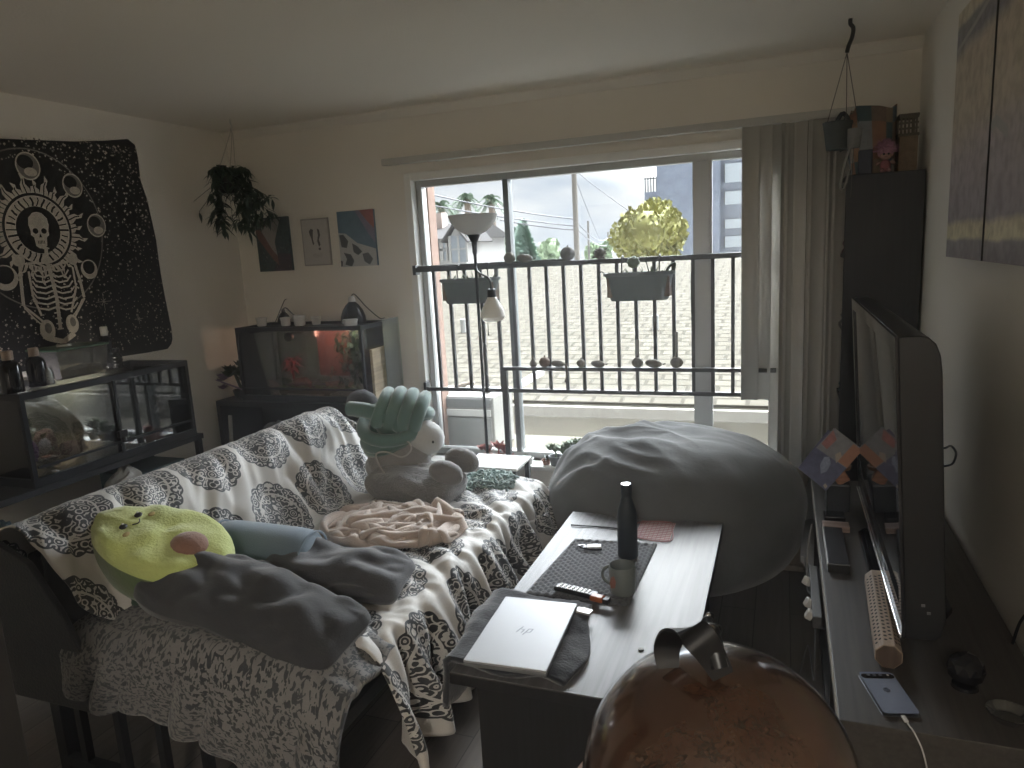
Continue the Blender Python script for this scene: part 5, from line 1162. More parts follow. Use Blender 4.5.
tag(mb.build('painting', [cb_, cwh, cch, cpk, clv], smooth=0), 'blue and coral canvas painting with white cow patch shapes, nearest the window', 'painting')

# ================================================================ CANVAS PANELS ON THE RIGHT WALL
def street_mat():
    m, t, b, N, L = nodes_mat('street_photo'); tc = N.new('ShaderNodeTexCoord'); sp = N.new('ShaderNodeSeparateXYZ'); L.new(tc.outputs['Object'], sp.inputs[0])
    nz = N.new('ShaderNodeTexNoise'); nz.inputs['Scale'].default_value = 7; nz.inputs['Detail'].default_value = 8; mp = N.new('ShaderNodeMapping'); mp.inputs['Scale'].default_value = (1, 1, 1); L.new(tc.outputs['Object'], mp.inputs[0]); L.new(mp.outputs[0], nz.inputs[0])
    zz = mth(N, L, 'ADD', sp.outputs[2], mth(N, L, 'MULTIPLY', mth(N, L, 'SUBTRACT', nz.outputs['Fac'], .5), .04))
    cr = N.new('ShaderNodeValToRGB'); e = cr.color_ramp.elements; e[0].position = 0; e[0].color = (0.292, 0.259, 0.273, 1); e[1].position = 1; e[1].color = (0.565, 0.502, 0.364, 1)
    for p_, c_ in ((.07, (0.320, 0.286, 0.297, 1)), (.085, (0.656, 0.608, 0.413, 1)), (.135, (0.640, 0.573, 0.397, 1)), (.16, (0.301, 0.259, 0.273, 1)), (.40, (0.376, 0.322, 0.314, 1)), (.55, (0.452, 0.385, 0.297, 1)), (.80, (0.490, 0.412, 0.314, 1)), (.86, (0.189, 0.179, 0.191, 1)), (.93, (0.226, 0.215, 0.198, 1)), (.95, (0.527, 0.466, 0.347, 1))):
        q = cr.color_ramp.elements.new(p_); q.color = c_
    L.new(mth(N, L, 'DIVIDE', zz, .86), cr.inputs[0])
    mx = N.new('ShaderNodeMix'); mx.data_type = 'RGBA'; mx.blend_type = 'MULTIPLY'; mx.inputs[0].default_value = .6; n2 = N.new('ShaderNodeTexNoise'); n2.inputs['Scale'].default_value = 22; n2.inputs['Detail'].default_value = 8; L.new(mp.outputs[0], n2.inputs[0])
    c2 = N.new('ShaderNodeValToRGB'); c2.color_ramp.elements[0].position = .35; c2.color_ramp.elements[0].color = (0.656, 0.624, 0.576, 1); c2.color_ramp.elements[1].position = .6; c2.color_ramp.elements[1].color = (1.15, 1.15, 1.15, 1); L.new(n2.outputs['Fac'], c2.inputs[0])
    L.new(cr.outputs[0], mx.inputs[6]); L.new(c2.outputs[0], mx.inputs[7]); L.new(mx.outputs[2], b.inputs['Base Color']); b.inputs['Roughness'].default_value = .6; return m
stm = street_mat(); dke = M('canvas_edge', (.05, .045, .04), .8)
pz0, pz1 = 1.46, 2.318
for i, (ya, yb, lab) in enumerate(((2.655, 3.183, 'street photo canvas panel on the right wall, nearest the bookcase'), (2.10, 2.63, 'street photo canvas panel on the right wall, cut by the photo edge'))):
    mb = MB(); mb.box(XR-.03, XR-.002, ya, yb, pz0, pz1); mb.mi = [1]*6; mb.m = 0; h = .0008; X = XR-.03-h
    mb.add([(X, ya, pz0), (X, yb, pz0), (X, yb, pz1), (X, ya, pz1)], [(0, 1, 2, 3)])
    mb.m = 2
    for q in ([(0, .48), (.10, .50), (.35, .44), (.35, .40), (.1, .46), (0, .44)] if i else [(1, .95), (.5, .90), (.0, .86), (0, .84), (.5, .88), (1, .93)], [(.0, .02), (.12, .10), (.13, .10), (.02, .02)]):
        mb.add([(X-.0008, lerp(ya, yb, 1-a), lerp(pz0, pz1, b)) for a, b in q], [list(range(len(q)))])
    tag(mb.build('canvas_panel', [stm, dke, M('photo_pale_line', (.34, .32, .29), .7)], smooth=0), lab, 'wall art', group=None)
# ================================================================ PLANT HELPERS
leafm = M('leaf_green', (.07, .105, .045), .55, var=.4, scale=12); leafd = M('leaf_dark', (.03, .055, .03), .5, var=.4, scale=12)
def leaf(mb, p, d, L_, W_, droop=.3, up=Vector((0, 0, 1))):
    d = Vector(d).normalized(); s = d.cross(up); s = s.normalized() if s.length > .01 else Vector((1, 0, 0)); n = s.cross(d); vs = []
    prf_ = (.0, .55, .95, 1, .75, .35, 0)
    for i, w in enumerate(prf_):
        t = i/6; q = p+d*L_*t-up*droop*L_*t*t; 
        for sg in (-1, 0, 1): vs.append(q+s*sg*W_/2*w+n*(abs(sg)*w*W_*.15))
    mb.add(vs, [(i*3+j, i*3+j+1, (i+1)*3+j+1, (i+1)*3+j) for i in range(6) for j in range(2)])
def rosette(mb, c, r, n, seed, tilt=.6, w=.35):
    rd = random.Random(seed)
    for i in range(n):
        a = 2.4*i+rd.random()*.3; el_ = tilt*(1-i/n*.2)*(.4+i/n); d = Vector((math.cos(a)*math.cos(el_), math.sin(a)*math.cos(el_), math.sin(el_))); leaf(mb, Vector(c), d, r*(1-.5*i/n), r*w, -.15)
# ---- inside the left terrarium
rd = random.Random(3)
for (x, y, s, lab) in ((-3.33, 2.47, .05, 'rounded brown rock inside the long terrarium behind the door divider'), ):
    tag(MB().ell((x, y, .715), (s*1.1, s*1.3, s*.8), fn=lambda d: 1+.25*noise.noise(d*3), seg=20, rings=12).build('rock', M('brown_rock', (.14, .085, .06), .9, var=.4, scale=30, bump=.5)), lab, 'rock')
def bark(c, L_, W_, H_, rz, seed):
    cs, sn = math.cos(rz), math.sin(rz)
    def fn(u, v):
        a = PI*u; x = (v-.5)*L_; y = math.cos(a)*W_; z = math.sin(a)*H_; k = 1+.3*noise.noise(Vector((x*12, y*12, seed)))
        return Vector(c)+Vector((x*cs-y*k*sn, x*sn+y*k*cs, z*k))
    return MB().grid(fn, 20, 16)
barkm = M('cork_bark', (.13, .08, .05), .95, var=.5, scale=40, bump=.8)
tag(bark((-3.34, 2.86, .70), .22, .06, .08, 1.3, 3).build('cork_bark', barkm, smooth=50, solid=.012), 'curved cork bark hide inside the long terrarium, window end', 'cork bark')
tag(bark((-3.40, 2.30, .70), .20, .07, .13, 1.4, 8).build('cork_bark', barkm, smooth=50, solid=.012), 'taller cork bark piece inside the long terrarium, near end', 'cork bark')
tag(MB().box(-3.56, -3.30, 2.88, 2.90, .70, .93).build('slate_panel', M('brown_panel', (.10, .07, .05), .9, var=.4, scale=25, bump=.4), smooth=0, bevel=.003), 'upright dark brown panel inside the window end of the long terrarium', 'panel')
mb = MB()
for i in range(26): leaf(mb, Vector((-3.30+rd.uniform(-.06, .06), 2.20+rd.uniform(-.03, .10), .80+rd.uniform(-.04, .10))), (rd.uniform(-1, 1), rd.uniform(-1, 1), rd.uniform(-.1, 1)), .065, .026, .3)
mb.tube([(-3.30, 2.25, .69), (-3.30, 2.26, .90)], .006); mb.build('plant', leafm)
tag(bpy.data.objects['plant'], 'bright green artificial plant inside the near end of the long terrarium', 'plant'); bpy.data.objects['plant'].name = 'terrarium_plant'
tag(MB().ell((-3.19, 2.235, .80), (.020, .028, .035), fn=lambda d: 1+.3*noise.noise(d*4)).build('terrarium_ornament', white_c), 'small white ornament inside the near end of the long terrarium', 'ornament')
tag(MB().ell((-3.19, 2.18, .79), (.016, .02, .045), fn=lambda d: 1+.5*noise.noise(d*5)).build('terrarium_ornament', M('violet_plastic', (.16, .05, .28), .4)), 'violet plastic ornament inside the near end of the long terrarium', 'ornament')
bx = thing('feeding_dish', 'small pale block dish at the near end of the long terrarium', 'dish', (-3.20, 2.24, .69)); MB().box(-3.24, -3.17, 2.20, 2.28, .70, .745).build('block', M('pale_stone', (.30, .26, .21), .8, var=.2, scale=30), bx, smooth=0, bevel=.004); MB().lathe([(0, 0), (.022, 0), (.022, .004), (0, .005)], (-3.205, 2.24, .745), 16).build('dish', M('dish_orange', (.35, .13, .06), .5), bx)
tag(MB().lathe([(0, 0), (.05, 0), (.06, .03), (.054, .03), (.045, .008), (0, .006)], (-3.25, 3.02, .70), 24).build('water_dish', white_c), 'white water dish inside the window end of the long terrarium', 'dish')
# ---- on top of the left terrarium
TT = 1.067
def cap_lamp(name, label, px, py_base, py_top, x, r, capm):
    b = at(px, py_base, 0, x); t_ = at(px, py_top, 0, x); h = t_.z-TT; c = Vector((x, b.y, TT)); o = thing(name, label, 'bottle', c)
    MB().lathe([(0, 0), (r, 0), (r*1.02, .004), (r*.98, h*.62), (r*.75, h*.72), (r*.45, h*.76), (r*.42, h*.80)], c, 24).build('body', blackg, o)
    MB().lathe([(r*.5, h*.78), (r*.52, h*.80), (r*.52, h*.985), (r*.45, h), (0, h)], c, 20).build('cap', capm, o); return o
tan = M('tan_cap', (.38, .30, .24), .6)
cap_lamp('supplement_bottle', 'black round bottle with tan cap, leftmost on the long terrarium', 12, 383, 350, -3.24, .045, tan)
cap_lamp('supplement_bottle', 'squat black bottle with tan cap beside the green lidded box', 37, 372, 347, -3.28, .042, tan)
cap_lamp('supplement_bottle', 'black bottle with grey white cap right of the green lidded box', 108, 358, 326, -3.44, .036, M('grey_cap', (.45, .45, .43), .5))
cb2 = thing('ribbed_bottle', 'small ribbed black bottle at the window side of the green lidded box', 'bottle', (-3.36, 2.83, TT))
MB().lathe([(0, 0), (.026, 0)]+[(.026+.002*math.sin(i*2.2), .005+i*.006) for i in range(10)]+[(.016, .075), (.015, .09), (0, .09)], (-3.36, 2.83, TT), 20).build('body', blackg, cb2); MB().lathe([(0, .085), (.017, .085), (.017, .105), (0, .106)], (-3.36, 2.83, TT), 16).build('cap', blackp, cb2)
kb = thing('critter_box', 'clear plastic box with green lid on top of the long terrarium', 'box', (-3.42, 2.55, TT))
bA = at(60, 368, 0, -3.32).y; bB = at(106, 362, 0, -3.32).y; bh = .14
cp = glass_mat('clear_plastic', (.80, .78, .72), 1.2, ior=1.45, op=.10)
MB().add([(-3.32, bA, TT), (-3.50, bA, TT), (-3.50, bB, TT), (-3.32, bB, TT), (-3.31, bA-.012, TT+bh), (-3.51, bA-.012, TT+bh), (-3.51, bB+.012, TT+bh), (-3.31, bB+.012, TT+bh)], [(0, 1, 2, 3), (0, 4, 5, 1), (1, 5, 6, 2), (2, 6, 7, 3), (3, 7, 4, 0)]).build('tub', cp, kb, smooth=0, solid=.003)
MB().box(-3.52, -3.30, bA-.02, bB+.02, TT+bh, TT+bh+.012).build('lid', M('green_lid', (.06, .12, .07), .4), kb, smooth=0, bevel=.004)
ms = soil(-3.49, -3.33, bA+.01, bB-.01, TT+.01, .05, 9); ms.build('bedding', M('beige_bedding', (.34, .30, .24), .95, var=.4, scale=60, bump=.6), kb, smooth=60)
tag(MB().lathe([(0, 0), (.035, 0), (.036, .006), (.034, .012), (0, .013)], (-3.41, (bA+bB)/2-.02, TT+bh+.012), 24).build('jar_lid', white_c), 'white round jar lid lying on the green box lid', 'lid')
gj = thing('glass_jar', 'small clear glass jar between the tan capped bottles', 'jar', (-3.24, 2.32, TT)); MB().lathe([(0, 0), (.03, 0), (.032, .005), (.032, .06), (.026, .07), (.026, .08), (.023, .08), (.028, .06), (.028, .008), (0, .006)], (-3.26, 2.35, TT), 20).build('jar', glass_mat('jar_glass', (.9, .92, .9), 2, op=.12), gj)
# ---- clutter on the lower shelf under the left terrarium
tag(MB().ell((-3.32, 2.02, .40), (.10, .08, .10), fn=lambda d: 1+.35*noise.noise(d*9), seg=40, rings=26).build('blue_plush', M('blue_fur', (.10, .17, .21), .95, var=.5, scale=50, bump=.9, sheen=.5)), 'shaggy dusty blue plush ball at the near end under the long terrarium', 'plush toy')
for i, (y, r, h, cm, lab) in enumerate(((2.42, .035, .15, white_c, 'dark jar with white cap on the shelf under the terrarium'), (2.55, .045, .12, blackp, 'black wide jar under the middle of the terrarium'), (2.30, .04, .20, blackp, 'tall black bottle under the near half of the terrarium'))):
    j = thing('storage_jar', lab, 'jar', (-3.22, y, .27)); MB().lathe([(0, 0), (r, 0), (r, h*.75), (r*.6, h*.85), (0, h*.85)], (-3.22, y, .27), 20).build('jar_body', blackg, j); MB().lathe([(0, h*.84), (r*.62, h*.84), (r*.62, h), (0, h)], (-3.22, y, .27), 16).build('cap', cm, j)
tag(MB().box(-3.50, -3.22, 2.72, 3.06, .275, .50).build('teal_box', M('dark_teal_box', (.03, .07, .08), .5), smooth=0, bevel=.01), 'dark teal storage box under the window end of the terrarium', 'box')
heap('plastic_bag', 'crumpled pale plastic bag on the box under the terrarium', 'bag', (-3.2, 2.62, .40), (.07, .12), .12, M('bag_plastic', (.34, .33, .30), .35, var=.1), 21, .05, 4, nu=60, nv=24)
mb = MB()
for i in range(40): leaf(mb, Vector((-3.18+rd.uniform(-.03, .03), 2.50+rd.uniform(-.06, .06), .46+rd.uniform(-.03, .03))), (rd.uniform(-1, 1), rd.uniform(-1, 1), rd.uniform(0, 1)), .05, .018)
tag(mb.build('trailing_plant', leafm), 'small green sprig among the jars under the long terrarium', 'plant')

# ---- back terrarium contents
def at_b(px, py, y=3.9): return at(px, py, 1, y)
mb = MB(); c = at_b(292, 362); rcm = M('coral_red_plant', (.42, .06, .07), .5, var=.3, scale=30)
for i in range(70):
    a = rd.random()*6.28; leaf(mb, c+Vector((rd.uniform(-.02, .02), rd.uniform(-.02, .02), rd.uniform(-.05, .02))), (math.cos(a), math.sin(a)*.8, rd.uniform(-.2, .7)), rd.uniform(.05, .11), .016, .4)
mb.tube([c, (c.x, c.y, .74)], .008)
tag(mb.build('red_plant', rcm), 'bright coral red spiky plant inside the back wall terrarium', 'plant')
mb = MB()
for i in range(160):
    leaf(mb, Vector((at_b(346, 360).x+rd.gauss(0, .055), 3.97+rd.uniform(-.07, .08), rd.uniform(.80, 1.12))), (rd.uniform(-1, 1), rd.uniform(-1, .6), rd.uniform(-1, .6)), .06, .024)
mb.tube([(at_b(346, 360).x, 3.98, .74), (at_b(348, 360).x, 3.99, 1.1)], .008)
tag(mb.build('ivy_plant', leafd), 'dark green leafy vine filling the window end of the back terrarium', 'plant')
for i, (px, py, s, col, lab) in enumerate(((267, 386, .05, (.30, .16, .10), 'tan rock cave at the left inside the back terrarium'), (300, 372, .055, (.12, .05, .04), 'dark red rock under the red plant inside the back terrarium'), (318, 388, .04, (.05, .05, .045), 'dark round stone at the middle of the back terrarium floor'), (283, 378, .045, (.06, .08, .05), 'mossy stone below the red plant inside the back terrarium'))):
    p = at_b(px, py, 3.85+.03*i); tag(MB().ell((p.x, p.y, .735+s*.5), (s*1.5, s, s), fn=lambda d: 1+.3*noise.noise(d*2.5+Vector((i, 0, 0))), seg=24, rings=14).build('terrarium_rock', M('terrarium_rock_%d' % i, col, .9, var=.35, scale=30, bump=.5)), lab, 'rock')
mb = MB()
for i in range(170):
    px = rd.uniform(278, 362); p = at_b(px, 390, rd.uniform(3.79, 3.86)); leaf(mb, Vector((p.x, p.y, .75+rd.uniform(0, .025))), (rd.uniform(-1, 1), rd.uniform(-1, .3), rd.uniform(.1, .7)), .035, .018)
tag(mb.build('ground_moss', M('moss_green', (.16, .21, .09), .8, var=.4, scale=30)), 'band of pale green moss along the front inside the back terrarium', 'moss', kind='stuff')
tag(MB().box(-2.98, -2.72, 4.085, 4.095, .80, 1.14).build('rust_panel', M('rust_panel', (.22, .10, .085), .8, var=.2, scale=8), smooth=0), 'rust coloured background panel inside the back terrarium', 'panel')
tag(MB().lathe([(0, -.012), (.028, -.012), (.030, .0), (.028, .012), (0, .012)], at_b(289, 337, 3.775), 24, rot=(PI/2, 0, 0)).build('dial_thermometer', blackp), 'small round black dial gauge inside the back terrarium front glass', 'gauge')
tag(MB().tube([at_b(272, 332, 3.80), at_b(276, 345, 3.83), at_b(281, 362, 3.86)], .003, 6).build('probe_cable', blackp), 'thin black probe cable hanging inside the back terrarium', 'cable')
# straw coloured backing seen through the terrarium's window side
tag(MB().box(-2.395, -2.375, 3.80, 4.08, .69, 1.02).build('bamboo_mat', woodgrain('bamboo', (.34, .27, .17), (.52, .44, .30), .7, 1), smooth=0, bevel=.004), 'straw coloured woven panel leaning on the window side of the back terrarium', 'mat')
tag(MB().box(-2.36, -2.355, 3.92, 4.12, .70, 1.19).build('clear_panel', glass_mat('acrylic', (.85, .93, .85), 1.5, op=.12), smooth=0), 'clear acrylic sheet standing between back terrarium and window', 'panel')
# small point lights added inside both tanks to brighten their contents
for nm2, loc_, pw_, cl_ in (('added_tank_warm_light', (-2.86, 3.92, 1.11), .35, (1, .42, .30)), ('added_tank_warm_light', (-2.60, 3.90, 1.13), .5, (1, .85, .6)), ('added_tank_light', (-3.38, 2.30, 1.03), .6, (.95, .9, 1)), ('added_tank_light', (-3.38, 2.75, 1.03), .6, (1, .93, .8))):
    dl = bpy.data.lights.new(nm2, 'POINT'); dl.energy = pw_; dl.color = cl_; dl.shadow_soft_size = .02; do = bpy.data.objects.new(nm2, dl); COL.objects.link(do); do.location = loc_
# ---- on top of the back terrarium
T2 = 1.173
def cup(px, py, lab, s=1, yy=3.83):
    c = at(px, py, 1, yy); c.z = T2; k = thing('ramekin', lab, 'cup', c, group=None)
    MB().lathe([(0, 0), (.026*s, 0), (.030*s, .004), (.034*s, .052*s), (.0355*s, .054*s), (.0355*s, .058*s), (.031*s, .058*s), (.027*s, .008), (0, .006)], c, 28).build('bowl', white_c, k)
    MB().lathe([(.0352*s, .046*s), (.037*s, .048*s), (.037*s, .053*s), (.0352*s, .055*s)], c, 28).build('rim_band', white_c, k)
cup(262, 325, 'white ramekin cup standing alone at the left end of the back terrarium'); cup(285.5, 321, 'white ramekin cup just left of the taller stacked one', .95); cup(299.5, 320, 'tall white ramekin cup, middle of the row on the back terrarium', 1.15); cup(316, 319, 'low wide white tub between the cups and the black dome lamp', .9, 3.88)
ft2 = at(350.5, 322, 1, 3.79); ft2.z = T2; tf = thing('food_tub', 'white lidded tub in front of the black dome lamp', 'tub', ft2)
MB().lathe([(0, 0), (.040, 0), (.044, .030), (.0, .030)], ft2, 28).build('tub', white_c, tf); MB().lathe([(.0, .030), (.047, .030), (.047, .038), (.0, .040)], ft2, 28).build('lid', M('tub_lid', (.55, .54, .50), .4), tf)
def dome(px, py, yy, r, lab, capm):
    c = at(px, py, 1, yy); c.z = T2; o = thing('dome_lamp', lab, 'heat lamp', c)
    MB().lathe([(r, 0), (r*1.03, .004), (r*.98, r*.55), (r*.80, r*1.05), (r*.52, r*1.45), (r*.30, r*1.65), (r*.28, r*1.72), (0, r*1.72)], c, 32).build('dome', blackg, o)
    MB().lathe([(r*.29, r*1.66), (r*.27, r*2.0), (r*.20, r*2.12), (0, r*2.15)], c, 20).build('socket_cap', capm, o)
    MB().tube(cat_rom([c+Vector((0, .0, r*2.15)), c+Vector((.02, .01, r*2.25)), c+Vector((r*.9, .05, r*1.2)), c+Vector((r*1.8, .08, r*.25)), c+Vector((r*2.1, .10, .02))], 6), .0035, 6).build('cord', blackp, o); return o
dome(354, 324, 3.93, .080, 'large black dome heat lamp at the window end of the back terrarium', white_c)
o = dome(284, 318, 4.0, .045, 'small black dome heat lamp behind the ramekin cups', blackp)
c = at(284, 318, 1, 4.0); tag(MB().tube([Vector((c.x-.09, 4.02, T2+.01)), Vector((c.x-.01, 4.04, T2+.155)), Vector((c.x+.0, 4.05, T2+.16))], .003, 6).build('lamp_cord', blackp), 'straight black cord rising to the small dome lamp', 'cord')
# ---- left of the back terrarium: succulents
tb3 = thing('succulent_pot', 'dark pot of dark green succulents left of the back terrarium', 'plant', (-3.47, 3.86, .69))
MB().lathe([(0, 0), (.05, 0), (.062, .05), (.056, .05), (.05, .012), (0, .01)], (-3.47, 3.86, .689), 24).build('pot', blackp, tb3)
mb = MB()
for i in range(11): rosette(mb, (-3.47+rd.uniform(-.08, .08), 3.83+rd.uniform(-.06, .05), .76+rd.uniform(0, .15)), .075, 14, i, 1.0, .4)
mb.tube([(-3.47, 3.86, .73), (-3.50, 3.84, .86)], .01); mb.build('leaves', leafd, tb3)
mb = MB()
for i in range(8): p = at(214+rd.uniform(-7, 14), 382+rd.uniform(-10, 8), 1, 3.80); rosette(mb, p, .06, 16, 40+i, .8, .4)
mb.tube([at(216, 380, 1, 3.8), Vector((-3.44, 3.86, .73))], .006)
tag(mb.build('purple_succulent', M('mauve_leaf', (.22, .15, .22), .6, var=.4, scale=25)), 'mauve rosette succulent spilling beside the back terrarium corner', 'plant')
# ---- clutter in the stand below
tag(MB().ell((-2.72, 3.86, .39), (.10, .08, .09), fn=lambda d: 1+.15*noise.noise(d*4), seg=30, rings=18).build('cream_plush', M('cream_fur', (.30, .27, .22), .95, var=.3, scale=50, bump=.8)), 'cream plush toy in the shelf below the back terrarium', 'plush toy')
heap('red_cloth', 'dull red folded cloth at the left of the lower shelf', 'cloth', (-3.30, 3.86, .30), (.16, .11), .12, M('dull_red_cloth', (.12, .045, .045), .9, var=.3, scale=30), 31, .03, 4, nu=60, nv=24)
heap('grey_cloth', 'grey patterned cloth on the red cloth in the lower shelf', 'cloth', (-3.20, 3.86, .43), (.12, .09), .07, M('grey_pattern_cloth', (.12, .12, .12), .9, var=.6, scale=60), 32, .02, 4, nu=60, nv=24)
tag(MB().cyl((-3.28, 3.45, .02), (-3.36, 3.60, .62), .012).build('pale_stick', M('pale_stick', (.30, .29, .26), .6)), 'pale stick leaning against the stand left of the futon back', 'stick')
# ---- hanging plant in the left back corner
hk = at(232, 138, 1, 3.78); hp_ = thing('hanging_plant', 'dark trailing leafy plant hanging from the ceiling in the left corner', 'plant', hk)
pc_ = at(228, 184, 1, 3.78)
MB().tube([Vector((hk.x, hk.y, ZC)), Vector((hk.x, hk.y, ZC-.03)), Vector((hk.x+.012, hk.y, ZC-.045)), Vector((hk.x, hk.y, ZC-.055))], .003, 6).build('hook', white_c, hp_)
for k in range(3):
    a = 2*PI*k/3; MB().tube([Vector((hk.x, hk.y, ZC-.055)), Vector((hk.x+.01*math.cos(a), hk.y+.01*math.sin(a), ZC-.09)), pc_+Vector((.07*math.cos(a), .07*math.sin(a), .03))], .0022, 5).build('hanger_cord', M('hanger_white', (.40, .38, .34), .6), hp_)
MB().lathe([(0, -.06), (.05, -.06), (.075, .03), (.078, .03), (.078, .04), (.07, .04), (.05, -.045), (0, -.045)], pc_, 24).build('pot', blackp, hp_)
mb = MB(); 
for i in range(24):
    a = rd.uniform(-2.6, 1.3); r1_ = rd.uniform(.05, .20); drop = rd.uniform(.05, .30); p0 = pc_+Vector((0, 0, .04)); bias = .28*max(0, math.cos(a))
    pe = pc_+Vector((math.cos(a)*r1_+bias*rd.random(), math.sin(a)*r1_*.7, -drop)); ps_ = cat_rom([p0, p0+Vector((math.cos(a)*r1_*.7, math.sin(a)*r1_*.6, .05)), p0.lerp(pe, .7), pe], 5)
    mb.tube(ps_, .0018, 4)
    for q in ps_[2:]:
        for _ in range(2): leaf(mb, q, (rd.uniform(-1, 1), rd.uniform(-1, 1), rd.uniform(-.9, .3)), rd.uniform(.05, .085), rd.uniform(.018, .028), .4)
for (px, py) in ((193, 212), (199, 222), (221, 235), (225, 240), (233, 232), (266, 205), (272, 209), (258, 200)):
    q = at(px, py-10, 1, 3.78); leaf(mb, q, (rd.uniform(-.4, .4), 0, -1), .07, .026, .1); mb.tube([pc_, pc_.lerp(q, .5)+Vector((0, 0, .03)), q], .0016, 4)
mb.build('foliage', leafd, hp_)
# ================================================================ WINDOW SIDE OBJECTS
# portable unit standing on the ledge outside, under the left of the railing
u0 = at(434, 397, 1, 4.37); u1 = at(493, 397, 1, 4.37); ub = .22; ut = at(493, 397, 1, 4.37).z
ac = thing('air_conditioner', 'boxy beige air conditioner unit standing outside behind the left of the railing', 'air conditioner', ((u0.x+u1.x)/2, 4.55, ub))
acm = M('ac_beige', (.19, .185, .165), .6, var=.05); acd = M('ac_vent_grey', (.12, .12, .115), .6)  # case tone and a darker grey for the vent band
MB().box(u0.x-.12, u1.x, 4.37, 4.74, ub, ut).build('case', acm, ac, smooth=0, bevel=.01)
MB().box(u0.x-.10, u1.x-.02, 4.362, 4.37, ut-.075, ut-.015).build('vent_band', acd, ac, smooth=0, bevel=.002)
MB().box(u0.x-.10, u1.x-.02, 4.362, 4.37, ub+.03, ut-.15).build('front_panel', M('ac_panel', (.18, .18, .17), .6), ac, smooth=0, bevel=.002)
MB().box(u0.x-.10, u1.x-.02, 4.355, 4.37, ut-.135, ut-.09).build('pale_strip', M('ac_pale', (.42, .41, .38), .5), ac, smooth=0, bevel=.002)  # paler strip across the front
lt_ = at(462, 383, 1, 4.50)
tag(MB().tube(cat_rom([Vector((at(445, 384, 1, 4.5).x, 4.5, ut+.015)), Vector((at(455, 384, 1, 4.5).x, 4.5, ut+.03)), Vector((at(466, 380, 1, 4.5).x, 4.5, ut+.06)), Vector((at(474, 377, 1, 4.5).x, 4.5, ut+.075))], 6), [.012]*6+[.020]*6+[.012]*7, 10).build('driftwood', M('driftwood', (.20, .17, .14), .9, var=.3, scale=30)), 'slanting driftwood piece lying on top of the air conditioner', 'driftwood')
mb = MB(); rosette(mb, (at(487, 384, 1, 4.5).x, 4.5, ut+.035), .06, 16, 3, .9); mb.ell((at(487, 384, 1, 4.5).x, 4.5, ut+.02), (.03, .03, .02)); tag(mb.build('air_plant', M('dusty_leaf', (.16, .15, .13), .8, var=.3)), 'small dusty rosette plant on the air conditioner right of the driftwood', 'plant')
# white side frame piece right of the unit
tag(MB().box(at(519, 430, 1, 4.42).x-.012, at(519, 430, 1, 4.42).x+.022, 4.40, 4.43, .22, .70).box(at(519, 430, 1, 4.42).x-.012, at(519, 430, 1, 4.42).x+.022, 4.40, 4.95, .66, .70).build('plant_rack', M('white_metal_frame', (.5, .49, .46), .5), smooth=0, bevel=.002), 'white upright frame standing outside just right of the air conditioner', 'frame')
# sill plants
red = M('red_succulent', (.26, .075, .06), .6, var=.4, scale=30); grn = M('sill_green', (.13, .17, .10), .6, var=.4, scale=20); terr = M('terracotta', (.24, .12, .08), .8, var=.15)
SZ_ = .25; PY = 4.085
def pot(px, r, h, m, name, label, nr, lm, rr, seed, tall=0):
    r *= 1.25; h *= 1.35; rr *= 1.7; tall *= 1.8
    x = at(px, 455, 1, PY).x; t = thing(name, label, 'plant', (x, PY, SZ_))
    MB().lathe([(0, 0), (r*.75, 0), (r, h*.85), (r*1.08, h*.86), (r*1.08, h), (r*.92, h), (r*.7, h*.2), (0, h*.2)], (x, PY, SZ_), 20).build('pot', m, t)
    rq = random.Random(seed); mb = MB()
    for i in range(nr): rosette(mb, (x+rq.uniform(-r, r)*.9, PY+rq.uniform(-r, r)*.6, SZ_+h+rq.uniform(0, tall)), rr*rq.uniform(.7, 1.1), 12, seed*10+i, 1.0, .45)
    mb.tube([(x, PY, SZ_+h*.3), (x, PY, SZ_+h+tall*.8+.005)], .006)
    mb.build('leaves', lm, t)
pot(487, .030, .035, terr, 'red_succulent', 'red succulent at the left end of the sill under the white frame', 5, red, .035, 1, .02)
pot(499, .032, .035, terr, 'red_succulent', 'taller red succulent second from the left on the sill', 5, red, .042, 2, .03)
pot(511, .022, .030, white_c, 'small_succulent', 'tiny pinkish succulent in a white pot on the sill', 3, red, .022, 3)
pot(529, .022, .028, white_c, 'small_succulent', 'tiny round green succulent alone in the sill middle', 3, grn, .020, 4)
pot(546, .022, .025, terr, 'small_succulent', 'tiny dark succulent between sill middle and the green pots', 3, leafd, .022, 5)
pot(556, .036, .045, M('grey_pot', (.14, .15, .15), .6), 'green_succulent', 'bushy green succulent in a grey pot on the sill', 5, grn, .035, 6, .03)
pot(571, .040, .045, M('grey_pot', (.14, .15, .15), .6), 'green_succulent', 'widest pale green succulent on the sill beside the bean bag', 7, grn, .050, 7, .05)
pot(590, .034, .045, M('grey_pot', (.14, .15, .15), .6), 'trailing_succulent', 'dark pointed leaf plant on the sill partly behind the bean bag', 5, leafd, .055, 8, .04)
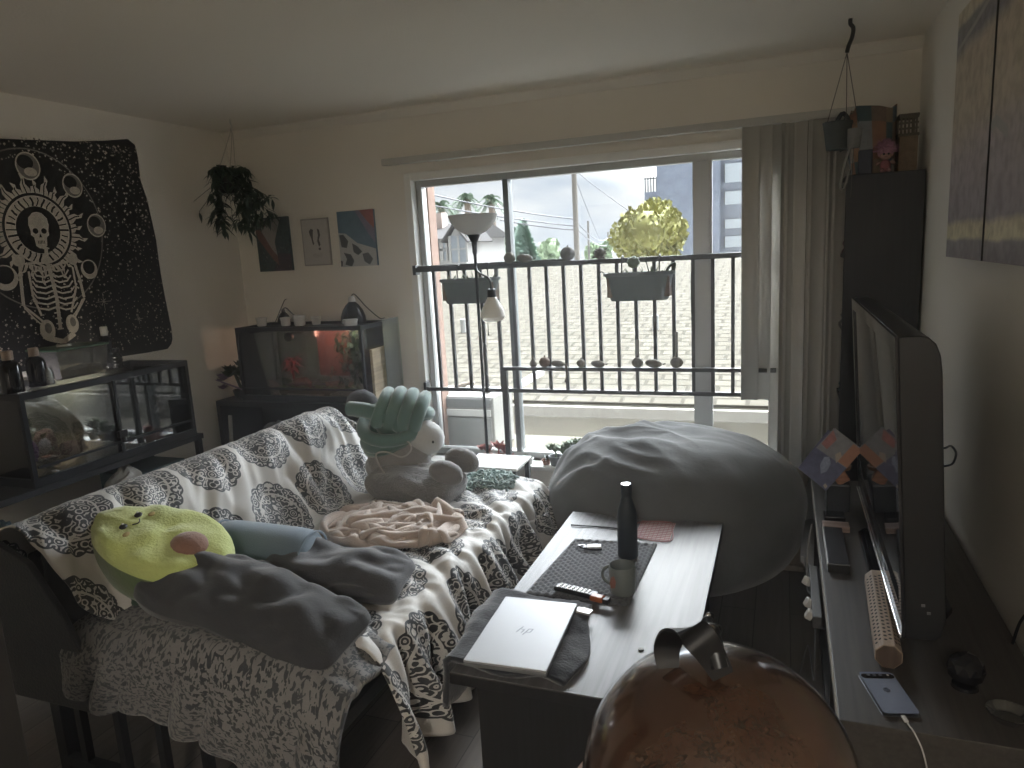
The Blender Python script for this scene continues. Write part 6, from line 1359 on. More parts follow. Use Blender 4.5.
# railing planters
def planter(pxl, pxr, pyt, pyb, y, label, seed):
    a = at(pxl, pyt, 1, y); b = at(pxr, pyt, 1, y); zb = at((pxl+pxr)/2, pyb, 1, y).z; zt_ = at((pxl+pxr)/2, pyt, 1, y).z; t = thing('railing_planter', label, 'planter', ((a.x+b.x)/2, y, zb))
    pm_ = M('planter_grey_green', (.115, .135, .13), .6, var=.1); c = (a.x+b.x)/2; w = (b.x-a.x)/2; mb = MB()
    prof_ = [(.80, zb, .85), (.84, zb+.01, .95), (.96, zt_-.02, 1), (1.03, zt_-.018, 1.1), (1.03, zt_, 1.1), (.95, zt_, .98), (.93, zt_-.02, .9), (.80, zb+.02, .75)]
    vs = []; n = 40
    for (k, z, kd) in prof_:
        for i in range(n):
            an = 2*PI*i/n; cx, sx = math.cos(an), math.sin(an); vs.append((c+math.copysign(abs(cx)**.35, cx)*w*k, y+math.copysign(abs(sx)**.5, sx)*.055*kd, z))
    fs = [(i*n+k, i*n+(k+1) % n, (i+1)*n+(k+1) % n, (i+1)*n+k) for i in range(len(prof_)-1) for k in range(n)]+[list(range(n)), [(len(prof_)-1)*n+k for k in range(n)]]
    mb.add(vs, fs).build('trough', pm_, t, smooth=50)
    MB().box(c-w*.9, c+w*.9, y-.045, y+.045, zb+.02, zt_-.025).build('soil', soilm, t, smooth=0)
    for sx in (-1, 1): MB().tube(cat_rom([(c+sx*w*.55, y+.05, zt_-.03), (c+sx*w*.55, y+.045, zt_+.045), (c+sx*w*.55, y+.065, rtz+.022), (c+sx*w*.55, y+.10, rtz+.018)], 4), .004, 6).build('hook', black_m, t)
    rq = random.Random(seed); mb = MB()
    for i in range(16):
        x = c+w*rq.uniform(-.85, .85); an = rq.uniform(-.6, .6); leaf(mb, Vector((x, y+rq.uniform(-.02, .02), zt_-.025)), (an, rq.uniform(-.4, .4), 1), rq.uniform(.04, .085), .014, .15)
    mb.build('sprouts', grn, t); return t, c, w, zt_
PLY = 4.02
t1, c1, w1, z1_ = planter(442, 498, 278, 303, PLY, 'grey green railing planter behind the floor lamp at the left', 1)
t2, c2, w2, z2_ = planter(605, 674, 272, 300, PLY, 'grey green railing planter in the middle of the railing', 2)
p = at(633, 262, 1, PLY); MB().ell(p, (.035, .028, .032), fn=lambda d: 1+.3*noise.noise(d*5)).tube([p, (p.x, p.y, z2_-.03)], .004).build('round_bud', grn, t2)
MB().tube(cat_rom([(c2-w2*.95, PLY, z2_-.01), (c2-w2*1.1, PLY-.01, z2_+.01), (c2-w2*1.22, PLY, z2_-.02), (c2-w2*1.2, PLY, z2_-.06)], 5), .003, 5).build('tendril', leafd, t2)
MB().tube(cat_rom([(c2+w2*.75, PLY, z2_-.02), (c2+w2*.85, PLY, z2_+.02), (c2+w2*1.02, PLY, z2_+.04), (c2+w2*1.0, PLY, z2_+.0)], 5), .007, 6).build('curl_leaf', leafd, t2)
MB().tube([at(649, 272, 1, PLY), at(645, 258, 1, PLY+.0)], .003, 5).build('stem', leafd, t2)
# gourds
gd_ = M('gourd_dry', (.17, .155, .125), .8, var=.3, scale=18, bump=.3); gd2 = M('gourd_dark', (.11, .10, .08), .8, var=.3, scale=18)
def gourd(px, pyc, r, y, zbase, label, shape='round', m=None, extra=None):
    x = at(px, pyc, 1, y).x; c = Vector((x, y, zbase)); t = thing('gourd', label, 'gourd', c)
    if shape == 'round': MB().ell(c+Vector((0, 0, r*.92)), (r, r*.92, r*.95), fn=lambda d: 1+.06*math.cos(8*math.atan2(d.y, d.x))*(1-abs(d.z))+.05*noise.noise(d*3), seg=28, rings=16).build('body', m or gd_, t); MB().tube([c+Vector((0, 0, r*1.75)), c+Vector((.004, 0, r*1.75+.014))], [.005, .003], 6).build('stalk', gd2, t)
    elif shape == 'pear': MB().lathe([(0, 0), (r*.7, r*.15), (r, r*.7), (r*.85, r*1.3), (r*.45, r*1.8), (r*.35, r*2.3), (0, r*2.5)], c, 24).build('body', m or gd_, t); MB().tube([c+Vector((0, 0, r*2.4)), c+Vector((.004, 0, r*2.9))], [.005, .003], 6).build('stalk', gd2, t)
    elif shape == 'lying': MB().ell(c+Vector((0, 0, r*.72)), (r*1.5, r*.75, r*.75), (0, .12, 0), fn=lambda d: 1-.18*d.x, seg=24, rings=14).build('body', m or gd_, t); MB().tube([c+Vector((r*1.4, 0, r*.6)), c+Vector((r*1.85, 0, r*.75))], [.006, .004], 6).build('stalk', gd2, t)
    if extra: extra(t, c, r)
    return t
ru = rtz+.014
gourd(509.5, 258, .036, RY, ru, 'round gourd on the top rail right beside the window mullion'); gourd(526, 258, .034, RY, ru, 'lumpy gourd, second from the mullion on the top rail', 'lying'); gourd(567.5, 256, .043, RY, ru, 'largest round gourd, on the top rail left of the thick pole', 'round', gd2)
def spik(t, c, r):
    mb = MB()
    for i in range(14): a = i*2.4; mb.tube([c+Vector((0, 0, r*.9)), c+Vector((math.cos(a)*r*1.25, math.sin(a)*r*1.1, r*.9+r*.9*math.sin(i)))], [.008, .003], 5)
    mb.build('knobs', gd2, t)
gourd(600, 260, .034, RY, ru, 'knobbly gourd on the top rail left of the middle planter', 'round', gd2, spik)
ml = mz+.008
gourd(533, 358, .024, 4.06, ml, 'pear shaped gourd, leftmost on the low bar', 'pear'); gourd(544.5, 361, .033, 4.06, ml, 'round ridged gourd beside the pear shaped one on the low bar', 'round', M('gourd_brown', (.17, .12, .09), .8, var=.2))
def tail(t, c, r): MB().tube(cat_rom([c+Vector((r*1.2, 0, r*.7)), c+Vector((r*1.7, -.01, r*.2)), c+Vector((r*1.8, -.016, -.05)), c+Vector((r*1.3, -.016, -.09))], 5), [.008]*8+[.005]*8, 6).build('tail', gd2, t)
gourd(559, 362, .028, 4.06, ml, 'gourd with a long curved tail hanging below the low bar', 'lying', None, tail); gourd(581, 362.5, .026, 4.06, ml, 'small pale gourd in the middle of the low bar', 'round'); gourd(599, 362.5, .028, 4.06, ml, 'pointed lying gourd right of the middle on the low bar', 'lying')
def stick(t, c, r): MB().box(c.x-.010, c.x+.010, c.y+.006, c.y+.012, c.z+r*1.6, c.z+r*1.6+.11).build('tag_stick', M('pale_tag', (.30, .30, .29), .6), t, smooth=0, bevel=.002)
gourd(637.4, 360, .032, 4.06, ml, 'round gourd with a short upright tag on the low bar', 'round', None, stick); gourd(655, 362, .032, 4.06, ml, 'wide lying gourd between the two tagged ones on the low bar', 'lying')
def stick2(t, c, r): MB().box(c.x-.008, c.x+.008, c.y+.006, c.y+.012, c.z+r*1.9, c.z+r*1.9+.14).build('tag_stick', MATS['pale_tag'], t, smooth=0, bevel=.002); MB().lathe([(.012, 0), (.006, .02), (.003, .035)], c+Vector((0, 0, r*1.6)), 12).build('neck', gd2, t)
gourd(676.5, 361, .034, 4.06, ml, 'round necked gourd with a tall tag, nearest the door post', 'round', None, stick2)
# ================================================================ TOP OF THE BOOKCASE
BT = BZ
# patterned fabric tote made of coloured strips
pa = at(857, 165, 1, 3.95)
tt = thing('patchwork_bag', 'colourful patchwork fabric bag standing on top of the bookcase', 'bag', (.40, 3.97, BT))
cols = [(.10, .13, .15), (.30, .28, .24), (.28, .16, .09), (.20, .22, .23), (.24, .12, .07), (.05, .09, .10), (.16, .11, .08), (.22, .17, .11)]
mlist = [M('patch_%d' % i, c, .9, var=.35, scale=30) for i, c in enumerate(cols)]
bxl = at(850, 160, 1, 3.93).x; bxr = at(897, 160, 1, 3.93).x; topz = at(870, 108, 1, 3.93).z
mb = MB(); vs = []; nb_, nr_ = 48, 10
def bagp(u, v):
    a = 2*PI*u; w = (bxr-bxl)/2*(.92+.22*v); cx = (bxl+bxr)/2-.02*v; x = cx+math.copysign(abs(math.cos(a))**.6, math.cos(a))*w; y = 3.96+math.copysign(abs(math.sin(a))**.8, math.sin(a))*.075*(1-.2*v)
    z = BT+v*(topz-BT)*(1-.0*v)+.012*math.sin(a*3+1)*v-.03*v*(math.cos(a)<-.5); return Vector((x, y, z))
mb.grid(bagp, nb_, nr_, cu=True)
for i in range(len(mb.f)): mb.mi[i] = ((i % nb_)//3 + (2 if (i//nb_) > 6 else 0)+(3 if (i//nb_) < 2 else 0)) % 8
mb.m = 0; mb.add([bagp(k/nb_, .96) for k in range(nb_)], [list(range(nb_))])
mb.build('body', mlist, tt, smooth=60)
MB().tube(cat_rom([bagp(.62, .95), bagp(.62, 1)+Vector((-.03, -.03, .01)), bagp(.55, .9)+Vector((-.05, -.03, -.03)), bagp(.55, .45)+Vector((-.03, -.02, 0))], 5), .010, 8).build('handle', M('handle_black', (.04, .045, .05), .8), tt)
# rattan basket part on the right
rb_ = thing('carved_wooden_box', 'tan carved upright box on top of the bookcase against the wall', 'box', (.54, 3.97, BT))
x0_, x1_ = at(898, 160, 1, 3.93).x, at(917, 160, 1, 3.93).x; zt2 = at(905, 114, 1, 3.93).z
MB().box(x0_, x1_, 3.92, 4.05, BT, lerp(BT, zt2, .62)).build('lower_box', M('rattan_tan', (.24, .18, .12), .8, var=.4, scale=50, bump=.5), rb_, smooth=0, bevel=.004)
gb = MB(); zz0 = lerp(BT, zt2, .62); 
gb.box(x0_-.005, x1_+.004, 3.918, 4.052, zz0, zz0+.012)
for k in range(5): xx = lerp(x0_+.004, x1_-.012, k/4); gb.box(xx, xx+.008, 3.925, 3.935, zz0+.012, zt2-.01)
for k in range(3): zq = lerp(zz0+.03, zt2-.02, k/2); gb.box(x0_, x1_, 3.924, 3.936, zq, zq+.008)
gb.box(x0_-.003, x1_+.002, 3.92, 4.05, zt2-.012, zt2); gb.box(x0_, x0_+.01, 4.03, 4.05, zz0+.012, zt2-.012).box(x1_-.01, x1_, 4.03, 4.05, zz0+.012, zt2-.012)
gb.build('lattice_top', M('dark_lattice', (.12, .10, .075), .8, var=.3), rb_, smooth=0)
# dark square package in front of the bag
tag(MB().box(at(858, 165, 1, 3.87).x, at(872, 165, 1, 3.87).x, 3.855, 3.885, BT, at(865, 150, 1, 3.87).z).build('dark_packet', M('navy_packet', (.035, .04, .06), .5, var=.5, scale=60), smooth=0, bevel=.004), 'small dark square packet in front of the patchwork bag', 'packet')
# small doll with fluffy pink hair
dz = at(885, 171, 1, 3.865); dz.z = BT; dl_ = thing('small_doll', 'small seated doll with fluffy pink hair on the bookcase top', 'doll', dz); skin = M('doll_skin', (.36, .22, .17), .6, var=.05); pkh = M('pink_hair', (.38, .20, .27), .95, var=.3, scale=50, bump=.5)
S = .9
MB().ell(dz+Vector((0, 0, .035))*S, (.026*S, .020*S, .032*S)).build('body', M('doll_pink_top', (.34, .13, .14), .8, var=.3, scale=30), dl_)
hd_ = MB().ell(dz+Vector((0, 0, .088))*S, (.030*S, .026*S, .025*S)).build('head', skin, dl_)
for sx in (-1, 1):
    MB().ell(dz+Vector((sx*.011, -.024, .092))*S, (.005*S, .003*S, .006*S), seg=10, rings=6).build('eye', MATS['plush_black'], hd_)
    MB().ell(dz+Vector((sx*.034, -.004, .050))*S, (.014*S, .009*S, .009*S), (0, sx*.5, 0)).build('arm', skin, dl_)
    MB().ell(dz+Vector((sx*.016, -.018, .012))*S, (.012*S, .020*S, .011*S)).build('leg', M('doll_pink_leg', (.42, .22, .22), .8), dl_)
    MB().ell(dz+Vector((sx*.031, 0, .090))*S, (.006*S, .005*S, .009*S), seg=10, rings=6).build('ear', skin, hd_)
MB().tube([dz+Vector((-.008, -.0265, .079))*S, dz+Vector((0, -.0285, .077))*S, dz+Vector((.008, -.0265, .079))*S], .0012, 5).build('mouth', M('doll_mouth', (.2, .06, .06), .6), hd_)
mb = MB(); rq = random.Random(8)
for i in range(240):
    a = rq.random()*6.28; el_ = rq.uniform(.0, 1.5); d = Vector((math.cos(a)*math.cos(el_), math.sin(a)*math.cos(el_)*.8+.15, math.sin(el_))); p = dz+Vector((0, .002, .100))*S
    mb.tube([p+d*.018, p+d*.04+Vector((0, 0, .004)), p+d*rq.uniform(.052, .07)], [.0018, .0014, .0006], 4)
mb.ell(dz+Vector((0, .006, .108))*S, (.036, .030, .030), fn=lambda d: 1+.15*noise.noise(d*6)); mb.build('hair', pkh, dl_)
# things poking out of the bookcase shelves
rq = random.Random(12)
shelf_z = (.418, .768, 1.118, 1.468)
fm_ = [M('figurine_grey', (.20, .21, .20), .5, var=.4, scale=40), M('figurine_plum', (.14, .07, .09), .5, var=.4, scale=40), white_c, M('figurine_teal', (.08, .13, .13), .5, var=.4, scale=40)]
lab_ = ['small grey figurine at the front edge of the %s bookcase shelf', 'plum coloured trinket on the %s bookcase shelf', 'white cup like trinket on the %s bookcase shelf', 'teal trinket on the %s bookcase shelf']
for si, (z, nmz) in enumerate(zip(shelf_z, ('second lowest', 'middle', 'second highest', 'highest'))):
    for k in range(2):
        y = 3.90+k*.10; j = (si+k*2) % 4; h = rq.uniform(.07, .11); x = .295
        o = thing('figurine', lab_[j] % nmz+(', window side' if k else ', room side'), 'figurine', (x, y, z))
        MB().lathe([(0, 0), (.024, 0), (.026, .008), (.014, h*.3), (.022, h*.5), (.012, h*.68)], (x, y, z), 16).build('body', fm_[j], o)
        MB().ell((x, y, z+h*.8), .016, seg=14, rings=9).build('head', fm_[(j+1) % 4], o)
bkm = [M('book_%d' % i, c, .7, var=.15) for i, c in enumerate(((.10, .04, .04), (.04, .06, .10), (.12, .11, .08), (.05, .08, .06)))]
for si, z in enumerate(shelf_z[:3]):
    for k in range(4):
        x = .42+k*.036; h = .20+.02*((k+si) % 3)
        b_ = thing('book', '%s book standing at the back of the %s bookcase shelf' % (['dark red', 'dark blue', 'olive', 'dark green'][k], ('second lowest', 'middle', 'second highest')[si]), 'book', (x, 3.96, z))
        cv = MB(); cv.box(x, x+.003, 3.87, 4.04, z, z+h).box(x+.025, x+.028, 3.87, 4.04, z, z+h).box(x+.003, x+.025, 3.87, 3.873, z, z+h); cv.build('cover', bkm[k], b_, smooth=0)
        MB().box(x+.003, x+.025, 3.875, 4.035, z+.003, z+h-.003).build('pages', M('page_block', (.5, .47, .40), .8), b_, smooth=0)
# hanging planter by the bookcase
hy = 3.62; hk = at(850, 38, 1, hy); pcx = at(845, 128, 1, hy)
hp2 = thing('hanging_pots', 'pair of grey hanging pots on cords beside the bookcase top', 'planter', hk)
top = Vector((hk.x, hy, ZC))
MB().tube(cat_rom([top, top+Vector((.0, 0, -.02)), top+Vector((.012, 0, -.04)), top+Vector((.008, 0, -.075)), top+Vector((-.005, 0, -.11)), top+Vector((-.010, 0, -.135))], 5), .0085, 8).build('hook', M('hook_dark', (.05, .05, .045), .6), hp2)
kn_ = top+Vector((-.010, 0, -.135)); pz = pcx.z
for (dx, dy) in ((-.075, .0), (.0, -.06), (.055, .03)): MB().tube([kn_, Vector((pcx.x+dx, hy+dy, pz+.02))], .0018, 5).build('cord', M('cord_grey', (.10, .10, .09), .8), hp2)
pmt = M('grey_pot_green', (.08, .09, .085), .8, var=.2)
MB().lathe([(0, -.09), (.045, -.09), (.060, .02), (.062, .02), (.062, .028), (.052, .028), (.04, -.07), (0, -.07)], Vector((pcx.x-.03, hy, pz)), 22).build('pot', pmt, hp2)
MB().lathe([(0, -.08), (.026, -.08), (.034, -.01), (.034, .0), (.028, .0), (.022, -.06), (0, -.06)], Vector((pcx.x+.035, hy-.02, pz-.01)), 20).build('small_pot', M('grey_knit', (.20, .20, .19), .9, var=.3, scale=60), hp2)
MB().tube([Vector((pcx.x+.035, hy-.02, pz-.09)), Vector((pcx.x+.03, hy-.02, pz-.30))], .0018, 5).build('lower_cord', MATS['cord_grey'], hp2)
MB().tube(cat_rom([Vector((pcx.x+.02, hy-.02, pz-.09)), Vector((pcx.x-.002, hy-.02, pz-.18)), Vector((pcx.x-.012, hy-.02, pz-.25)), Vector((pcx.x+.004, hy-.02, pz-.255)), Vector((pcx.x+.022, hy-.02, pz-.18))], 5), .006, 6).build('tassel', M('tassel_grey', (.22, .22, .20), .9), hp2)
mb = MB(); rq = random.Random(4)
for i in range(14): leaf(mb, Vector((pcx.x-.03+rq.uniform(-.03, .03), hy, pz+.02)), (rq.uniform(-1, 1), rq.uniform(-1, 1), rq.uniform(.2, 1)), .06, .014, .8)
mb.build('leaves', leafd, hp2)

# ================================================================ ON THE TV STAND
Z = SZ
# leaflet leaning on a wooden block, far end
def q3(px, py, z): return at(px, py, 2, z)
wb = thing('wooden_stand', 'small orange wooden block stand holding the colourful leaflet', 'stand', (.25, 3.10, Z))
A = at(846, 438, 1, 3.02)
# black cube speaker behind / under it
sx0 = at(836, 500, 1, 3.02).x; sx1 = at(862, 500, 1, 3.02).x
sp_b = thing('small_speaker', 'black box speaker at the far end of the TV stand beside the leaflet', 'speaker', (.26, 3.06, Z))
MB().box(.175, .262, 3.0, 3.15, Z, Z+.115).build('body', blackp, sp_b, smooth=0, bevel=.006)
MB().box(.18, .257, 2.997, 3.0, Z+.006, Z+.109).build('grille', darkfab, sp_b, smooth=0)
wz = Z+.115
owm = woodgrain('orange_wood', (.30, .13, .065), (.42, .20, .11), .5, 0)
MB().obox((.222, 3.03, wz+.03), (.05, .05, .06), (0, -.55, .1)).build('block', owm, wb, smooth=0, bevel=.004)
MB().lathe([(0, 0), (.034, 0), (.038, .008), (.038, .016), (.028, .016), (.026, .004), (0, .004)], (.228, 3.06, wz+.048), 24).build('saucer', M('wood_tan', (.26, .15, .09), .6), wb)
fl4 = [at(798, 468, 1, 2.98), at(826, 491, 1, 2.94), at(863, 450, 1, 3.02), at(828, 430, 1, 3.06)]
u_ = (fl4[2]-fl4[1]); v_ = (fl4[0]-fl4[1]); mb = MB(); n_ = u_.cross(v_).normalized()
mb.add([p for p in fl4]+[p+n_*.002 for p in fl4], [(0, 1, 2, 3), (4, 5, 6, 7), (0, 1, 5, 4), (1, 2, 6, 5), (2, 3, 7, 6), (3, 0, 4, 7)])
sgn = -1 if n_.dot(CAM-fl4[0]) < 0 else 1
off = n_*(.003 if sgn > 0 else -.001)
def fp(a, b, lift=1): return fl4[1]+v_*a+u_*b+off*lift
lf = thing('leaflet', 'colourful leaflet with blue lower half tilted at the far corner of the TV stand', 'leaflet', fl4[1])
mb.build('sheet', M('leaflet_blue', (.10, .11, .20), .5, var=.5, scale=40), lf, smooth=0)
def lp(poly, m, lift, nm='printed_patch'):
    q = MB(); q.add([fp(a, b, lift) for a, b in poly], [list(range(len(poly)))]); return q.build(nm, m, lf, smooth=0)
lp([(0, .55), (1, .50), (1, 1), (0, 1)], M('leaflet_grey', (.24, .25, .27), .5, var=.4, scale=40), 1.05); lp([(0, .56), (.30, .55), (.30, .98), (0, .98)], M('leaflet_orange', (.42, .20, .12), .5, var=.2, scale=30), 1.3)
lp([(.75, .60), (.97, .62), (.97, .95), (.72, .85)], M('leaflet_red', (.38, .16, .15), .5, var=.5, scale=60), 1.3); lp([(.30, .50), (.48, .62), (.42, .72), (.30, .66)], M('leaflet_cream', (.42, .36, .30), .5), 1.5)
lp([(.42, .18), (.60, .30), (.66, .46), (.56, .52), (.40, .44), (.34, .28)], M('leaflet_pale', (.26, .30, .42), .5, var=.6, scale=70), 1.5); lp([(.05, .02), (.16, .04), (.15, .10), (.05, .08)], MATS['leaflet_cream'], 1.5)
# flat black thing and wood strip at TV foot
tag(MB().box(.150, .245, 2.78, 2.80+.04, Z, Z+.022).build('wood_strip', woodgrain('worn_wood', (.22, .15, .12), (.34, .25, .21), .6, 0), smooth=0, bevel=.003), 'short worn pinkish wooden strip beside the television foot', 'strip')
tag(MB().box(.160, .235, 2.86, 2.93, Z, Z+.03).build('set_top_box', blackg, smooth=0, bevel=.004), 'small glossy black box behind the wooden strip', 'box')
bx4 = thing('black_console', 'flat black box with a thin white edge lying beside the television foot', 'box', (.2, 2.6, Z))
MB().box(.150, .215, 2.42, 2.75, Z, Z+.032).build('case', blackp, bx4, smooth=0, bevel=.002)
MB().box(.1475, .150, 2.42, 2.75, Z+.024, Z+.031).build('white_edge', white_c, bx4, smooth=0)
# carved octagonal incense box
i0 = at(876, 574, 2, Z+.05); i1 = at(889, 650, 2, Z+.05)
ib = thing('incense_box', 'pale carved octagonal wooden incense box lying beside the television base', 'box', ((i0.x+i1.x)/2, (i0.y+i1.y)/2, Z))
dirv = (i0-i1); dirv.z = 0; ln_ = dirv.length; dirv.normalize(); side = Vector((dirv.y, -dirv.x, 0)); R8 = .034
o8 = [(R8*math.cos(PI/8+k*PI/4), R8*math.sin(PI/8+k*PI/4)+R8*.924) for k in range(8)]
st8 = Vector((i1.x, i1.y, Z))
MB().prism(o8, ln_, o=st8, u=-side, v=(0, 0, 1)).build('body', brown_wood, ib, smooth=0, bevel=.001)
if True:
    nn = (-side).cross(Vector((0, 0, 1))); sg8 = 1 if nn.dot(dirv) > 0 else -1
    mb = MB(); rq = random.Random(6)
    for f_ in range(5):
        k = f_; a0 = PI/8+k*PI/4; pA = Vector((0, 0, 0))
        c_a, c_b = o8[k], o8[(k+1) % 8]
        for s_ in range(20):
            for r_ in (0, 1):
                uu = .28+.44*r_; t0 = .06+.044*s_+(.018 if r_ else 0); cxy = (c_a[0]*(1-uu)+c_b[0]*uu, c_a[1]*(1-uu)+c_b[1]*uu)
                nrm = Vector((cxy[0], cxy[1]-R8*.924)).normalized(); P0 = st8-side*(cxy[0]+nrm.x*.0006)+Vector((0, 0, cxy[1]+nrm.y*.0006))+nn*0+dirv*(ln_*t0)
                ed_ = (-side*(c_b[0]-c_a[0])+Vector((0, 0, c_b[1]-c_a[1]))).normalized(); sz = .0045
                an = rq.uniform(-.5, .5)
                mb.add([P0+ed_*sz*math.cos(an+q)+dirv*sz*1.15*math.sin(an+q) for q in (0, 1.3, 2.4, PI, 4.4, 5.3)], [list(range(6))])
    mb.build('carving', M('carving_dark', (.03, .022, .018), .9), ib, smooth=0)
    MB().prism([(a*.93, R8*.924+(b-R8*.924)*.93) for a, b in o8], .002, o=st8-dirv*.0025*(1 if sg8 > 0 else 1), u=-side, v=(0, 0, 1)).build('end_cap', woodgrain('dark_end_wood', (.07, .045, .032), (.11, .075, .055), .6, 2), ib, smooth=0)
# phone with cable
ph4 = [at(857, 672, 2, Z+.009), at(892, 671, 2, Z+.009), at(921, 713, 2, Z+.009), at(884, 715, 2, Z+.009)]
pcn = sum(ph4, Vector())/4; vd_ = ((ph4[3]-ph4[0])+(ph4[2]-ph4[1])).normalized(); ud_ = Vector((-vd_.y, vd_.x, 0)); pw_ = ((ph4[1]-ph4[0]).length+(ph4[2]-ph4[3]).length)/2*.98; pl_ = ((ph4[3]-ph4[0]).length+(ph4[2]-ph4[1]).length)/2; FP = Matrix((ud_, vd_, Vector((0, 0, 1)))).transposed()
phn = thing('phone', 'grey blue phone lying face down on the TV stand, plugged into a white cable', 'phone', (pcn.x, pcn.y, Z))
def rrect(w, h, r, n=6):
    out = []
    for cx, cy, a0 in ((w/2-r, h/2-r, 0), (-w/2+r, h/2-r, PI/2), (-w/2+r, -h/2+r, PI), (w/2-r, -h/2+r, 1.5*PI)):
        for k in range(n+1): a = a0+PI/2*k/n; out.append((cx+r*math.cos(a), cy+r*math.sin(a)))
    return out
B0 = Vector((pcn.x, pcn.y, Z+.0005))
MB().prism(rrect(pw_, pl_, .010), .0085, o=B0, u=ud_, v=vd_).build('body', M('phone_rim', (.20, .21, .23), .3, .8), phn, smooth=30, bevel=.002)
MB().prism(rrect(pw_-.004, pl_-.004, .009), .0006, o=B0+Vector((0, 0, .0086)), u=ud_, v=vd_).build('back_glass', M('phone_blue', (.17, .20, .28), .25, var=.03), phn, smooth=0)
cbr = MB().prism(rrect(pw_*.92, .020, .0098), .0025, o=B0-vd_*(pl_/2-.020)+Vector((0, 0, .009)), u=ud_, v=vd_).build('camera_bar', blackg, phn, smooth=0)
for dx in (-.022, -.008, .006): MB().lathe([(0, 0), (.0045, 0), (.0045, .0006), (0, .0008)], B0-vd_*(pl_/2-.020)+ud_*dx+Vector((0, 0, .0116)), 14).build('lens', M('lens_grey', (.08, .085, .10), .1), cbr)
MB().lathe([(0, 0), (.003, 0), (.003, .0006), (0, .0008)], B0-vd_*(pl_/2-.020)+ud_*.024+Vector((0, 0, .0116)), 12).build('flash', white_c, cbr)
MB().tube([B0+ud_*.007*math.cos(a)+vd_*(.007*math.sin(a)-.006)+Vector((0, 0, .0096)) for a in [.4+k*.5 for k in range(11)]], .0011, 5).tube([B0+ud_*.007+vd_*-.006+Vector((0, 0, .0096)), B0+ud_*.001+vd_*-.006+Vector((0, 0, .0096))], .0011, 5).build('back_mark', M('mark_dark', (.07, .08, .11), .2), phn)
pe_ = B0+vd_*(pl_/2+.001)+Vector((0, 0, .005))
cbp = thing('charging_cable', 'white charging cable running from the phone down over the stand edge', 'cable', pe_)
MB().obox(pe_+vd_*.012, (.010, .022, .006), FP).build('plug', white_c, cbp, smooth=40, bevel=.002)
MB().tube(cat_rom([pe_+vd_*.023, pe_+vd_*.04+Vector((0, 0, .0)), at(912, 729, 2, Z+.004), at(917, 738, 1, 1.618), at(923, 752, 1, 1.612), at(928, 775, 1, 1.612), at(930, 800, 1, 1.612)], 6), .0018, 7).build('cord', white_c, cbp)
# black glossy cube ornament / bottle stopper and glass dish
g0 = at(966, 668, 2, Z+.05); go = thing('faceted_ornament', 'black glossy faceted ball ornament beside the television on the stand', 'ornament', (g0.x, g0.y, Z))
mb = MB(); ico = bmesh.new(); bmesh.ops.create_icosphere(ico, subdivisions=2, radius=.042)
mb.add([v.co+Vector((g0.x, g0.y, Z+.048)) for v in ico.verts], [[v.index for v in f.verts] for f in ico.faces]); ico.free()
mb.build('ball', blackg, go, smooth=0); MB().lathe([(0, 0), (.030, 0), (.028, .008), (.018, .010), (0, .010)], (g0.x, g0.y, Z), 20).build('foot_ring', blackg, go)
gdh = at(1008, 715, 2, Z+.01); tag(MB().lathe([(0, 0), (.030, 0), (.042, .018), (.044, .020), (.040, .019), (.028, .005), (0, .004)], (min(gdh.x, .545), gdh.y, Z), 28).build('glass_dish', glass_mat('dish_glass', (.8, .82, .8), 3, op=.03)), 'small round glass dish near the front wall corner of the TV stand', 'dish')
# cable loop behind the TV and wall cord
(MB().tube(cat_rom([at(938, 448, 1, 2.55), at(945, 448, 1, 2.55), at(951, 446, 1, 2.62), at(956, 453, 1, 2.62), at(953, 463, 1, 2.60), at(946, 466, 1, 2.55), at(938, 466, 1, 2.55)], 6), .0035, 6).build('cable_loop', blackp, tv))
tag(MB().tube(cat_rom([(.575, 2.05, Z+.02), (.580, 2.02, Z+.10), (.59, 1.98, Z+.14), (.585, 1.93, Z+.05), (.57, 1.85, Z+.006)], 6), .004, 6).build('antenna_cable', blackp), 'black cord lying along the wall behind the faceted ornament', 'cord')
# power strip with white plugs in the stand's open front
psx = .118
ps = thing('power_strip', 'dark power strip with white plugs fixed to the front of the TV stand', 'power strip', (psx, 2.45, .30))
MB().box(.100, .128, 2.24, 2.62, .36, .40).build('bar', M('strip_dark', (.08, .08, .08), .6), ps, smooth=0, bevel=.003)
for k, y in enumerate((2.28, 2.36, 2.52)): MB().obox((.092, y, .385), (.022, .026, .030), (0, .5, .3*k)).build('plug', white_c, ps, smooth=40, bevel=.004)
tag(MB().tube(cat_rom([(.118, 2.5, .36), (.105, 2.6, .30), (.100, 2.75, .26), (.105, 2.9, .34), (.12, 2.95, .43)], 6), .003, 6).build('power_cable', M('pale_cord', (.30, .29, .27), .6)), 'pale cord drooping along the front of the TV stand', 'cord')
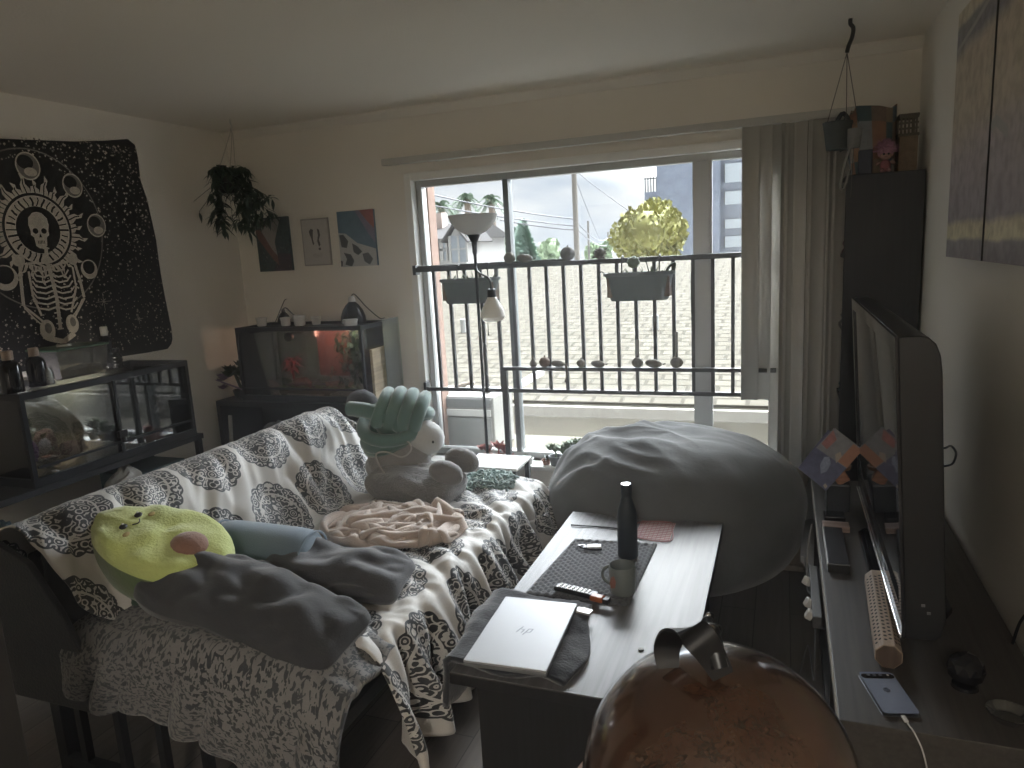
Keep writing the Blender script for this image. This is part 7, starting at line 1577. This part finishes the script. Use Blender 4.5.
# carpeted scratching post seat between bean bag and stand
cat = thing('scratching_post', 'tan carpeted cat scratching post between the bean bag and TV stand', 'cat post', (.045, 3.30, 0)); cm_ = M('tan_carpet', (.26, .23, .19), .95, var=.3, scale=60, bump=.8)
px0 = .05
MB().box(-.03, .115, 3.42, 3.56, 0, .03).build('base', cm_, cat, smooth=0, bevel=.01)
MB().tube([(px0, 3.49, .03), (px0, 3.49, .40)], .045, 20).build('post', M('sisal_rope', (.22, .19, .15), .9, var=.3, stretch=(1, 1, 30), scale=6, bump=.6), cat)
MB().ell((px0, 3.49, .44), (.075, .085, .055), fn=lambda d: 1).build('top_pad', cm_, cat)
# slim tall dark cupboard edge at the far left of the view
lfx = at(15, 690, 1, .95)
cup_ = thing('cabinet_edge', 'dark wooden cabinet edge cut off by the lower left of the photo', 'cabinet', (lfx.x-.2, .78, 0))
ex = at(31, 768, 1, .95).x
MB().box(ex-.42, ex-.02, .60, .95, 0, 2.0).build('carcass', black_wood, cup_, smooth=0, bevel=.003)
MB().box(ex-.02, ex, .60, .95, 0, 2.0).build('edge_strip', M('worn_dark_edge', (.028, .024, .02), .45, var=.3, stretch=(20, 20, 1)), cup_, smooth=0, bevel=.003)

# ================================================================ GROUPS OF REPEATS
for base, grp in (('gourd', 'gourds and dried fruit along the window railing'), ('ramekin', 'white ramekin cups on the back terrarium'), ('book', 'books on the bookcase shelves'), ('figurine', 'figurines on the bookcase shelves'),
                  ('small_succulent', 'potted succulents on the window sill'), ('green_succulent', 'potted succulents on the window sill'), ('red_succulent', 'potted succulents on the window sill'), ('trailing_succulent', 'potted succulents on the window sill'),
                  ('pillow', 'grey pillows on the futon'), ('painting', 'small canvases on the back wall'), ('canvas_panel', 'street photo panels on the right wall'), ('railing_planter', 'planters hooked on the railing'),
                  ('supplement_bottle', 'capped bottles on the long terrarium'), ('storage_jar', 'jars on the shelf under the long terrarium'), ('street_pole', 'thin poles in the distance'), ('conifer', 'conifers beyond the roofs'),
                  ('terrarium_rock', 'stones inside the back terrarium'), ('cork_bark', 'cork bark pieces in the long terrarium'), ('dome_lamp', 'black dome heat lamps on the back terrarium')):
    for o in bpy.data.objects:
        if o.parent is None and o.name.split('.')[0] == base and 'category' in o and 'group' not in o: o['group'] = grp
